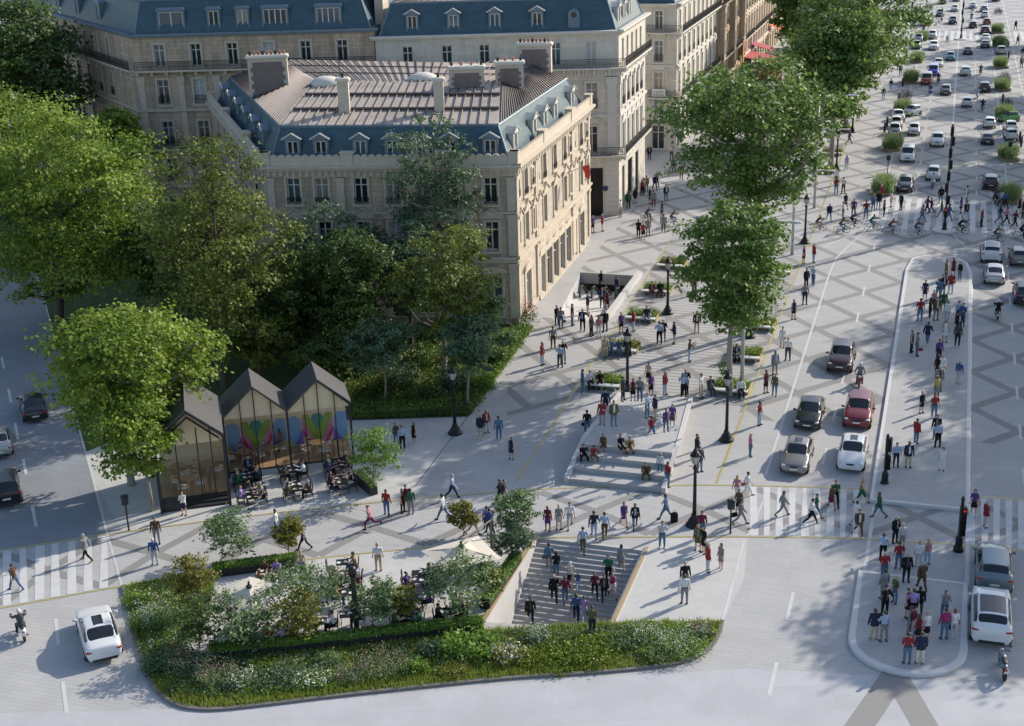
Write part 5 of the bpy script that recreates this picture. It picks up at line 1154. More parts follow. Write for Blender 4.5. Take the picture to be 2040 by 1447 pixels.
def table_set(p, rz, n=1, left=1, right=1, plates=2):
    """n tables in a row along local y; chairs on the -x and +x sides; returns seat transforms"""
    M = Matrix.Translation((p.x, p.y, p.z)) @ Matrix.Rotation(rz, 4, 'Z')
    for k in range(n):
        y = (k-(n-1)/2)*.75; put(table0, M @ Vector((0, y, 0)), rz)
        for s, on in ((-1, left), (1, right)):
            if on:
                q = M @ Vector((s*.68, y+rnd.uniform(-.06, .06), 0)); a = rz+(-s)*math.pi/2+rnd.uniform(-.12, .12)
                put(chair0, q, a); SEATS.append((q, a))
            if plates and rnd.random() < .8: put(pl0, M @ Vector((s*.2, y+rnd.uniform(-.1, .1), .752)), 0)
k0 = kd+R(3)
for x, y, n in ((494, 968, 2), (503, 1006, 2), (585, 953, 2), (594, 990, 2), (674, 943, 2), (681, 977, 2)): table_set(G(x, y), k0, n)
for x, y, n, a in ((684, 1143, 1, .1), (690, 1172, 2, .05), (694, 1205, 1, .05), (692, 1248, 1, .05), (834, 1172, 2, .05), (832, 1215, 1, .1), (812, 1256, 1, .1), (878, 1160, 1, .3), (898, 1242, 1, .1), (538, 1165, 2, 1.5), (466, 1292, 1, .2), (582, 1285, 1, .1), (640, 1262, 1, .1)): table_set(G(x, y), a, n)
o = tag(copy_tree(chair0, G(540, 1278), .9, 'terrace chair with a red cushion half hidden by the golden shrub', ''), None, None); del o['group']
b = B(); b.box(-.2, .2, -.2, .2, .47, .53); b.box(-.2, .2, .19, .24, .5, .98); b.obj('cushion', mat('red_cushion', (.42, .05, .02), .8), o)
# ---- planters with hedges
def planter(p, q, depth, h, hh, label, side=1):
    d = (q-p); L = d.length; rz = math.atan2(d.y, d.x); t = thing('hedge_planter', p, rz, label, 'planter')
    b = B(); b.box(0, L, 0, depth, 0, h); b.obj('box', m_blackm, t)
    hedge('hedge', [Vector((0, depth/2, 0)), Vector((L/2, depth/2, 0)), Vector((L, depth/2, 0))], depth*.98, hh, L_hedge, label, .075, 620, h, t); return t
planter(G(426, 1152), G(594, 1130), .55, .5, .22, 'black planter with clipped hedge at the rear of the terrace, beside the open path')
planter(G(418, 1317), G(700, 1289), .62, .46, .22, 'long black hedge planter along the terrace front, its left half below the small parasol')
planter(G(703, 1288), G(964, 1260), .62, .46, .26, 'long black hedge planter along the terrace front, its right half ending by the staircase')
planter(G(976, 1216), G(1040, 1120), .6, .4, .28, 'hedge planter along the copper edge of the staircase')
planter(G(738, 989), G(753, 985), 2.6, .55, .3, 'short black planter with a shrub tree at the right end of the kiosk terrace')
# ---- parasols
m_canvas = mat('cream_parasol_canvas', (.56, .515, .43), .8, var=.05)
def parasol(cpx, apx, z, za, label, arm=None, ped=None):
    C = [G(x, y, z) for x, y in cpx]; A = G(apx[0], apx[1], za); base = Vector((A.x, A.y, 0)) if ped is None else G(*ped)
    t = thing('parasol', base, 0, label, 'parasol'); b = B(); n = len(C); vs = [A-base]; fs = []; N = 8
    for i in range(n):
        for k in range(N): p = C[i].lerp(C[(i+1) % n], k/N); s = .10*math.sin(math.pi*k/N); vs.append(p-base+Vector((0, 0, s*.4))+(A-p)*s*.5)
    m_ = n*N
    for r_ in (.5,):
        vs += [A-base+(Vector(v)-(A-base))*r_-Vector((0, 0, .10)) for v in vs[1:]]
    for i in range(m_):
        j = (i+1) % m_; fs += [(1+i, 1+j, 1+m_+j, 1+m_+i), (1+m_+i, 1+m_+j, 0)]
    vs = [(v[0], v[1], v[2]) for v in vs]; b.add(vs, fs); o = b.obj('canopy', m_canvas, t, False)
    b = B(); [b.tube([A-base-Vector((0, 0, .1)), C[i]-base-Vector((0, 0, .04))], .02, 4) for i in range(n)]; b.obj('ribs', m_steel, t)
    b = B(); b.lathe([(.16, -.05), (.16, .05), (.07, .12), (.05, .3)], 10, Matrix.Translation(A-base)); b.obj('hub', m_blackm, t)
    b = B()
    if arm: q = Vector((0, 0, za+.35)); b.tube([A-base+Vector((0, 0, .28)), q+Vector((0, 0, .1))], .05, 5); b.tube([(0, 0, 0), q+Vector((0, 0, .1))], .07, 6)
    else: b.tube([(0, 0, 0), (0, 0, za)], .05, 6); 
    b.obj('pole', mat('taupe_pole', (.13, .115, .09), .6), t); b = B(); b.box(-.45, .45, -.45, .45, 0, .08); b.obj('base', m_blackm, t)
    return t
parasol(((838, 1098), (885, 1142), (1000, 1114), (953, 1067)), (919, 1088), 2.5, 3.1, 'large cream parasol hung from a side arm by the stair head', True, (982, 1148))
parasol(((417, 1197), (505, 1224), (578, 1169), (497, 1149)), (496, 1169), 2.5, 3.1, 'smaller cream parasol at the left of the terrace, behind the shrubs')
# ---- lamps
def lamp_mesh():
    t = thing('street_lamp', (0, 0, 0), 0, '', 'street lamp')
    b = B(); b.lathe([(.42, 0), (.42, .12), (.34, .18), (.30, .34), (.20, .52), (.15, .62), (.17, .68), (.12, .76)], 14); b.obj('base', m_black, t, True)
    b = B(); b.lathe([(.11, .76), (.095, 1.2), (.075, 3.6), (.12, 3.66), (.12, 3.74), (.07, 3.8), (.06, 4.0)], 12); b.tube([(-.32, 0, 3.85), (.32, 0, 3.85)], .025, 5); b.obj('post', m_black, t, True)
    b = B(); b.lathe([(.13, 4.0), (.24, 4.5)], 6); b.obj('lantern', m_lens, t)
    b = B(); b.lathe([(.27, 4.5), (.27, 4.55), (.16, 4.72), (.10, 4.78), (.12, 4.85), (.05, 4.95), (.02, 5.1)], 8); [b.tube([(.135*math.cos(a), .135*math.sin(a), 4.0), (.245*math.cos(a), .245*math.sin(a), 4.5)], .014, 4) for a in [k*math.pi/3 for k in range(6)]]; b.obj('lantern_cap', m_black, t); return t
lm0 = lamp_mesh()
for k, (x, y, lb) in enumerate(((1383, 1047, 'black ornate street lamp right of the staircase, nearest the camera'), (1447, 878, 'black ornate street lamp between the seating steps and the brass line'), (1250, 783, 'black ornate street lamp behind the seating steps'), (1330, 625, 'black ornate street lamp right of the metro exit among the bench planters'), (1493, 672, 'black ornate street lamp half hidden behind the nearest avenue tree'),
        (907, 864, 'black ornate street lamp at the lawn corner by the wire fence'), (1603, 485, 'black ornate street lamp left of the line of cyclists'), (1666, 341, 'black ornate street lamp on the brass line below the upper avenue trees'), (1698, 264, 'black ornate street lamp furthest up the avenue, beside the crown of a plane tree'), (1440, 322, 'black ornate street lamp among the leaves before the white avenue block'))):
    o = lm0 if k == 0 else copy_tree(lm0); o.location = G(x, y); o.scale = (1.25, 1.25, 1.03); o['label'] = lb; o['group'] = 'ornate black street lamps'
t = thing('lamp_post', G(711, 1256), 0, 'thick dark cylindrical lamp post standing in the terrace hedge', 'lamp post')
b = B(); b.lathe([(.17, 0), (.15, .2), (.13, 3.3)], 12); b.obj('post', mat('dark_green_black', (.02, .025, .018), .5), t); b = B(); b.lathe([(.2, 3.3), (.24, 3.5), (.2, 3.75), (.1, 3.85)], 12); b.obj('lamp_head', m_black, t)
# ---- modern light masts
for k, (x, y, lb) in enumerate(((1478, 757, 'tall grey light mast with two long arms behind the nearest avenue tree'), (1578, 508, 'tall grey light mast left of the cyclists, its top lost in the leaves'), (1622, 415, 'tall grey light mast under the upper avenue trees'))):
    t = thing('light_mast', G(x, y), AVZ, lb, 'light mast', 'grey light masts with long arms'); H_ = 12.6
    b = B(); b.lathe([(.16, 0), (.15, 1), (.09, H_)], 10); b.obj('pole', m_steel, t, True)
    for s in (-1, 1): b = B(); b.tube([(0, 0, H_-.4), (s*1.2, 0, H_-.05), (s*3.0, 0, H_)], .05, 5); b.tube([(0, 0, H_-.9), (s*1.4, 0, H_-.3), (s*3.0, 0, H_-.02)], .03, 4); a_ = b.obj('arm', m_steel, t); b = B(); b.ball((s*3.45, 0, H_), (.62, .2, .11), 10, 6); b.obj('lamp_head', mat('lamp_head_white', (.55, .56, .56), .4), a_)
# ---- traffic lights
def signal(bm_, x, y, z, s=1): bm_.box(x-.14*s, x+.14*s, y-.12, y+.12, z, z+.85*s)
def traffic_light(p, h, label, units, red=True, plinth=False):
    t = thing('traffic_light', p, AVZ, label, 'traffic light')
    b = B(); b.lathe([(.3, 0), (.3, .25), (.22, .35), (.2, .9), (.13, 1.0), (.1, 1.1), (.09, h-.25), (.12, h-.2), (.05, h)], 12); b.obj('pole', m_black, t)
    for k, (z, a) in enumerate(units):
        M = Matrix.Rotation(a, 4, 'Z'); b = B(); b.box(-.17, .17, -.42, -.12, z, z+.95, M); b.box(-.05, .05, -.15, 0, z+.2, z+.28, M); b.box(-.05, .05, -.15, 0, z+.7, z+.78, M); [b.tube([M @ Vector((0, -.42, z+zz)), M @ Vector((0, -.58, z+zz+.02))], .11, 8, cap=False) for zz in (.18, .48, .78)]
        hd = b.obj('signal_head', m_black, t)
        for zz, mm in ((.78, m_redl if red and k == 0 else m_offl), (.48, m_offl), (.18, m_offl)): b = B(); b.lathe([(.10, 0), (.07, .03), (.0, .04)], 10, M @ Matrix.Translation((0, -.42, z+zz)) @ Matrix.Rotation(R(90), 4, 'X'), cap=False); b.obj('lamp', mm, hd)
    if plinth: b = B(); b.lathe([(1.25, 0), (1.25, .16), (1.15, .2)], 22); b.obj('plinth', m_kerb, t)
    return t
traffic_light(G(1909, 1098), 3.5, 'black traffic light with a lit red lamp on the near end of the refuge island', [(2.0, .3), (1.15, .3)])
traffic_light(G(1762, 968), 3.6, 'black traffic light at the refuge island edge, next to two standing men', [(2.3, 2.8), (1.3, .3)], False)
traffic_light(G(1881, 461), 11.2, 'tall black signal mast on a round plinth at the cyclists crossing', [(1.6, 0), (2.9, .4), (4.2, -.3), (5.4, 0), (6.6, .3), (7.8, 0), (9.0, .4), (10, 0)], True, True)
traffic_light(G(1914, 79), 8.5, 'tall black signal mast at the far zebra crossing up the avenue', [(1.6, 0), (3.2, .4), (4.8, -.3), (6.2, 0)], True, True)
def ped_signal(p, h, label, rz=0):
    t = thing('signal_post', p, rz, label, 'signal post'); b = B(); b.lathe([(.07, 0), (.055, .1), (.05, h-.5)], 8); b.obj('post', m_blackm, t)
    b = B(); b.box(-.2, .2, -.16, .16, h-.55, h-.05); b.add([(-.24, -.2, h-.05), (.24, -.2, h-.05), (.24, .2, h-.05), (-.24, .2, h-.05), (-.1, -.1, h+.06), (.1, -.1, h+.06), (.1, .1, h+.06), (-.1, .1, h+.06)], [(0, 1, 5, 4), (1, 2, 6, 5), (2, 3, 7, 6), (3, 0, 4, 7), (4, 5, 6, 7)]); b.obj('box', m_blackm, t)
ped_signal(G(257, 1057), 2.35, 'dark post with a square box head, left of the kiosk by the road', .3); ped_signal(G(1455, 1063), 2.2, 'dark post with box head beside the right zebra crossing, near the street lamp'); ped_signal(G(1768, 346), 2.2, 'dark post with box head behind the nearest left road planter'); ped_signal(G(2010, 318), 2.2, 'dark post with box head in front of the right road planter'); ped_signal(G(378, 1182), 2.3, 'dark post with box head rising behind the golden shrub of the flower bed')
# ---- bench planters on the plaza
m_bench = mat('white_bench_slab', (.62, .61, .59), .5)
def bench_planter(p, k, label):
    t = thing('bench_planter', p, AVZ, label, 'bench planter', 'white benches with planted beds on the plaza'); L = 1.3; r_ = np.random.default_rng(k)
    b = B(); b.box(-L, L, 0, .5, .36, .46); b.obj('bench', m_bench, t); b = B(); [b.box(x-.06, x+.06, .08, .42, 0, .36) for x in (-L+.3, 0, L-.3)]; b.obj('support', m_concd, t)
    b = B(); b.box(-L, L, .55, .6, 0, .4); b.box(-L, L, 2.25, 2.3, 0, .4); b.box(-L, -L+.05, .6, 2.25, 0, .4); b.box(L-.05, L, .6, 2.25, 0, .4); b.obj('planter_frame', mat('brass_frame', (.38, .30, .12), .5, .3), t)
    b = B(); b.box(-L+.05, L-.05, .6, 2.25, .05, .32); b.obj('soil', m_soil, t)
    P = np.c_[r_.uniform(-L+.1, L-.1, 220), r_.uniform(.65, 2.2, 220)]
    tufts('plants', P, r_, .45, 9, .10, .09, (L_hedge, L_lime, L_hedge)[k % 3], None, t, z0=.3, tmean=.6)
    if k % 2 == 0: tufts('flowers', P[:50], r_, .55, 4, .06, .07, (L_yel, L_mix, L_wht)[k % 3], None, t, z0=.4)
    if k == 5:
        ms = crown('sapling', 1.3, (.9, .8, .7), 8, .35, 16, 8, .10, 5, .4, .02); o1 = link('sapling', ms[0], m_barkp, t); o1.location = (-.7, 1.4, .3); o2 = link('leaves', ms[1], L_shrub, o1)
    return t
for k, (x, y, lb) in enumerate(((1198, 779, 'white bench with flowering bed, just left of the lamp behind the seating steps'), (1234, 708, 'white bench with green bed, second of the left row from the camera, three sitters'), (1274, 644, 'white bench with flower bed right of the metro exit wall'), (1304, 590, 'white bench with low green bed left of the lamp near the metro exit'), (1334, 538, 'white bench with lime green bed, furthest of the left row'),
        (1453, 790, 'white bench with sapling and yellow flowers under the nearest avenue tree'), (1479, 723, 'white bench with tall greenery behind the grey light mast'), (1509, 661, 'white bench with green bed right of the nearest tree crown, by the brass line'), (1545, 550, 'white bench with green bed partly under the large open plane tree'), (1642, 347, 'white bench with green bed below the upper avenue trees, nearest'), (1656, 312, 'white bench with green bed below the upper avenue trees, in the middle'), (1676, 264, 'white bench with green bed below the upper avenue trees, furthest'))): bench_planter(G(x, y), k, lb)
# ---- grass planters along the road
def road_planter(p, k, side, label):
    t = thing('grass_planter', p, AVZ, label, 'planter', 'grass planters along the kerb'); r_ = np.random.default_rng(100+k)
    b = B(); b.box(-.95, .95, 0, 3.6, 0, .4); b.obj('box', mat('planter_brick', (.30, .20, .13), .8), t)
    s = side; b = B(); b.box(min(s*.97, s*1.42), max(s*.97, s*1.42), 0.03, 3.6, .32, .5); b.obj('bench', m_bench, t); b = B(); b.box(min(s*1.0, s*1.38), max(s*1.0, s*1.38), 0, 3.55, 0, .315); b.obj('bench_base', mat('planter_brick', (.3, .2, .13)), t)
    P = np.c_[np.clip(r_.normal(0, .5, 520), -1.05, 1.05), np.clip(r_.normal(1.8, 1.0, 520), -.1, 3.7)]
    blades('grass', P, r_, 1.5 if k % 3 else 1.8, .06, L_sage, None, t, z0=.35, lean=.75, nb=4, spread=.10, tmean=.6); return t
for k, (x, y, s, lb) in enumerate(((1757, 391, -1, 'grass planter with white bench nearest the far zebra crossing, left kerb'), (1777, 302, -1, 'grass planter with white bench left of the white van'), (1797, 227, -1, 'grass planter beside the white and green small car, left kerb'), (1813, 168, -1, 'grass planter above the racks of bicycles, left kerb'), (1826, 126, -1, 'grass planter left of the pale estate car, further up the left kerb'), (1836, 82, -1, 'grass planter next to the far left zebra crossing end'), (1845, 52, -1, 'small looking grass planter, last one on the left kerb'),
        (2012, 408, 1, 'tall grass planter at the right end of the cyclists zebra crossing'), (2008, 322, 1, 'grass planter with a dark signal post in front, right kerb'), (2001, 242, 1, 'grass planter beside the green parked small cars, right kerb'), (1996, 182, 1, 'grass planter between two bicycle racks, right kerb'), (1993, 137, 1, 'grass planter above the upper right bicycle rack'), (1990, 96, 1, 'grass planter beside the silver parked car, right kerb'), (1987, 67, 1, 'grass planter with dark post, last on the right kerb'))): road_planter(G(x, y), k, s, lb)
# ---- charging posts
t0 = None
for k, (x, y) in enumerate(((1767, 252), (1762, 264), (1798, 172), (1790, 203), (1815, 93), (1846, 6), (2034, 293), (2031, 283), (1997, 205), (2009, 117))):
    if t0 is None:
        t0 = thing('charging_post', G(x, y), AVZ, 'slim black charging post beside the parked cars and bicycles', 'charging post', 'charging posts along the kerb'); b = B(); b.box(-.14, .14, -.1, .1, 0, 1.35); b.obj('body', m_black, t0); b = B(); b.box(-.1, .1, -.11, -.1, .95, 1.25); b.obj('screen', m_glass[1], t0)
    else: copy_tree(t0, G(x, y))
# ---- planted base of the mansion corner
t = thing('flower_shrub', G(1048, 640), 0, 'red and white flowering bush at the foot of the mansion corner', 'shrub'); r_ = np.random.default_rng(9); P = r_.normal(size=(60, 2))*.6; tufts('foliage', P, r_, 1.3, 10, .15, .13, L_dark, None, t); tufts('blossom', P, r_, 1.5, 4, .12, .11, L_mix, None, t, z0=.5, tmean=.1); tufts('blossom', P[:20], r_, 1.5, 4, .12, .11, L_wht, None, t, z0=.5)
# ================================================================== vehicles
PAINT = {}
def paint(nm, c, metal=.2):
    if nm not in PAINT: PAINT[nm] = mat(nm+'_car_paint', c, .32, metal, var=.03, scale=1, coat=.6)
    return PAINT[nm]
CP = dict(white=((.66, .67, .67), 0), black=((.012, .012, .014), .1), red=((.17, .014, .016), .2), maroon=((.055, .028, .028), .35), bronze=((.26, .235, .215), .5), silver=((.40, .41, .42), .5), grey=((.17, .18, .19), .4), darkgrey=((.045, .047, .05), .3), navy=((.015, .022, .06), .3), blue=((.03, .03, .42), .1), teal=((.04, .22, .30), .2), green=((.05, .22, .04), .1), lime=((.20, .48, .05), 0), slate=((.16, .21, .235), .4), rust=((.33, .05, .03), .1), cream=((.58, .54, .47), 0))
for k, (c, mt) in CP.items(): paint(k, c, mt)
m_cglass = mat('tinted_car_glass', (.014, .018, .021), .06, var=.1, spec=.7)
m_tyre = mat('tyre_rubber', (.018, .018, .018), .8); m_rim = mat('alloy_rim', (.42, .42, .43), .35, .7); m_trimb = mat('black_car_trim', (.02, .02, .02), .5)
m_head = mat('headlight_glass', (.62, .64, .66), .12, .3); m_tail = mat('red_tail_lamp', (.42, .015, .015), .25); m_plate_ = mat('number_plate', (.66, .66, .62), .5)
def car_proto(kind):
    sp = dict(
      sedan=dict(w=.90, st=[(-2.36, .34, .55, .62, None, .66), (-2.28, .27, .66, .90, None, .80), (-1.72, .24, .72, 1.03, None, .90), (-.98, .22, .72, 1.0, 1.43, .91), (.22, .22, .70, .97, 1.45, .91), (1.02, .22, .69, .97, None, .91), (1.80, .24, .66, .86, None, .89), (2.22, .26, .56, .70, None, .80), (2.34, .32, .46, .54, None, .66)], cab=(2, 3, 4, 5), wr=.66, ax=(-1.38, 1.42)),
      suv=dict(w=.96, st=[(-2.32, .42, .70, .82, None, .74), (-2.26, .34, .80, 1.12, None, .88), (-2.05, .30, .86, 1.22, None, .95), (-1.62, .28, .86, 1.13, 1.60, .96), (.25, .28, .84, 1.09, 1.65, .96), (1.0, .28, .83, 1.12, None, .96), (1.85, .30, .80, 1.02, None, .94), (2.24, .32, .66, .84, None, .86), (2.34, .38, .55, .64, None, .72)], cab=(2, 3, 4, 5), wr=.70, ax=(-1.40, 1.45)),
      hatch=dict(w=.88, st=[(-2.02, .36, .60, .70, None, .68), (-1.96, .28, .70, .98, None, .80), (-1.78, .25, .76, 1.06, None, .87), (-1.32, .23, .76, 1.04, 1.47, .88), (.25, .23, .74, 1.0, 1.50, .88), (.98, .23, .72, 1.0, None, .88), (1.62, .25, .68, .88, None, .86), (1.98, .27, .56, .70, None, .78), (2.08, .33, .46, .55, None, .64)], cab=(2, 3, 4, 5), wr=.64, ax=(-1.25, 1.30)),
      van=dict(w=.97, st=[(-2.42, .42, .72, .86, None, .80), (-2.38, .32, .84, 1.16, None, .92), (-2.28, .30, .90, 1.24, None, .96), (-2.02, .28, .90, 1.22, 1.86, .97), (.75, .28, .88, 1.18, 1.86, .97), (1.62, .28, .86, 1.14, None, .97), (2.1, .30, .80, 1.0, None, .94), (2.38, .32, .62, .78, None, .86), (2.46, .38, .5, .6, None, .74)], cab=(2, 3, 4, 5), wr=.80, ax=(-1.5, 1.5)),
      mini=dict(w=.80, st=[(-1.36, .36, .62, .74, None, .66), (-1.32, .28, .74, .98, None, .76), (-1.22, .25, .78, 1.04, None, .80), (-.95, .23, .78, 1.02, 1.50, .81), (.25, .23, .76, 1.0, 1.53, .81), (.82, .23, .74, .98, None, .81), (1.10, .25, .70, .88, None, .79), (1.30, .27, .58, .72, None, .72), (1.38, .33, .48, .56, None, .6)], cab=(2, 3, 4, 5), wr=.60, ax=(-.92, .92)))[kind]
    bm = bmesh.new(); rings = []; c0, c1, c2, c3 = sp['cab']
    for (y, zb, zs, zt, zr, w) in sp['st']:
        if zr: h = [(0, zb), (w*.86, zb), (w*.99, zb+.16), (w, zs), (w*.93, zt), (sp['wr'], zr-.05), (sp['wr']*.55, zr+.0), (0, zr+.02)]
        else: h = [(0, zb), (w*.86, zb), (w*.99, zb+.16 if zs > zb+.2 else zb+.06), (w, zs), (w*.93, zt), (w*.72, zt+.05), (w*.4, zt+.07), (0, zt+.08)]
        ring = [bm.verts.new((x, y, z)) for x, z in h]+[bm.verts.new((-x, y, z)) for x, z in h[-2:0:-1]]
        rings.append(ring)
    n = len(rings[0]); F = {}
    for i in range(len(rings)-1):
        for k in range(n):
            a, b2 = rings[i], rings[i+1]; f = bm.faces.new((a[k], a[(k+1) % n], b2[(k+1) % n], b2[k])); f.smooth = True; F[i, k] = f
    cl = bm.edges.layers.float.new('crease_edge'); ck = {1: .7, 2: .35, 3: .4, 4: .5, 5: .45}
    for i in range(len(rings)-1):
        for k in range(n):
            q = min(k, n-k); e = bm.edges.get((rings[i][k], rings[i+1][k]))
            if q in ck: e[cl] = ck[q]
    for i, cv in ((0, .3), (1, .55), (c1, .45), (c2, .45), (c0, .3), (c3, .35), (len(rings)-2, .5), (len(rings)-1, .3)):
        for k in range(n): bm.edges.get((rings[i][k], rings[i][(k+1) % n]))[cl] = cv
    bm.faces.new(rings[0]); bm.faces.new(rings[-1][::-1])
    bm.normal_update(); bmesh.ops.recalc_face_normals(bm, faces=bm.faces[:])
    # n = 14: rows k=4 right side glass (P4-P5), 5,6 | 7,8 top, 9 left side glass
    groups = {1: [F[c2, k] for k in (5, 6, 7, 8)], 2: [F[c0, k] for k in (5, 6, 7, 8)]}
    sideR = [F[i, 4] for i in (c0, c1, c2)]; sideL = [F[i, 9] for i in (c0, c1, c2)]
    for mi, fs in groups.items():
        bmesh.ops.inset_region(bm, faces=fs, thickness=.04, depth=-.006)
        for f in fs: f.material_index = mi
    # split the long middle side pane at the B pillar
    for fs, mi in ((sideR, 3), (sideL, 4)):
        bmesh.ops.inset_region(bm, faces=fs, thickness=.04, depth=-.006)
        for f in fs: f.material_index = mi
    if kind != 'mini' and kind != 'van':
        fs = [F[c1, k] for k in ((5, 6, 7, 8) if kind == 'suv' else (6, 7))]
        bmesh.ops.inset_region(bm, faces=fs, thickness=.13 if kind == 'suv' else .16)
        for f in fs: f.material_index = 5
    cv_ = bm.verts.layers.float.new('crease_vert'); cl = bm.edges.layers.float['crease_edge']; corner = []
    for e in bm.edges:
        ms = {f.material_index for f in e.link_faces}
        if len(ms) > 1:
            e[cl] = 1.
            for v_ in e.verts:
                if 5 in {f.material_index for f in e.link_faces} or 1 in ms or 2 in ms: corner.append(v_)
    for v_ in set(corner):
        es = [e for e in v_.link_edges if len({f.material_index for f in e.link_faces}) > 1]
        if len(es) == 2:
            d0, d1 = [(e.other_vert(v_).co-v_.co).normalized() for e in es]
            if d0.dot(d1) > -.85: v_[cv_] = .9
    me = bpy.data.meshes.new('cage'); bm.to_mesh(me); bm.free()
    ob = bpy.data.objects.new('cage', me); COL.objects.link(ob); md = ob.modifiers.new('s', 'SUBSURF'); md.levels = 2; md.render_levels = 2
    ev = bpy.data.meshes.new_from_object(ob.evaluated_get(bpy.context.evaluated_depsgraph_get())); bpy.data.objects.remove(ob)
    def part(mis, name):
        b_ = bmesh.new(); b_.from_mesh(ev); bmesh.ops.delete(b_, geom=[f for f in b_.faces if f.material_index not in mis], context='FACES')
        m2 = bpy.data.meshes.new(name)
        for f in b_.faces: f.material_index = 0; f.smooth = True
        b_.to_mesh(m2); b_.free(); return m2
    t = thing('parked_car' if kind == 'mini' else 'van' if kind == 'van' else 'car', (0, 0, -60), 0, '', 'van' if kind == 'van' else 'car')
    link('body', part((0,) if kind != 'suv' else (0,), 'body'), PAINT['white'], t)
    link('windscreen', part((1,), 'windscreen'), m_cglass, t); link('rear_window', part((2,), 'rear_window'), m_cglass, t); link('side_window', part((3,), 'side_window'), m_cglass, t); link('side_window', part((4,), 'side_window'), m_cglass, t)
    if kind not in ('mini', 'van'): link('sunroof', part((5,), 'sunroof'), m_cglass, t)
    st = sp['st']; w = sp['w']; r = .36 if kind in ('suv', 'van') else .32
    wb = B(); wb.lathe([(r-.1, -.11), (r-.02, -.11), (r, -.08), (r, .08), (r-.02, .11), (r-.1, .11)], 18, Matrix.Rotation(R(90), 4, 'Y')); wm = wb.mesh('wheel', True); wm.materials.append(m_tyre)
    rb = B(); T = Matrix.Rotation(R(90), 4, 'Y')
    rb.lathe([(.05, .112), (r-.1, .105), (r-.09, -.1)], 18, T, cap=True)
    for k in range(5): a = k*2*math.pi/5; rb.tube([T @ Vector((.03*math.cos(a), .03*math.sin(a), .125)), T @ Vector(((r-.11)*math.cos(a), (r-.11)*math.sin(a), .118))], .03, 4)
    rm = rb.mesh('rim'); rm.materials.append(m_rim)
    ab_ = B(); ab_.lathe([(r+.075, -.05), (r+.075, .05), (r+.02, .058)], 20, T); am = ab_.mesh('wheel_arch'); am.materials.append(m_trimb)
    for sx in (-1, 1):
        for y in sp['ax']:
            o = link('wheel', wm, None, t, (sx*(w-.09), y, r), 0 if sx > 0 else math.pi); link('rim', rm, None, o)
            link('wheel_arch', am, None, t, (sx*(w-.055), y, r+.015), 0 if sx > 0 else math.pi)
    fy = st[-2][0]; fz = st[-2][3]; ry = st[1][0]; rz_ = st[1][3]
    for sx in (-1, 1):
        b = B(); b.ball((sx*(st[-2][5]-.16), fy-.10, fz-.0), (.19, .20, .065), 10, 6, ); b.obj('headlight', m_head, t, True)
        b = B(); b.ball((sx*(st[1][5]-.14), ry+.03, rz_-.12), (.22, .09, .07), 10, 6); b.obj('tail_lamp', m_tail, t, True)
        b = B(); b.ball((sx*(w+.10), st[c2 if False else 5][0]-.22, st[5][3]+.06), (.13, .06, .085), 8, 6); b.tube([(sx*(w-.06), st[5][0]-.2, st[5][3]-.02), (sx*(w+.06), st[5][0]-.2, st[5][3]+.04)], .03, 4); b.obj('wing_mirror', PAINT['white'], t, True)
    zg = (st[-2][2]+st[-2][3])/2
    b = B(); b.ball((0, fy+.03, zg), (.40, .09, .09), 12, 6); b.obj('grille', m_trimb, t, True)
    b = B(); b.box(-.6, .6, fy-.02, fy+.075, st[-1][1]-.06, st[-1][1]+.05); b.obj('front_bumper', m_trimb, t)
    b = B(); b.box(-.6, .6, ry-.09, ry+.03, st[0][1]-.08, st[0][1]+.06); b.obj('rear_bumper', m_trimb, t)
    b = B(); b.box(-.25, .25, fy+.10, fy+.125, zg-.18, zg-.07); b.obj('number_plate', m_plate_, t)
    b = B(); b.box(-.25, .25, ry-.105, ry-.075, st[0][2]-.05, st[0][2]+.06); b.obj('number_plate', m_plate_, t)
    return t
PROTO = {k: car_proto(k) for k in ('sedan', 'suv', 'hatch', 'van', 'mini')}
gone = {}
def car(kind, x, y, col, d, label, rz=None, group=None, s=1., col2=None):
    p = G(x, y); a = rz if rz is not None else (AVZ+math.pi if d == 't' else AVZ)
    o = copy_tree(PROTO[kind], p, a, label, group); o.scale = (s,)*3
    for c in o.children:
        nm = c.name.split('.')[0]
        if nm == 'sunroof' and ((col in ('red', 'maroon', 'black', 'slate', 'silver', 'darkgrey', 'cream', 'grey', 'navy', 'teal')) or group): setm(c, PAINT[col])
        if nm in ('body', 'wing_mirror'): setm(c, PAINT[col if nm == 'body' or not col2 else col2])
        if col2 and nm in ('wheel_arch',): setm(c, PAINT[col2])
    return o
TC = 'moving traffic on the avenue'
car('suv', 1676, 726, 'maroon', 't', 'dark brown SUV alone on the left carriageway, furthest of the near group of cars')
car('sedan', 1613, 836, 'black', 't', 'shiny black saloon facing the camera beside the white edge line'); car('suv', 1710, 834, 'red', 't', 'dark red SUV facing the camera with a scooter behind it')
car('sedan', 1588, 921, 'bronze', 't', 'bronze grey saloon stopped before the zebra crossing'); car('sedan', 1698, 916, 'white', 't', 'white saloon with dark sunroof stopped before the zebra crossing')
car('suv', 1974, 514, 'white', 'a', 'white SUV seen from behind, just below the cyclists on the right'); car('sedan', 1980, 556, 'silver', 'a', 'silver grey saloon seen from behind, below the white SUV on the right'); car('hatch', 2030, 522, 'grey', 'a', 'grey hatchback cut by the right edge of the picture'); car('suv', 2041, 596, 'navy', 'a', 'navy SUV cut by the right edge below the grey hatchback')
car('suv', 1978, 1148, 'slate', 'a', 'slate grey SUV seen from behind by the refuge island'); car('suv', 1972, 1246, 'white', 'a', 'white SUV with large glass roof, nearest car on the right', s=1.05)
LR = math.atan2(-(G(72, 1049)-G(3, 712)).x, (G(72, 1049)-G(3, 712)).y)
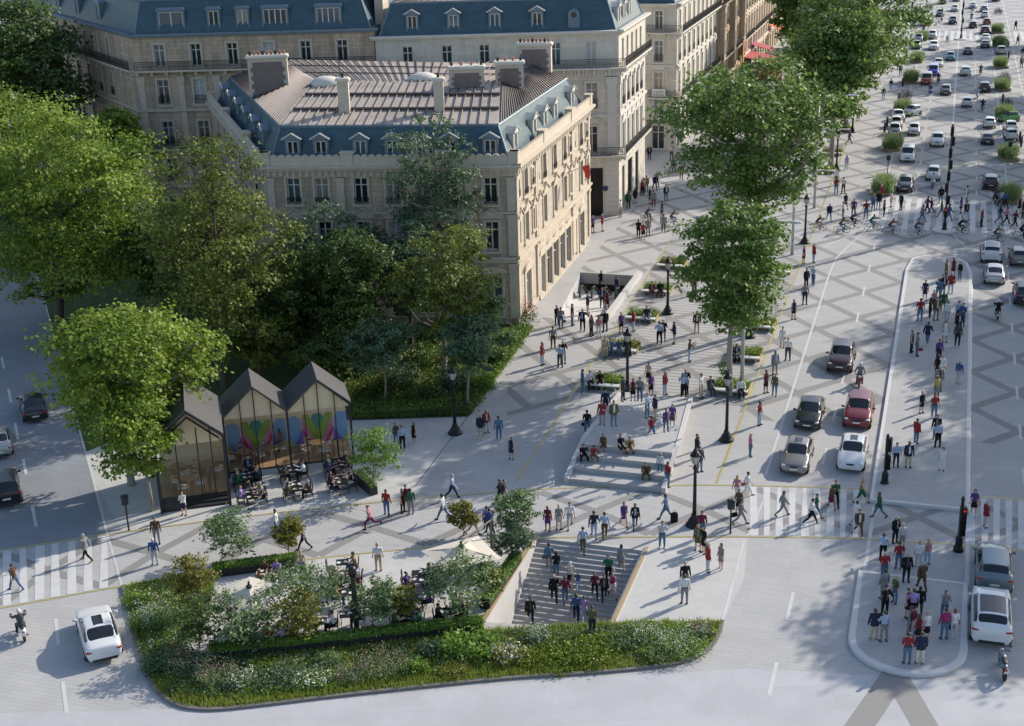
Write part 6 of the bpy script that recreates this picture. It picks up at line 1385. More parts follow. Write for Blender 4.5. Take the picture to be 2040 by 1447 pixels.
lr = (G(3, 712)-G(72, 1049)); LR = math.atan2(-lr.x, lr.y)
lr2 = (G(111, 1233)-G(133, 1421)); LR2 = math.atan2(-lr2.x, lr2.y)
car('sedan', 68, 822, 'black', 'a', 'black saloon in the shade on the left road, upper one', LR); car('suv', 12, 986, 'black', 'a', 'black SUV at the left edge in front of the zebra crossing', LR); car('sedan', -2, 892, 'silver', 'a', 'pale silver car cut by the left edge of the picture', LR); car('sedan', 199, 1278, 'white', 'a', 'white saloon with red tail lamps beside the flower bed', LR2+.05, s=1.06)
for k, (kd_, x, y, c, d, lb) in enumerate((('van', 1808, 318, 'white', 't', 'white people carrier beside the grass planter, left lanes'), ('suv', 1867, 288, 'white', 't', 'white SUV with black grille next to the tall signal mast'), ('hatch', 1821, 266, 'silver', 't', 'silver grey car behind the white people carrier'),
    ('hatch', 1859, 355, 'silver', 't', 'pale silver car just behind a motorbike near the cyclists crossing'), ('suv', 1803, 377, 'darkgrey', 't', 'dark grey SUV first in line at the cyclists crossing'), ('hatch', 1884, 187, 'darkgrey', 't', 'dark grey car near the centre line below the red and blue cars'),
    ('van', 1846, 166, 'rust', 't', 'rusty red van in the left lanes with a scooter in front'), ('van', 1859, 149, 'blue', 't', 'bright blue van behind the rusty red van'), ('sedan', 1869, 132, 'cream', 't', 'cream saloon between the bright blue van and the teal car'), ('hatch', 1893, 119, 'teal', 't', 'teal blue hatchback next to the centre line'),
    ('suv', 1860, 98, 'white', 't', 'white SUV just below the far zebra crossing'), ('suv', 1857, 76, 'silver', 't', 'silver SUV standing on the left end of the far zebra crossing'), ('suv', 1898, 47, 'black', 't', 'black SUV just above the far zebra crossing by its signal mast'), ('suv', 1873, 32, 'darkgrey', 't', 'dark SUV with a motorbike rider in front, above the far crossing'),
    ('sedan', 1902, 22, 'silver', 't', 'silver saloon near the top of the left lanes'), ('van', 1878, 7, 'black', 't', 'black van at the top edge of the left lanes'), ('hatch', 1905, 2, 'slate', 't', 'slate blue car at the top edge next to the centre line'),
    ('hatch', 1971, 252, 'white', 'a', 'white car seen from behind in the right lane, beside the green parked cars'), ('sedan', 1967, 284, 'black', 'a', 'black saloon seen from behind below the white car, right lane'), ('suv', 1973, 372, 'black', 'a', 'boxy black SUV seen from behind near the cyclists crossing'),
    ('suv', 1923, 149, 'white', 'a', 'white SUV seen from behind right of the centre line'), ('sedan', 1928, 107, 'darkgrey', 'a', 'dark grey saloon right of the centre line below the far crossing'), ('suv', 1961, 181, 'black', 'a', 'black SUV seen from behind beside a light blue scooter rider'), ('mini', 1926, 212, 'white', 'a', 'tiny white and black city car seen from behind by the centre line'),
    ('sedan', 1962, 94, 'darkgrey', 'a', 'dark grey saloon queueing below the far crossing, right lane'), ('sedan', 1963, 81, 'white', 'a', 'white saloon queueing in the right lane at the far crossing'), ('suv', 1962, 66, 'maroon', 'a', 'dark maroon SUV on the far zebra crossing, right lane'), ('hatch', 1966, 49, 'red', 'a', 'red hatchback just above the far zebra crossing, right lane'),
    ('hatch', 1938, 55, 'black', 'a', 'black car right of the far signal mast above the zebra crossing'), ('mini', 1961, 35, 'white', 'a', 'tiny white car above the red hatchback'), ('hatch', 1960, 23, 'slate', 'a', 'slate car above the tiny white car, right lane'), ('sedan', 1938, 16, 'white', 'a', 'white car near the top of the right lanes beside a blue rider'), ('van', 1984, 2, 'darkgrey', 'a', 'dark van at the top edge on the right'))):
    car(kd_, x, y, c, d, lb, None, TC, .92)
for x, y, c, c2, a, lb in ((1817, 230, 'white', 'lime', 2.2, 'tiny white and lime city car parked at an angle below a grass planter'), (1789, 240, 'white', None, 3.0, 'tiny white city car, furthest of three parked bumper to bumper on the left kerb'), (1785, 254, 'white', None, 2.9, 'tiny white city car, middle of three parked bumper to bumper on the left kerb'), (1782, 268, 'silver', None, 2.9, 'tiny silver city car, nearest of three parked bumper to bumper on the left kerb'),
    (1830, 83, 'silver', None, 2.8, 'tiny silver city car parked near the far crossing, left kerb'), (1826, 97, 'green', None, 2.7, 'tiny green and white city car parked near the far crossing, left kerb'), (2009, 243, 'green', 'lime', 1.9, 'tiny green city car parked askew by the right kerb planter'), (2012, 262, 'white', None, -.2, 'tiny white city car parked below the green one, right kerb'), (2013, 278, 'white', None, -.2, 'tiny white city car parked at the grass planter, lowest on the right kerb'), (1994, 93, 'green', None, 1.9, 'tiny dark green city car parked high up on the right kerb'), (1993, 108, 'silver', None, -.2, 'tiny silver city car parked high up on the right kerb')):
    car('mini', x, y, c, 'a', lb, a, 'small shared cars parked along the kerbs', 1., c2)
for q in PROTO.values():
    def rm_(o):
        for c in list(o.children): rm_(c)
        bpy.data.objects.remove(o)
    rm_(q)
# ---- two wheelers
m_tan = mat('tan_leather', (.22, .12, .06), .6)
def wheel2(r, w_, hub=True, nm='wheel', spokes=8):
    b = B(); T = Matrix.Rotation(R(90), 4, 'Y'); b.tube([(0, r*math.cos(a), r*math.sin(a)) for a in [2*math.pi*k/20 for k in range(21)]], w_, 5, cap=False)
    if hub:
        for k in range(spokes): a = 2*math.pi*k/spokes; b.tube([(0, 0, 0), (0, r*math.cos(a), r*math.sin(a))], .006 if w_ < .03 else .02, 3)
        b.lathe([(.04, -.05), (.04, .05)], 8, T)
    return b.mesh(nm)
def bicycle():
    t = thing('bicycle', (0, 0, -70), 0, '', 'bicycle'); wm = wheel2(.34, .022); wm.materials.append(m_tyre)
    for y in (-.52, .52): link('wheel', wm, None, t, (0, y, .36))
    b = B(); A, S_, H_, Bk, Fr = (0, -.52, .36), (0, -.2, .85), (0, .38, .88), (0, -.08, .3), (0, .52, .36)
    for p, q in ((A, S_), (A, Bk), (Bk, S_), (Bk, H_), ((0, -.17, .78), H_), (H_, Fr)): b.tube([p, q], .022, 5)
    b.obj('frame', m_black, t); b = B(); b.ball((0, -.24, .94), (.07, .14, .035), 8, 5); b.tube([(0, -.22, .84), (0, -.24, .93)], .015, 4); b.obj('saddle', m_trimb, t)
    b = B(); b.tube([(0, .38, .86), (0, .35, 1.02)], .016, 4); b.tube([(-.27, .25, 1.05), (-.2, .36, 1.03), (.2, .36, 1.03), (.27, .25, 1.05)], .016, 4); b.obj('handlebar', m_steel, t)
    b = B(); b.tube([(-.09, .06, .28), (.09, -.2, .32)], .015, 4); b.box(.08, .16, -.26, -.16, .31, .33); b.box(-.16, -.08, .0, .1, .27, .29); b.obj('pedals', m_trimb, t); return t
def motorbike(scoot):
    t = thing('scooter' if scoot else 'motorbike', (0, 0, -70), 0, '', 'scooter' if scoot else 'motorbike'); wm = wheel2(.24 if scoot else .29, .065); wm.materials.append(m_tyre); wy = .62 if scoot else .72
    for y in (-wy, wy): link('wheel', wm, None, t, (0, y, .3 if scoot else .35))
    b = B()
    if scoot: b.ball((0, -.42, .6), (.19, .5, .2), 10, 6); b.box(-.16, .16, -.1, .42, .28, .36); b.tube([(0, .40, .36), (0, .5, .7), (0, .42, .95)], [.17, .19, .11], 8)
    else: b.ball((0, .18, .82), (.18, .38, .16), 10, 6); b.ball((0, .0, .5), (.2, .36, .22), 10, 6); b.ball((0, -.62, .82), (.12, .34, .09), 8, 5)
    b.obj('body', PAINT['darkgrey'], t, True); b = B(); b.ball((0, -.32, .82 if scoot else .9), (.15, .42, .07), 10, 5); b.obj('seat', m_trimb, t, True)
    b = B(); b.tube([(-.08, wy, .33), (-.08, .45, .95)], .03, 5); b.tube([(.08, wy, .33), (.08, .45, .95)], .03, 5); b.obj('fork', m_steel, t)
    b = B(); b.tube([(-.36, .28, 1.05), (-.12, .42, 1.02), (.12, .42, 1.02), (.36, .28, 1.05)], .022, 5); [b.tube([(s*.25, .38, 1.05), (s*.34, .42, 1.22)], .012, 4) for s in (-1, 1)]; [b.ball((s*.36, .42, 1.25), (.08, .02, .05), 8, 5) for s in (-1, 1)]; b.obj('handlebar', m_trimb, t)
    b = B(); b.ball((0, .58, .92), (.10, .08, .10), 8, 6); b.obj('headlight', m_head, t, True); b = B(); b.ball((0, -.92, .74), (.10, .05, .05), 8, 5); b.obj('tail_lamp', m_tail, t, True)
    b = B(); b.tube([(.18, .1, .32), (.2, -.75, .42)], [.04, .065], 6); b.obj('exhaust', m_steel, t); b = B(); b.box(-.09, .09, -.98, -.96, .5, .66); b.obj('number_plate', m_plate_, t); return t
bike0, scoot0, moto0 = bicycle(), motorbike(True), motorbike(False)
m_bikeblue = mat('light_blue_bike_paint', (.16, .30, .34), .4)
RIDERS = []
def ride(kind, x, y, rz, label, col=None, s=1., group=None, z=0.):
    o = copy_tree({'b': bike0, 's': scoot0, 'm': moto0}[kind], G(x, y, z), rz, label, group); o.scale = (s,)*3
    for c in o.children:
        if col and c.name.split('.')[0] in (('frame',) if kind == 'b' else ('body',)): setm(c, col)
    return o
crx = math.atan2(-VX.x, VX.y)     # heading along +v (image right)
CY = [(1630, 460, 'black bicycle ridden first from the left in the line of cyclists', None), (1677, 464, 'light blue bicycle ridden second from the left in the line of cyclists', m_bikeblue), (1699, 453, 'pinkish bicycle half hidden behind the second bicycle in the line', PAINT['rust']), (1737, 458, 'pale aqua bicycle ridden just left of the crossing stripes', m_bikeblue), (1775, 467, 'black bicycle with a rider in red at the left end of the crossing', None), (1826, 470, 'grey blue bicycle ridden left of the tall signal mast', PAINT['slate']), (1913, 466, 'black bicycle ridden right of the tall signal mast', None), (1984, 482, 'dark bicycle ridden near the right edge, above the white SUV', None), (2036, 475, 'dark bicycle cut by the right edge of the picture', None)]
for x, y, lb, c in CY: ride('b', x, y, crx+rnd.uniform(-.15, .15), lb, c)
ride('b', 1288, 441, crx-.5, 'dark bicycle with a standing rider before the corner block', None); ride('b', 1340, 449, crx, 'dark bicycle ridden on the plaza near the brass line', None)
TW = [('s', 1712, 768, AVZ+math.pi, 'red scooter with a rider, directly behind the dark red SUV', PAINT['red']), ('s', 1987, 634, AVZ, 'blue scooter ridden away in the shaded right lane', PAINT['navy']), ('s', 45, 1268, LR2+.15, 'white and red scooter on the left road beside the white saloon', PAINT['white']), ('m', 1996, 1340, AVZ+.12, 'dark blue motorbike standing without rider at the lower right', PAINT['slate']),
      ('m', 1858, 374, AVZ+math.pi, 'white motorbike with rider in front of the pale silver car', PAINT['white']), ('m', 1982, 404, AVZ, 'black motorbike behind the boxy black SUV at the crossing', PAINT['black']), ('s', 1853, 190, AVZ+math.pi, 'blue scooter in front of the rusty red van', PAINT['blue']), ('m', 1869, 166, AVZ+math.pi, 'black motorbike right of the rusty red van', PAINT['black']), ('m', 1953, 149, AVZ, 'black motorbike right of the white SUV in the right lanes', PAINT['black']), ('s', 1947, 196, AVZ, 'pale scooter left of the black SUV in the right lanes', PAINT['white']), ('m', 1957, 220, AVZ, 'black motorbike below the pale scooter in the right lanes', PAINT['darkgrey']), ('m', 1876, 43, AVZ+math.pi, 'grey motorbike in front of the dark SUV above the far crossing', PAINT['silver']), ('m', 1935, 41, AVZ, 'dark motorbike above the black car right of the far signal mast', PAINT['darkgrey']), ('s', 1937, 24, AVZ, 'navy scooter below the white car at the top of the right lanes', PAINT['navy'])]
for k_, x, y, a, lb, c in TW: ride(k_, x, y, a, lb, c)
# parked bicycles in racks
for bx, by, n, sd in ((1804, 196, 8, 'left kerb rack below the tall grass planter'), (1851, 17, 6, 'left kerb rack near the top edge'), (2004, 212, 8, 'right kerb rack beside the green city cars'), (2002, 158, 6, 'right kerb rack under a grass planter'), (1988, 26, 6, 'right kerb rack near the top edge')):
    p = G(bx, by)
    for k in range(n):
        q = p+UX*(k*.75-n*.375)*1.3+VX*rnd.uniform(-.15, .15)
        o = copy_tree(bike0, q, AVZ+math.pi/2+rnd.uniform(-.3, .3), 'dark bicycle parked in the '+sd, 'bicycles in the '+sd)
for q in (bike0, scoot0, moto0): rm_(q)
# ================================================================== people
CC = dict(red=(.25, .032, .036), maroon=(.13, .02, .04), navy=(.022, .03, .065), blue=(.05, .10, .23), denim=(.10, .17, .26), jeans=(.085, .15, .24), paleblue=(.33, .42, .55), white=(.66, .66, .65), black=(.014, .014, .016), grey=(.22, .22, .225), darkgrey=(.07, .07, .075), palegrey=(.45, .45, .46), beige=(.44, .36, .24), tan=(.27, .19, .10), brown=(.10, .065, .04), olive=(.10, .10, .045), green=(.03, .11, .06), purple=(.10, .05, .175), lilac=(.34, .25, .50), pink=(.46, .17, .23), orange=(.45, .14, .03), yellow=(.40, .35, .12), magenta=(.28, .035, .12), cream=(.58, .52, .42), teal=(.03, .16, .18))
CN = dict(jeans='blue', paleblue='pale blue', darkgrey='dark grey', palegrey='pale grey')
M_c = {k: mat('cloth_'+k, c, .85, var=.5 if k in ('purple', 'olive', 'maroon', 'brown', 'lilac', 'palegrey', 'denim', 'jeans') else .2, scale=22 if k in ('purple', 'olive', 'maroon', 'brown', 'lilac', 'palegrey') else 7, spec=.2) for k, c in CC.items()}
m_skin = [mat('skin_'+n_, c, .55, var=.06, scale=8) for n_, c in (('fair', (.55, .34, .25)), ('tan', (.42, .25, .17)), ('brown', (.20, .11, .07)))]
HAIR = {k: mat('hair_'+k, c, .6, var=.25, scale=14) for k, c in dict(black=(.012, .010, .009), brown=(.06, .035, .02), blond=(.40, .28, .12), grey=(.34, .33, .32), red=(.22, .06, .025), white=(.6, .6, .58)).items()}
m_eye = mat('eye_dark', (.02, .015, .012), .3); m_lip = mat('lip', (.30, .11, .09), .5)
V3 = Vector
POSE = dict(  # lean, (legL swing, knee, abd), (legR), (armL swing, abd, elbow), (armR), seat
 stand=(0, (.03, .03, .05), (-.03, .03, .05), (.05, .14, .18), (.0, .14, .2)),
 relax=(0, (.12, .16, .10), (-.04, .0, .04), (.05, .16, .3), (.35, .1, 1.5)),
 talk=(.02, (.05, .06, .06), (-.06, .03, .07), (.4, .15, 1.5), (.05, .16, .3)),
 point=(0, (.02, .02, .07), (-.02, .02, .07), (1.0, .95, .15), (.02, .14, .2)),
 phone=(.05, (.04, .04, .05), (-.05, .03, .05), (.7, .1, 1.75), (.65, .1, 1.7)),
 call=(0, (.06, .05, .05), (-.05, .03, .06), (.7, .35, 2.3), (.05, .15, .2)),
 walk=(.06, (.46, .12, .03), (-.38, .42, .03), (-.42, .13, .25), (.42, .13, .35)),
 walk2=(.05, (-.34, .45, .03), (.42, .1, .03), (.38, .13, .35), (-.38, .13, .25)),
 run=(.16, (.7, .7, .02), (-.55, 1.25, .02), (-.6, .15, 1.5), (.6, .15, 1.5)),
 sit=(.06, (1.48, 1.50, .10), (1.46, 1.42, .10), (.55, .12, .8), (.5, .12, .9)),
 lean=(.42, (1.42, 1.55, .22), (1.42, 1.5, .22), (.75, .12, .9), (.75, .12, 1.0)),
 dine=(.10, (1.46, 1.45, .09), (1.44, 1.5, .09), (.75, .18, 1.15), (.7, .18, 1.2)),
 cycle=(.62, (1.35, 1.35, .05), (.75, .75, .05), (1.35, .16, .25), (1.35, .16, .25)),
 scoot=(.12, (1.25, 1.2, .18), (1.25, 1.2, .18), (.95, .3, .45), (.95, .3, .45)))
_pb = {}
def body(pose, fem):
    key = (pose, fem)
    if key in _pb: return _pb[key]
    lean, LL, LR_, AL, AR = POSE[pose]; sh = .165 if fem else .195; hp = .10; bones = []
    fwd = V3((0, math.sin(lean), math.cos(lean)))           # spine direction
    pel = V3((0, 0, 0)); bk = V3((0, math.cos(lean), -math.sin(lean)))
    chest = pel+fwd*.36; neck = pel+fwd*.54; hd = neck+V3((0, math.sin(lean*.35), math.cos(lean*.35)))*.155+V3((0, .02, 0))
    b = B()
    def ell(cs, rs, xa=V3((1, 0, 0)), ya=None):
        n = 14; vs = []; fs = []
        for c, (rx, ry) in zip(cs, rs):
            for k in range(n): a = 2*math.pi*k/n; vs.append(tuple(c+xa*rx*math.cos(a)+(ya or bk)*ry*math.sin(a)))
        for i in range(len(cs)-1):
            for k in range(n): fs.append((i*n+k, i*n+(k+1) % n, (i+1)*n+(k+1) % n, (i+1)*n+k))
        fs += [tuple(range(n))[::-1], tuple(range((len(cs)-1)*n, len(cs)*n))]; b.add(vs, fs)
    w = .88 if fem else 1.
    ell([pel-fwd*.10, pel-fwd*.03, pel+fwd*.06, pel+fwd*.17, pel+fwd*.30, pel+fwd*.42, pel+fwd*.49, pel+fwd*.535], [(.10, .08), (.165*(1.02 if fem else .96), .115), (.155, .108), (.128*w, .095), (.155*w, .112+.012*fem), (.175*w, .105), (.12*w, .08), (.06, .06)])
    b.tube([neck-fwd*.05, neck+fwd*.02, hd-V3((0, 0, .06))], [.062*w+.004, .055*w+.003, .052*w], 10)
    b.ball(hd+V3((0, -.012, .025)), (.074, .094, .095), 14, 10); b.ball(hd+V3((0, .025, -.045)), (.054, .062, .066), 12, 8)
    b.tube([hd+V3((0, .078, .03)), hd+V3((0, .100, -.008)), hd+V3((0, .082, -.018))], [.010, .016, .011], 6)
    for s in (-1, 1): b.ball(hd+V3((s*.074, -.012, .0)), (.012, .02, .03), 8, 6)
    bones += [('pelvis', pel-fwd*.08, pel+fwd*.05, .13), ('torso', pel+fwd*.13, chest+fwd*.1, .13), ('neck', neck, hd-V3((0, 0, .1)), .05), ('head', hd-V3((0, 0, .04)), hd+V3((0, 0, .05)), .08)]
    feet = []
    for s, (sw, kn, ab) in ((-1, LL), (1, LR_)):
        h0 = pel+V3((s*hp*.95, 0, -.05)); d1 = V3((s*ab, math.sin(sw), -math.cos(sw))).normalized(); k = h0+d1*.43
        d2 = V3((s*ab*.3, math.sin(sw-kn), -math.cos(sw-kn))).normalized(); a = k+d2*.41
        b.tube([h0+V3((-s*.01, 0, .06)), h0.lerp(k, .25), h0.lerp(k, .7), k, k.lerp(a, .3), k.lerp(a, .7), a], [.095*(1.03 if fem else 1), .088, .066, .056, .056, .042, .037], 12)
        fd = V3((s*.12, math.cos(min(0, (sw-kn))*.7), math.sin(min(0, (sw-kn))*.7))).normalized()
        heel = a-fd*.05+V3((0, 0, -.045)); toe = a+fd*.16+V3((0, 0, -.055)); b.tube([heel, a+fd*.03+V3((0, 0, -.035)), toe-fd*.04, toe], [.036, .042, .036, .022], 8); feet.append((a, toe))
        bones += [('thigh', h0, k, .075), ('shin', k, a-d2*.03, .048), ('foot', a+V3((0, 0, -.05)), toe, .04)]
    for s, (sw, ab, el) in ((-1, AL), (1, AR)):
        S0 = pel+fwd*.475+V3((s*sh, 0, 0)); d1 = V3((s*math.sin(ab), math.sin(sw)*math.cos(ab), -math.cos(sw)*math.cos(ab))).normalized(); e = S0+d1*.285
        x = V3((s, 0, 0)); d2 = V3((s*math.sin(ab)*(.2 if el > .5 else .9)-(.25*s if el > 1.2 else 0), math.sin(sw+el), -math.cos(sw+el))).normalized(); wr = e+d2*.255
        b.tube([pel+fwd*.45+V3((s*sh*.55, 0, 0)), S0, S0.lerp(e, .5), e, e.lerp(wr, .4), wr], [.062, .060*w, .047*w, .040*w, .038*w, .027*w], 10)
        # hand: palm and five unequal, slightly curled fingers
        up = d2.cross(x).normalized(); lat = d2.cross(up).normalized(); pc = wr+d2*.05
        b.tube([wr-d2*.01, pc-lat*.0, wr+d2*.095], [.025, .035, .033], 8)
        for q, (o_, L_) in enumerate(((-.031, .066), (-.0105, .078), (.0105, .072), (.031, .055))):
            r0 = wr+d2*.085+lat*o_; b.tube([r0, r0+d2*L_*.55-up*.006, r0+d2*L_*.95-up*.03], [.0098, .0092, .0078], 6)
        b.tube([wr+d2*.03-lat*.025, wr+d2*.065-lat*.058, wr+d2*.10-lat*.062-up*.01], [.013, .011, .009], 6)
        bones += [('uarm', S0, e, .05), ('farm', e, wr-d2*.02, .038), ('hand', wr+d2*.015, wr+d2*.15, .03)]
    sit = pose in ('sit', 'lean', 'dine', 'cycle', 'scoot')
    me = b.mesh('raw'); ob = bpy.data.objects.new('raw', me); COL.objects.link(ob)
    md = ob.modifiers.new('r', 'REMESH'); md.mode = 'VOXEL'; md.voxel_size = .0135; md.use_smooth_shade = True
    sm = ob.modifiers.new('s', 'SMOOTH'); sm.factor = .5; sm.iterations = 2
    ev = bpy.data.meshes.new_from_object(ob.evaluated_get(bpy.context.evaluated_depsgraph_get())); bpy.data.objects.remove(ob)
    nv, nf = len(ev.vertices), len(ev.polygons); co = np.empty(nv*3, np.float32); ev.vertices.foreach_get('co', co); co = co.reshape(-1, 3); no = np.empty(nv*3, np.float32); ev.vertices.foreach_get('normal', no); no = no.reshape(-1, 3)
    fv = np.empty(len(ev.loops), np.int32); ev.loops.foreach_get('vertex_index', fv); fv = fv.reshape(-1, 4); fc = co[fv].mean(1)
    D = np.empty((len(bones), nf))
    for i, (_, p, q, r_) in enumerate(bones):
        p, q = np.array(p), np.array(q); d = q-p; t = np.clip(((fc-p)@d)/max(1e-6, d@d), 0, 1); D[i] = np.linalg.norm(fc-(p+t[:, None]*d), axis=1)-r_
    tags = np.array([x[0] for x in bones])[D.argmin(0)]
    zmin = co[:, 2].min() if not sit else 0
    off = np.array([0, 0, -zmin]) if not sit else np.zeros(3)
    co = co+off; fc = fc+off; hdn = np.array(hd)+off
    def sub(name, sel, d, mi=None):
        f = fv[sel]; u, inv = np.unique(f, return_inverse=True); v = co[u]+no[u]*d; m = bpy.data.meshes.new(name)
        inv = inv.reshape(-1, 4); m.vertices.add(len(u)); m.vertices.foreach_set('co', v.astype(np.float32).ravel()); m.loops.add(inv.size); m.loops.foreach_set('vertex_index', inv.astype(np.int32).ravel())
        m.polygons.add(len(inv)); m.polygons.foreach_set('loop_start', np.arange(0, inv.size, 4, dtype=np.int32)); m.polygons.foreach_set('loop_total', np.full(len(inv), 4, np.int32)); m.polygons.foreach_set('use_smooth', np.ones(len(inv), bool)); m.update(calc_edges=True); return m
    hl = fc-hdn; front = hl[:, 1] > .055-.25*np.abs(hl[:, 2]-.03)*0
    head = tags == 'head'
    P = dict(hd=hdn, pel=np.array(pel)+off, fwd=fwd, zmin=zmin)
    # eyes and mouth appended to the body mesh
    eb = B(); eb.v = [tuple(v) for v in co]; eb.f = [tuple(q) for q in fv]; eb.mi = [0]*nf; H3 = V3(hdn); eb.m = 1
    for s in (-1, 1): eb.ball(H3+V3((s*.03, .077, .022)), (.011, .008, .007), 6, 4)
    eb.m = 2; eb.ball(H3+V3((0, .083, -.052)), (.022, .006, .007), 6, 4)
    bm_ = eb.mesh('body', True); bm_.materials.append(m_skin[0]); bm_.materials.append(m_eye); bm_.materials.append(m_lip); P['body'] = bm_
    T = np.isin
    waist = (fc-P['pel'])@np.array(fwd) > (-.02)
    hz = (fc-P['pel'])@np.array(fwd)
    top = (tags == 'torso') | ((tags == 'pelvis') & (hz > .0)) | ((tags == 'thigh') & (hz > .01))
    P['tee'] = (top | (tags == 'uarm'), .011); P['shirt'] = (top | T(tags, ['uarm', 'farm']), .011); P['tank'] = (top, .009)
    P['jacket'] = (top | T(tags, ['uarm', 'farm', 'pelvis']) | ((tags == 'neck') & (hz < .53)) | ((tags == 'thigh') & (hz > -.16)), .022)
    P['trousers'] = (T(tags, ['pelvis', 'thigh', 'shin']), .007+.004*(not fem)); P['shorts'] = (T(tags, ['pelvis', 'thigh']), .016)
    P['shoeL'] = ((tags == 'foot') & (fc[:, 0] < 0), .008); P['shoeR'] = ((tags == 'foot') & (fc[:, 0] >= 0), .008)
    P['hair'] = (head & (((hl[:, 2] > .062) & (hl[:, 1] < .075)) | ((hl[:, 1] < .0) & (hl[:, 2] > -.03)) | ((hl[:, 1] < -.03) & (hl[:, 2] > -.07))), .013)
    P['helmet'] = (head & ((hl[:, 2] > .03) | ((hl[:, 1] < .0) & (hl[:, 2] > -.06))), .035)
    P['front'] = (T(tags, ['torso', 'pelvis']) & (np.abs(fc[:, 0]-hl[:, 0]*0) < .042) & (((fc-P['pel'])@np.array(bk)) > .04) & (hz > .02) & (hz < .5), .030)
    P['sub'] = sub; P['cache'] = {}
    _pb[key] = P; return P
def shell(P, nm, name):
    if nm not in P['cache']:
        if nm == 'skirt':
            b = B(); p = P['pel']; vs = []; n = 14; prof = ((.06, .135, .10), (-.02, .175, .125), (-.12, .18, .13), (-.40, .19, .15))
            for dz, rx, ry in prof: vs += [(p[0]+rx*math.cos(2*math.pi*k/n), p[1]+ry*math.sin(2*math.pi*k/n), p[2]+dz) for k in range(n)]
            b.add(vs, [(i*n+k, (i+1)*n+k, (i+1)*n+(k+1) % n, i*n+(k+1) % n) for i in range(3) for k in range(n)]); m = b.mesh('skirt', True)
        elif nm == 'longhair':
            b = B(); h = V3(P['hd']); b.ball(h+V3((0, -.035, -.05)), (.088, .075, .14), 12, 8); b.ball(h+V3((0, -.02, .04)), (.088, .092, .085), 12, 8); m = b.mesh('hair', True)
        elif nm == 'bun':
            b = B(); h = V3(P['hd']); b.ball(h+V3((0, -.022, .036)), (.084, .092, .085), 12, 8); b.ball(h+V3((0, -.11, .06)), .04, 8, 6); m = b.mesh('hair', True)
        else: m = P['sub'](name, *P[nm])
        m.materials.append(m_skin[0]); P['cache'][nm] = m
    return P['cache'][nm]
def surface(p):
    u, v = toUV(p)
    if vTL < v < vTR and 61.5 < u < uT: return -.155*int((uT-u)/.34)-.004
    a, c = u-78.7, v+18.6
    if -3.5 < c < 3.2 and 0 < a < 15.6:
        return rise*(int(a/run)+1) if a < 4*run else zt+(.3-zt)*(a-4*run)/11
    if -33 < v < -27.3 and 110.6 < u < 124.2: return dp*(u-110.6)/13.6
    if -2.95 < v < 2.95 and (61.3 < u < 71.3): return .192
    if -2.95 < v < 3.1 and 80.4 < u < 136.5: return .212
    return 0.
def stand_at(x, y):
    z = 0.
    for _ in range(8): z = surface(G(x, y, z))
    return G(x, y, z)
TOPN = dict(tee='t-shirt', shirt='shirt', jacket='jacket', tank='vest top', dress='dress')
PEOPLE = []
def person(loc, rz, g, pose, top, tc, bot, bc, hair, label, cat='person', scale=None, group=None, helmet=None, seat=False):
    fem = g in 'fg'; P = body(pose, fem); s = scale or ((.945 if fem else 1.0)*(.68 if g in 'gc' else 1)*rnd.uniform(.97, 1.03))
    t = thing('person', loc, rz, label, cat, group); s *= 1.0 if (loc.y < 92 or pose in ('dine', 'cycle', 'scoot')) else 1.1
    t.scale = (s*1.09, s*1.09, s)
    if seat: t.location = V3(loc)-V3((0, 0, 0))
    def put_(nm, me, m):
        o = bpy.data.objects.new(nm, me); COL.objects.link(o); o.parent = t; setm(o, m); return o
    sk = rnd.choices(m_skin, (6, 2, 1.2))[0]; put_('body', P['body'], sk)
    if top == 'dress':
        put_('dress', shell(P, 'tank' if rnd.random() < .4 else 'shirt', 'dress'), M_c[tc]); put_('skirt', shell(P, 'skirt' if pose not in ('sit', 'dine', 'lean') else 'shorts', 'skirt'), M_c[tc])
    else:
        put_('jacket' if top == 'jacket' else 'shirt', shell(P, top, 'shirt'), M_c[tc])
        put_(bot, shell(P, bot if not (bot == 'skirt' and pose in ('sit', 'dine', 'lean', 'cycle', 'scoot')) else 'shorts', bot), M_c[bc])
    if top == 'jacket' and pose not in ('cycle',): put_('shirt_front', shell(P, 'front', 'shirt_front'), M_c[rnd.choice(['white', 'paleblue', 'darkgrey', 'cream', 'grey', 'navy', 'maroon'])])
    if hair != 'bald' and not helmet: put_('hair', shell(P, 'hair' if not fem else ('longhair' if rnd.random() < .6 else 'bun'), 'hair'), HAIR[hair])
    if helmet: put_('helmet', shell(P, 'helmet', 'helmet'), helmet)
    sh = M_c['black' if rnd.random() < .65 else rnd.choice(['white', 'brown', 'tan'])]
    for q in ('shoeL', 'shoeR'): put_('shoe', shell(P, q, 'shoe'), sh)
    PEOPLE.append(t); return t
def cname(c): return CN.get(c, c)
def clothes(g, top, tc, bot, bc):
    who = {'m': 'man', 'f': 'woman', 'g': 'girl', 'c': 'boy'}[g]
    if top == 'dress': return f'{who} in {cname(tc)} dress'
    bn = 'jeans' if bc == 'jeans' and bot == 'trousers' else bot
    return f'{who} in {cname(tc)} {TOPN[top]} and {cname(bc)+" " if True else ""}{bn}'
def face(h): h = h % 360; return 'facing the camera' if h < 45 or h > 315 else 'facing right' if h <= 135 else 'seen from behind' if h < 225 else 'facing left'
SIT_Z = .55
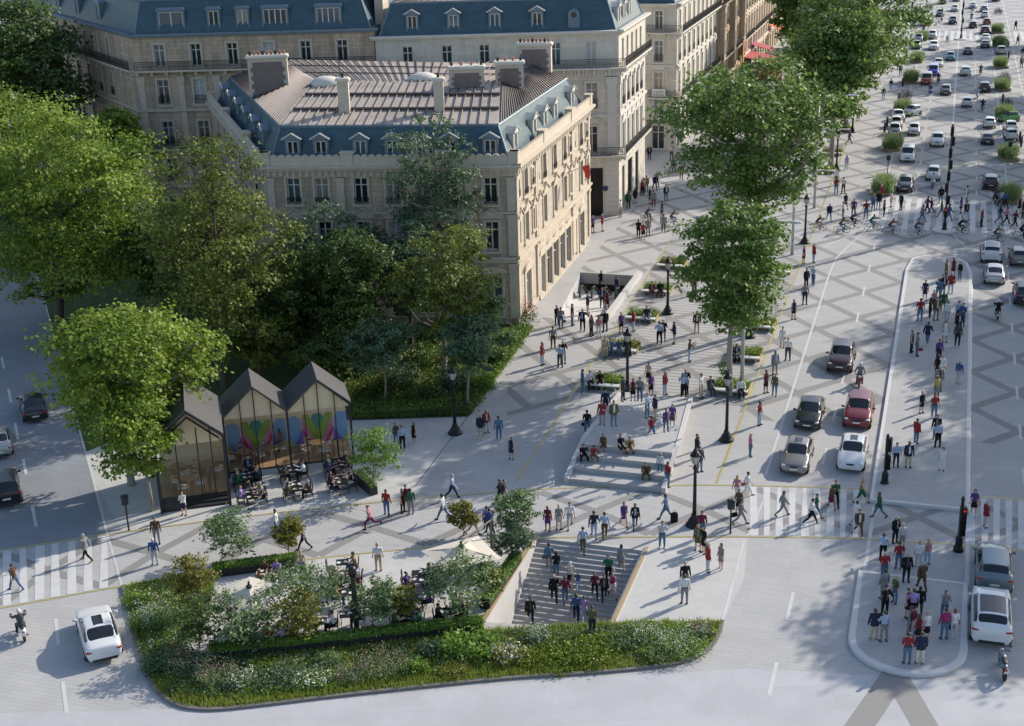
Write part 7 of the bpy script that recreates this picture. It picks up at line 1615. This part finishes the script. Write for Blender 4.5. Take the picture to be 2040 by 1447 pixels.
def rows(x0, y0, s, where, txt):
    for ln in txt.strip().split('\n'):
        ln, _, ex = ln.partition('|'); f = ln.split(); x, y = x0+float(f[0])/s, y0+float(f[1])/s; g, pose, h = f[2], f[3], float(f[4]); top, tc = f[5].split(':')
        if top == 'dress': bot, bc, hair = '', '', f[6]
        else: bot, bc = f[6].split(':'); hair = f[7]
        sit = pose in ('sit', 'lean'); p = stand_at(x, y); act = {'walk': 'walking', 'walk2': 'walking', 'run': 'running', 'sit': 'sitting', 'lean': 'sitting', 'call': 'phoning', 'point': 'pointing'}.get(pose, '')
        tail = (act+' ' if act and ' '+act not in ' '+ex else '')+(ex.strip() or (face(h)+' '+where)); lb = clothes(g, top, tc, bot, bc)+' '+tail
        if len(lb.split()) > 16: lb = clothes(g, top, tc, bot, bc).split(' and ')[0]+' '+tail
        if sit and 'step' in ex:
            k = 3 if 'top' in ex else 2 if 'second' in ex else 1; q = toUV(G(x, y, rise*(k+.5))); p = UV(78.7+k*run+.2, q[1], rise*(k+1)+.1)
        elif sit: p = p+V3((math.sin(R(h))*-.42, math.cos(R(h))*.42, 0)); p.z += SIT_Z*1.0
        person(p, math.pi+R(h), g, pose, top, tc, bot, bc, hair, lb)
# ---- the crowd, region by region (photo-zoom coordinates of the feet)
rows(1000, 480, 3.015, 'at the metro exit', '''
597 292 f stand 0 tee:black trousers:black black | deepest in the metro exit by the dark opening
603 402 m stand 0 jacket:navy trousers:black brown | in the middle of the metro exit ramp
632 414 f stand 20 tank:maroon skirt:maroon black | beside the navy suited man on the exit ramp
688 330 m stand 120 shirt:navy trousers:jeans black | alone at the right wall of the metro exit
515 442 m relax 90 jacket:navy trousers:beige grey
330 506 f stand 40 tee:black trousers:black black | by the mansion facade left of the exit
355 527 m stand 160 tee:grey trousers:jeans brown | with a red bag left of the metro exit
423 509 m stand 80 tee:navy trousers:jeans black
485 542 m point -20 jacket:black trousers:black grey | pointing left before the metro exit
537 573 m stand 60 jacket:darkgrey trousers:black bald | between two pointing men before the metro exit
582 577 f stand 160 tee:pink trousers:white brown
620 546 m point 200 jacket:black trousers:darkgrey grey | pointing right before the metro exit
308 646 m stand 170 tee:grey trousers:brown brown | alone on the plaza near the lawn edge
243 746 m stand 70 jacket:red trousers:paleblue grey | left of a pair on the plaza by the lawn
350 761 m talk 185 shirt:paleblue trousers:darkgrey brown | back turned to us on the plaza by the lawn
368 738 m talk 20 shirt:black trousers:grey grey | hidden behind the pale blue shirt by the lawn
''')
rows(1000, 480, 3.015, 'on the striped plaza', '''
485 916 m stand 100 shirt:denim trousers:jeans brown | standing at the nearest left bench
535 892 m sit 10 shirt:white trousers:black grey | on the nearest left bench
590 892 f sit 0 tee:black trousers:black black | on the nearest left bench
620 702 m stand 20 shirt:beige trousers:beige grey | standing at the left end of the second bench
655 692 m sit 0 shirt:denim trousers:jeans brown | leftmost on the second bench
705 692 f sit 0 tee:blue trousers:jeans blond | in the middle of the second bench
757 690 m sit 0 jacket:black trousers:black black | behind the lamp on the second bench
716 552 f stand 30 tee:purple skirt:black black | left of the red jacketed man by the third bench
790 543 m stand 90 jacket:red trousers:paleblue grey | beside the third bench right of the metro exit
872 494 m sit 0 tee:navy trousers:jeans brown | on the third bench
903 342 m sit 0 jacket:maroon trousers:grey black | on the fourth bench left
953 338 m sit 0 jacket:black trousers:tan bald | on the fourth bench right
945 622 m talk 190 shirt:paleblue trousers:black brown | in mid plaza, seen from behind left of the tree
968 604 m talk 0 jacket:black trousers:grey grey | behind the pale blue shirt in mid plaza
1035 619 m talk -80 jacket:navy trousers:beige black | talking left in mid plaza under the tree
1125 727 m phone 90 shirt:olive trousers:paleblue black | taking a photo right of mid plaza
1170 552 m stand 0 jacket:maroon trousers:beige brown | under the nearest avenue tree
727 962 m stand 60 jacket:darkgrey trousers:darkgrey brown | left of the lamp behind the seating steps
787 962 f stand 0 tank:maroon skirt:black black | right of the lamp behind the seating steps
828 962 m stand -20 shirt:grey trousers:jeans black | third of a row behind the seating steps
880 862 f stand -30 tank:beige skirt:black black
895 936 f stand 30 tee:purple skirt:black black | upright in front of the beige top woman
978 926 m stand 60 jacket:red trousers:paleblue grey | in the middle above the seating steps
1090 942 m talk 190 shirt:paleblue trousers:black grey | seen from behind above the ramp wall
1102 920 m talk 10 jacket:black trousers:black bald | facing us above the ramp wall
1195 947 m point 60 shirt:white trousers:beige brown | left of the sapling bench
1265 932 m sit 20 jacket:darkgrey trousers:darkgrey black | on the left end of the sapling bench
1437 944 m sit 0 shirt:white trousers:black black | on the right end of the sapling bench
1385 727 m sit 0 jacket:black trousers:black black | left on the bench behind the light mast
1412 729 m sit 0 jacket:darkgrey trousers:black brown | right on the bench behind the light mast
1155 325 m stand 0 tee:red trousers:darkgrey brown | half hidden by the nearest tree crown
''')
rows(1000, 480, 3.015, 'on the seating steps', '''
622 1042 m stand 0 shirt:navy trousers:navy brown | at the rear left of the seating steps
603 1107 m talk -20 jacket:red trousers:grey brown | left of two men on the step plateau
672 1112 m stand 10 jacket:olive trousers:jeans black | right of the red jacket on the step plateau
512 1162 m stand 170 tee:black trousers:jeans black | seen from behind at the left edge of the plateau
873 1062 m talk 60 shirt:paleblue trousers:jeans grey | talking on the right of the step plateau
920 1072 m stand -70 jacket:navy trousers:beige black | talking on the right of the step plateau
985 1147 f stand 20 shirt:purple trousers:jeans black | left of two women at the plateau right edge
1023 1122 f stand -10 tee:purple skirt:darkgrey black | right of two women at the plateau right edge
900 1192 m walk 200 tee:red trousers:jeans brown | from behind crossing the step plateau
590 1268 f sit 0 dress:brown black | alone on the top step
700 1268 f sit 20 tee:black skirt:black black | left of a couple on the top step
755 1272 m lean 0 jacket:tan trousers:brown brown | right of a couple on the top step
455 1347 m lean 10 tee:black trousers:black black | leftmost on the second step
517 1347 m lean 20 tee:red trousers:tan brown | second from left on the second step
868 1408 m lean -10 jacket:olive trousers:green brown | with an orange shirt, on the third step at right
950 1412 f stand -20 shirt:palegrey trousers:jeans blond | standing beside the seated olive man
995 1478 m stand 120 tee:red trousers:jeans brown | at the foot of the seating steps
''')
rows(1000, 480, 3.015, 'along the right brass line', '''
1170 1305 m stand 60 jacket:black trousers:jeans brown | rear of two men right of the seating steps
1187 1387 m stand 30 jacket:darkgrey trousers:jeans black | front of two men right of the seating steps
1490 1295 f stand 100 tee:pink trousers:jeans blond | right of the second street lamp
1545 1107 m stand 60 tee:red trousers:paleblue brown | left of the bronze saloon by the brass line
57 1312 f stand -20 dress:navy black | alone on the open pavement below the lawn lamp
''')
rows(500, 480, 3.015, 'right of the cafe kiosk', '''
875 1224 f stand 30 shirt:brown trousers:jeans red
912 1255 m stand 20 shirt:paleblue trousers:black black
982 1222 f stand -40 dress:black black | right of a trio beside the cafe kiosk
1380 1185 m stand 160 jacket:navy trousers:beige grey | left of a trio at the lawn lamp
1414 1152 m stand 30 jacket:red trousers:palegrey grey | middle of a trio at the lawn lamp
1490 1194 m stand 185 shirt:denim trousers:jeans brown | right of a trio at the lawn lamp
''')
rows(1520, 480, 3.015, 'along the left kerb line', '''
243 137 f stand 60 tee:purple skirt:black black | below the lamp left of the cyclists
303 132 m stand 100 jacket:red trousers:paleblue grey | right of the lamp left of the cyclists
300 272 m talk -60 shirt:paleblue trousers:jeans grey | below the red jacketed pair at the lane line
258 285 m stand 30 jacket:black trousers:black black | rear of two men left of the lane line
250 382 m stand 10 shirt:grey trousers:navy brown | front of two men left of the lane line
183 472 f stand 20 dress:navy brown | beside the brass line under the nearest tree
115 642 f stand -30 dress:white black | beside the brass line, right of the light mast
148 720 m talk 180 shirt:white trousers:darkgrey grey
70 802 m stand 20 jacket:grey trousers:grey brown
68 932 f stand -30 shirt:olive trousers:jeans blond | near the maroon woman left of the brown SUV
16 914 f stand 40 tank:maroon skirt:black black | left of the olive shirted woman by the brass line
''')
rows(1520, 480, 3.015, 'on the upper refuge island', '''
1097 237 m stand 60 jacket:olive trousers:darkgrey brown
1140 217 f stand 0 tank:maroon skirt:maroon black
1180 240 f stand -60 shirt:black trousers:jeans black | topmost right on the upper refuge island
1125 317 m stand 170 jacket:red trousers:paleblue grey | in the top group of the upper refuge island
970 357 f stand -30 dress:navy black | left of the top group on the refuge island
1050 352 m talk 150 shirt:denim trousers:jeans brown
1077 332 m stand 20 jacket:black trousers:jeans black
940 482 m stand 170 tee:red trousers:jeans brown
1000 467 f stand 90 tank:black trousers:black black
1037 477 m stand 10 jacket:olive trousers:grey brown
1021 415 f stand 0 tank:pink skirt:black blond
1078 432 m stand -10 jacket:green trousers:grey grey
1103 492 f stand -40 shirt:white trousers:palegrey black
1168 492 m talk 20 shirt:paleblue trousers:black brown
1195 512 m talk -40 shirt:blue trousers:jeans brown
985 617 m walk 150 jacket:navy trousers:jeans brown
1090 608 f stand 0 dress:white black | between two pairs on the refuge island
1165 637 m stand 150 shirt:darkgrey trousers:navy black
1172 560 m stand 0 jacket:black trousers:black black | behind the dark grey shirt on the refuge island
890 672 f stand 60 tank:black trousers:black black | left of the man with red bag on the island
922 692 m stand 90 tee:grey trousers:jeans brown | with a red bag on the refuge island
1052 732 m stand 20 shirt:purple trousers:navy black
1045 822 f stand 150 dress:black black | left of the white dress, middle of the refuge island
1072 826 f stand -30 dress:white brown | right of the black dress, middle of the refuge island
1172 860 m stand 130 shirt:blue trousers:palegrey grey
1052 902 m stand 0 jacket:grey trousers:grey grey
1040 952 f stand 20 tee:yellow skirt:grey blond
950 1035 f stand 30 dress:black brown | left of the yellow shirt on the refuge island
1026 1062 m stand 10 tee:red trousers:jeans black
918 1215 m stand 120 jacket:red trousers:jeans brown | in the lower half of the refuge island
1038 1192 m talk -20 jacket:black trousers:jeans brown | beside the pale blue shirt low on the refuge island
1047 1240 m talk 185 shirt:paleblue trousers:black brown
797 1358 m stand 0 shirt:paleblue trousers:navy brown | next to the traffic light
870 1361 m stand 0 jacket:navy trousers:beige brown | right of the man by the traffic light
1073 1379 f stand -20 tee:white trousers:white black
''')
rows(0, 960, 2.971, 'on the left zebra crossing', '''
95 642 m walk 240 tee:brown trousers:jeans brown | at the left edge of the zebra crossing
515 467 m walk2 250 jacket:grey trousers:black grey | in the middle of the left zebra crossing
932 367 m stand 10 shirt:brown trousers:grey brown | rear of two men left of the kiosk path
920 492 m stand 190 shirt:blue trousers:palegrey white | front of two men left of the kiosk path
1092 197 f phone 0 shirt:white skirt:navy red | in front of the black kiosk steps
''')
rows(500, 960, 2.971, 'on the curved path', '''
805 197 m stand 160 tee:red trousers:jeans brown
900 182 f stand 60 tank:black trousers:black black
922 172 m stand 10 tee:maroon trousers:tan brown
950 190 m stand 200 shirt:green trousers:grey black
1140 224 m walk 250 shirt:white trousers:jeans black | with a backpack behind the golden shrub
1192 97 m walk 80 shirt:paleblue trousers:navy grey
708 282 f run 260 tank:pink trousers:maroon red | along the curved path
155 312 f stand 90 shirt:white trousers:jeans black | behind the round golden shrub by the rear planter
315 402 f walk 260 tee:purple trousers:black black | right of the round golden shrub
305 557 f stand 0 tank:beige trousers:jeans blond | at the right end of the rear planter
757 527 m stand 180 tee:white trousers:beige blond | on the terrace between the tables
1400 292 m walk 190 shirt:lilac trousers:black brown
1417 312 m walk 200 shirt:blue trousers:navy brown
1478 132 m walk 250 jacket:black trousers:black brown | left of the stair head shrubs
1500 124 f walk 70 tee:darkgrey trousers:grey black
1315 312 f walk 70 tee:beige trousers:beige brown
''')
rows(1000, 960, 2.971, 'above the staircase', '''
272 289 f stand -10 shirt:maroon skirt:purple blond
338 282 f stand 10 tee:grey skirt:palegrey blond
403 272 m walk2 0 tee:white trousers:palegrey brown
545 330 m walk 175 shirt:navy trousers:paleblue brown
608 332 m walk2 180 shirt:paleblue trousers:brown brown
480 422 m walk 170 shirt:paleblue trousers:olive brown | stepping onto the stair head
722 257 f walk 10 dress:purple brown | walking above the staircase
788 274 f walk2 0 jacket:black trousers:jeans black
970 224 m walk 240 shirt:denim trousers:jeans brown | pulling a black suitcase
948 392 m phone 10 shirt:palegrey trousers:jeans brown | taking a photo left of the nearest lamp
1182 330 m stand 0 shirt:maroon trousers:jeans black | right of the nearest street lamp
1160 407 f stand -10 jacket:olive skirt:olive brown | left of a pair below the nearest lamp
1194 424 f stand -60 tee:black skirt:black black | right of a pair below the nearest lamp
1217 532 m stand 100 jacket:red trousers:palegrey grey
1295 517 f stand -60 dress:grey brown | on the forecourt right of the red jacket
1083 640 m stand 10 shirt:black trousers:grey grey | behind the white shirt on the forecourt
1080 722 m stand 180 shirt:white trousers:grey brown | alone at the front of the forecourt
1388 102 f walk 150 tee:pink trousers:white blond
1450 87 m walk 90 tee:white trousers:white black | with a red bag before the right crossing
1412 252 m walk 80 jacket:grey trousers:grey brown | with a black briefcase
1400 190 f stand 0 tee:brown skirt:black brown | behind the man with the briefcase
''')
rows(1000, 960, 2.971, 'on the metro staircase', '''
280 522 m walk 180 shirt:denim trousers:grey black | with a brown bag going up the stairs
322 562 f walk2 180 tee:black trousers:jeans black
310 707 m walk 180 jacket:black trousers:black bald | bald, climbing the staircase
375 717 m walk2 185 shirt:maroon trousers:jeans brown
405 622 f walk 175 tank:cream skirt:black white
450 637 g walk2 180 tee:blue trousers:paleblue blond
440 822 m walk 175 shirt:blue trousers:navy brown
488 832 f walk2 180 tank:lilac trousers:paleblue brown
170 834 m walk 0 jacket:black trousers:black black | coming down by the left stair wall
707 522 f walk 180 jacket:grey skirt:grey black | near the right stair wall
630 592 m walk2 0 tee:green trousers:black brown
550 682 f walk 0 tee:maroon trousers:black black
605 697 f walk2 0 jacket:black trousers:black brown
655 682 f walk 10 tank:magenta shorts:white brown
535 905 m walk2 180 tee:olive trousers:navy brown | lowest on the staircase, head only
''')
rows(1520, 960, 2.971, 'on the right zebra crossing', '''
115 202 m walk 90 jacket:grey trousers:grey brown
285 252 m walk 80 shirt:white trousers:black black
312 212 f walk2 90 tee:green trousers:jeans black
405 157 f walk 180 tank:brown skirt:maroon brown
425 140 m walk 0 tee:green trousers:black brown | behind the brown top on the zebra crossing
580 127 m walk 70 tank:tan shorts:green blond | striding in patterned shorts at the crossing end
685 212 m walk2 270 jacket:green trousers:jeans brown | with a backpack between the island halves
565 317 m walk 0 jacket:brown trousers:brown brown
548 252 f walk 100 shirt:white trousers:paleblue black
1245 197 f stand -20 tee:purple skirt:black black
1312 270 m stand 100 jacket:red trousers:palegrey grey
780 362 m stand 30 jacket:black trousers:black bald | between the two island halves
''')
rows(1520, 960, 2.971, 'on the rounded lower island', '''
820 395 f stand 10 shirt:palegrey skirt:grey blond
707 467 m talk 170 shirt:paleblue trousers:black brown
800 517 m stand 180 tee:red trousers:jeans brown
715 582 m stand 10 tee:red trousers:jeans bald
845 592 m stand 0 jacket:black trousers:black grey | in dark suit facing us on the lower island
917 507 f stand 160 tee:white trousers:palegrey blond | at the back of the lower island crowd
970 492 f stand 200 tank:pink trousers:paleblue blond
937 637 m walk 180 jacket:brown trousers:brown grey
712 692 m stand 200 jacket:grey trousers:grey brown
778 717 f stand -60 tee:olive trousers:jeans blond
718 792 m phone 20 jacket:black trousers:black black | photographing on the rounded lower island
655 932 m stand 180 jacket:navy trousers:beige brown
713 945 m talk 200 shirt:paleblue trousers:grey brown
853 802 f stand 40 tank:maroon skirt:black black
884 817 m talk 190 shirt:lilac trousers:black brown
920 792 m stand 170 jacket:black trousers:darkgrey black
1070 812 f phone 0 shirt:grey trousers:jeans brown
1070 932 m stand 190 shirt:magenta trousers:jeans brown
1125 924 f stand 170 tee:white trousers:palegrey red
862 912 m talk 60 shirt:grey trousers:grey brown
914 958 f stand 170 tank:maroon skirt:black brown
962 942 f stand 190 shirt:white skirt:black blond
888 922 m stand 60 tee:maroon trousers:paleblue black
850 1077 m stand 180 tee:red trousers:jeans brown | nearest the rounded tip of the lower island
927 1077 m stand 180 jacket:navy trousers:cream brown
''')
rows(1000, 0, 3.015, 'outside the corner block', '''
545 1397 f stand 40 tee:purple skirt:black black
603 1390 m stand 90 jacket:red trousers:palegrey grey
820 1427 m stand 150 tee:black trousers:black black
848 1440 f stand 20 tee:red skirt:black brown
877 1420 m stand 190 shirt:grey trousers:grey grey
970 1397 m stand 170 jacket:grey trousers:darkgrey brown
960 1307 f call 60 tank:black skirt:black black
985 1207 m stand 20 jacket:navy trousers:jeans brown
910 1242 m stand 180 jacket:grey trousers:maroon brown
888 1227 f stand 60 dress:black black | in front of the corner block shopfront
918 1142 m walk 10 shirt:navy trousers:navy black
927 1122 m walk 20 shirt:grey trousers:black grey
1033 1037 m walk 180 shirt:blue trousers:navy brown
1077 1080 m stand -20 tee:darkgrey trousers:darkgrey brown
1018 962 m stand 0 shirt:palegrey trousers:brown grey
885 962 m stand 0 jacket:black trousers:black brown
712 1305 m stand 60 shirt:white trousers:grey grey
770 1245 f stand 80 shirt:white trousers:beige brown
800 1222 f stand 200 jacket:black skirt:black black
758 1252 m stand 160 jacket:green trousers:black black
848 1162 f stand 180 tee:cream trousers:brown brown
868 1152 m stand 200 jacket:tan trousers:jeans brown
842 1175 f stand 20 tank:red trousers:black black
''')
rows(1560, 220, 5.358, 'left of the cyclists crossing', '''
187 897 m stand 160 shirt:purple trousers:black brown
155 972 m stand 0 tee:red trousers:tan brown
565 892 m stand 175 tee:red trousers:jeans brown
640 892 m talk 200 shirt:cream trousers:olive brown
566 800 m stand 0 shirt:white trousers:grey blond
663 1052 f walk 10 dress:navy black | walking towards the line of cyclists
490 1172 m walk 0 jacket:navy trousers:jeans grey
637 1162 m stand 90 tee:white trousers:grey brown
750 1132 m stand 0 shirt:purple trousers:darkgrey brown
882 1157 m stand 180 tee:maroon trousers:jeans black
960 1077 m stand 20 shirt:denim trousers:jeans blond
1015 1052 m stand 180 jacket:black trousers:grey brown
1042 972 m stand 100 jacket:red trousers:jeans bald
1075 1137 f stand 90 tank:black trousers:black black
1150 1032 f talk 90 tee:white skirt:palegrey black
1255 1067 m stand -60 shirt:navy trousers:black brown
705 362 f walk 90 shirt:purple trousers:black red | with a cane up the brass line
675 632 f stand 170 tank:lilac trousers:palegrey black
640 212 m sit 60 jacket:black trousers:black black | on a shaded bench below the upper trees
665 222 f sit -60 tee:grey trousers:grey brown | on a shaded bench below the upper trees
800 110 f stand 0 tee:red trousers:black black | beside the furthest street lamp
''')
rows(1780, 220, 5.358, 'on the far zebra crossing', '''
300 1192 m walk 80 tee:grey trousers:jeans black
355 1097 m walk 100 shirt:purple trousers:black brown
400 1102 f walk 270 tee:maroon trousers:darkgrey brown
500 992 m stand 180 jacket:black trousers:jeans brown
510 1137 f walk 250 tee:olive trousers:darkgrey black
585 1182 m walk 90 jacket:blue trousers:jeans black
715 1102 f stand 60 tee:purple skirt:black brown
770 1162 m walk 10 jacket:black trousers:paleblue brown
780 977 f stand 90 dress:white black | behind the zebra stripes right of the tall mast
937 1240 m stand 60 tee:red trousers:black white
1130 1202 m walk 90 shirt:navy trousers:jeans black
1200 1222 m walk 90 tee:pink trousers:black brown
1290 1257 m walk 100 tee:maroon trousers:black brown
1335 1102 f stand 20 tank:black skirt:black black
1377 1152 f stand 60 shirt:black trousers:black black
1145 1032 m walk 200 shirt:paleblue trousers:navy black
1187 1047 m walk 90 shirt:blue trousers:black black
''')
rows(1780, 0, 6.03, 'up the far avenue', '''
220 142 f stand 0 tee:black trousers:black black
210 252 f stand 30 tank:maroon trousers:maroon brown
335 217 m stand 0 shirt:olive trousers:darkgrey brown
370 217 m stand 20 jacket:black trousers:navy black
245 337 m stand 180 tee:darkgrey trousers:jeans brown
357 400 m stand 0 tee:brown trousers:darkgrey black
80 912 m stand 20 jacket:navy trousers:jeans brown
640 537 m walk 0 shirt:palegrey trousers:palegrey black
1465 357 m walk 180 jacket:black trousers:black black
1490 542 m walk 180 shirt:grey trousers:navy brown
1535 817 m stand 0 jacket:darkgrey trousers:navy brown
1545 702 m stand 180 shirt:black trousers:grey black
-35 1095 m stand 180 shirt:navy trousers:paleblue brown
-125 1200 m stand 0 shirt:brown trousers:paleblue black
''')
# ---- riders
hm = [mat('white_helmet', (.6, .6, .6), .3), mat('black_helmet', (.02, .02, .02), .3), mat('red_helmet', (.4, .03, .03), .3)]
CR = [('navy', 'tan', 'black', 'first cyclist from the left'), ('olive', 'jeans', 'black', 'second cyclist from the left'), ('purple', 'black', 'black', 'cyclist half hidden behind the second one'), ('green', 'jeans', 'brown', 'cyclist on the pale aqua bicycle'), ('red', 'jeans', 'black', 'cyclist at the left end of the crossing'), ('darkgrey', 'jeans', 'brown', 'cyclist left of the tall signal mast'), ('black', 'olive', 'grey', 'cyclist right of the tall signal mast'), ('brown', 'jeans', 'brown', 'cyclist above the white SUV near the right edge'), ('black', 'black', 'black', 'cyclist cut by the right edge'), ]
for (x, y, lb, c), (t_, b_, h_, w_) in zip(CY, CR): person(G(x, y)+V3((0, 0, .98))-VX*.22, crx, 'm', 'cycle', 'shirt', t_, 'trousers', b_, h_, f'man in {cname(t_)} shirt, {w_}')
person(G(1288, 441)+V3((0, 0, .98)), crx-.5, 'm', 'cycle', 'jacket', 'darkgrey', 'trousers', 'black', 'brown', 'man in dark grey jacket riding before the corner block'); person(G(1340, 449)+V3((0, 0, .98))-VX*.22, crx, 'm', 'cycle', 'shirt', 'olive', 'trousers', 'jeans', 'brown', 'man in olive shirt cycling on the plaza near the brass line')
for (k_, x, y, a, lb, c), (t_, b_, hh) in zip([q for q in TW if 'without' not in q[4]], (('grey', 'maroon', 0), ('black', 'jeans', 0), ('darkgrey', 'black', 0), ('white', 'paleblue', 2), ('darkgrey', 'black', 1), ('blue', 'navy', 2), ('black', 'black', 1), ('navy', 'black', 1), ('paleblue', 'paleblue', 1), ('black', 'darkgrey', 1), ('palegrey', 'grey', 0), ('navy', 'black', 1), ('blue', 'navy', 1))):
    d = V3((-math.sin(a), math.cos(a), 0)); person(G(x, y)+V3((0, 0, .92))-d*.28, a, 'm', 'scoot', 'jacket', t_, 'trousers', b_, 'black', 'rider of the '+lb.replace(' with a rider,', '').replace(' with rider', ''), helmet=hm[hh])
# ---- diners on the terrace chairs
DN = [('m', 'shirt', 'green', 'darkgrey'), ('f', 'tee', 'brown', 'black'), ('m', 'jacket', 'black', 'black'), ('f', 'tee', 'purple', 'black'), ('f', 'shirt', 'lilac', 'grey'), ('m', 'shirt', 'navy', 'black'), ('m', 'shirt', 'white', 'black'), ('f', 'tee', 'maroon', 'navy'), ('m', 'tee', 'olive', 'grey'), ('m', 'tee', 'tan', 'jeans'), ('f', 'dress', 'navy', 'navy'), ('m', 'jacket', 'darkgrey', 'brown'), ('f', 'tank', 'black', 'white')]
rd = random.Random(3); _dl = set()
for i, (q, a) in enumerate(SEATS):
    kio = i < 24
    if rd.random() > (.80 if kio else .82): continue
    g, tp, tc, bc = DN[(i*5+i//13) % 13]; hair = rd.choice(['black', 'brown', 'brown', 'red', 'grey'])
    col = i//4; 
    lb = clothes(g, tp, tc, 'trousers', bc)+(' seated %s, %s row of kiosk tables' % ('left' if i % 2 == 0 else 'right', ('left rear', 'left front', 'middle rear', 'middle front', 'right rear', 'right front')[min(5, i//4)]) if kio else ' dining %s' % ('by the rear hedge', 'left of the lamp post', 'at the middle of the front terrace', 'below the big parasol', 'near the front planter', 'behind the golden shrub', 'beside the terrace shrubs')[i % 7])
    if len(lb.split()) > 16: lb = lb.split(' and ')[0]+lb[lb.index(' seated'):] if ' seated' in lb else lb
    while lb in _dl: lb += ' too'
    _dl.add(lb)
    person(q+V3((0, 0, .515))+V3((-math.sin(a+math.pi), math.cos(a+math.pi), 0))*(-.02), a+math.pi, g, 'dine', tp, tc, 'trousers', bc, hair, lb)
p = KM @ V3((3.7, 2.5, 0)); person(p, math.pi+kd+.4, 'f', 'stand', 'dress', 'brown', '', '', 'brown', 'woman in brown dress standing inside the glazed kiosk by the mural')
p = kO+V3((1.5, -.5, 0)); person(V3((p.x, p.y, 0)), math.pi, 'm', 'talk', 'jacket', 'navy', 'trousers', 'black', 'brown', 'waiter in navy jacket standing by the kiosk glazing, left table row')
# ---- things carried
def bag(x, y, z, dx, col, label, nm='handbag', sz=(.16, .08, .22), wheels=False):
    q = stand_at(x, y)+V3((dx, 0, z)); t = thing(nm, q, .3, label, nm.replace('_', ' ')); w_, d_, h_ = sz
    b = B(); b.ball((0, 0, h_/2), (w_*1.15, d_*1.2, h_*.62), 10, 6); b.box(-w_, w_, -d_, d_, .02, h_*.95); b.obj('case', M_c[col], t); b = B(); b.tube([(-w_*.5, 0, h_), (-w_*.45, 0, h_+.16), (w_*.45, 0, h_+.16), (w_*.5, 0, h_)], .012, 4); b.obj('handle', m_black, t)
bag(1119, 654, .5, .2, 'red', 'red handbag held by a man left of the metro exit'); bag(1829, 709, .4, .18, 'red', 'red bag carried by a man in grey on the refuge island'); bag(1485, 989, .75, -.18, 'red', 'red bag held by the white clad man at the crossing', sz=(.13, .06, .18)); bag(1343, 1040, .0, 0, 'black', 'black wheeled suitcase pulled above the staircase', 'suitcase', (.2, .12, .62)); bag(1468, 1043, .45, -.18, 'black', 'black briefcase carried by the man in grey suit', 'briefcase', (.2, .05, .28)); bag(1088, 1136, .75, -.05, 'brown', 'brown shoulder bag of the man climbing the stairs', 'shoulder_bag'); bag(1891, 1270, .5, .05, 'black', 'black shopping bag beside the magenta shirt on the lower island', 'shopping_bag', (.15, .06, .3)); bag(1166, 864, .6, -.1, 'black', 'black bag of the man at the plateau edge', 'shoulder_bag')
# ---- labels must differ
_seen = {}
for o in list(COL.objects):
    if o.parent is None and 'label' in o and 'group' not in o: _seen.setdefault(o['label'], []).append(o)
for l, os_ in _seen.items():
    if len(os_) > 1: print('DUP', len(os_), l)
for o in COL.objects:
    if o.parent is None and 'label' in o and len(o['label'].split()) > 16: print('LONG', len(o['label'].split()), o['label'])
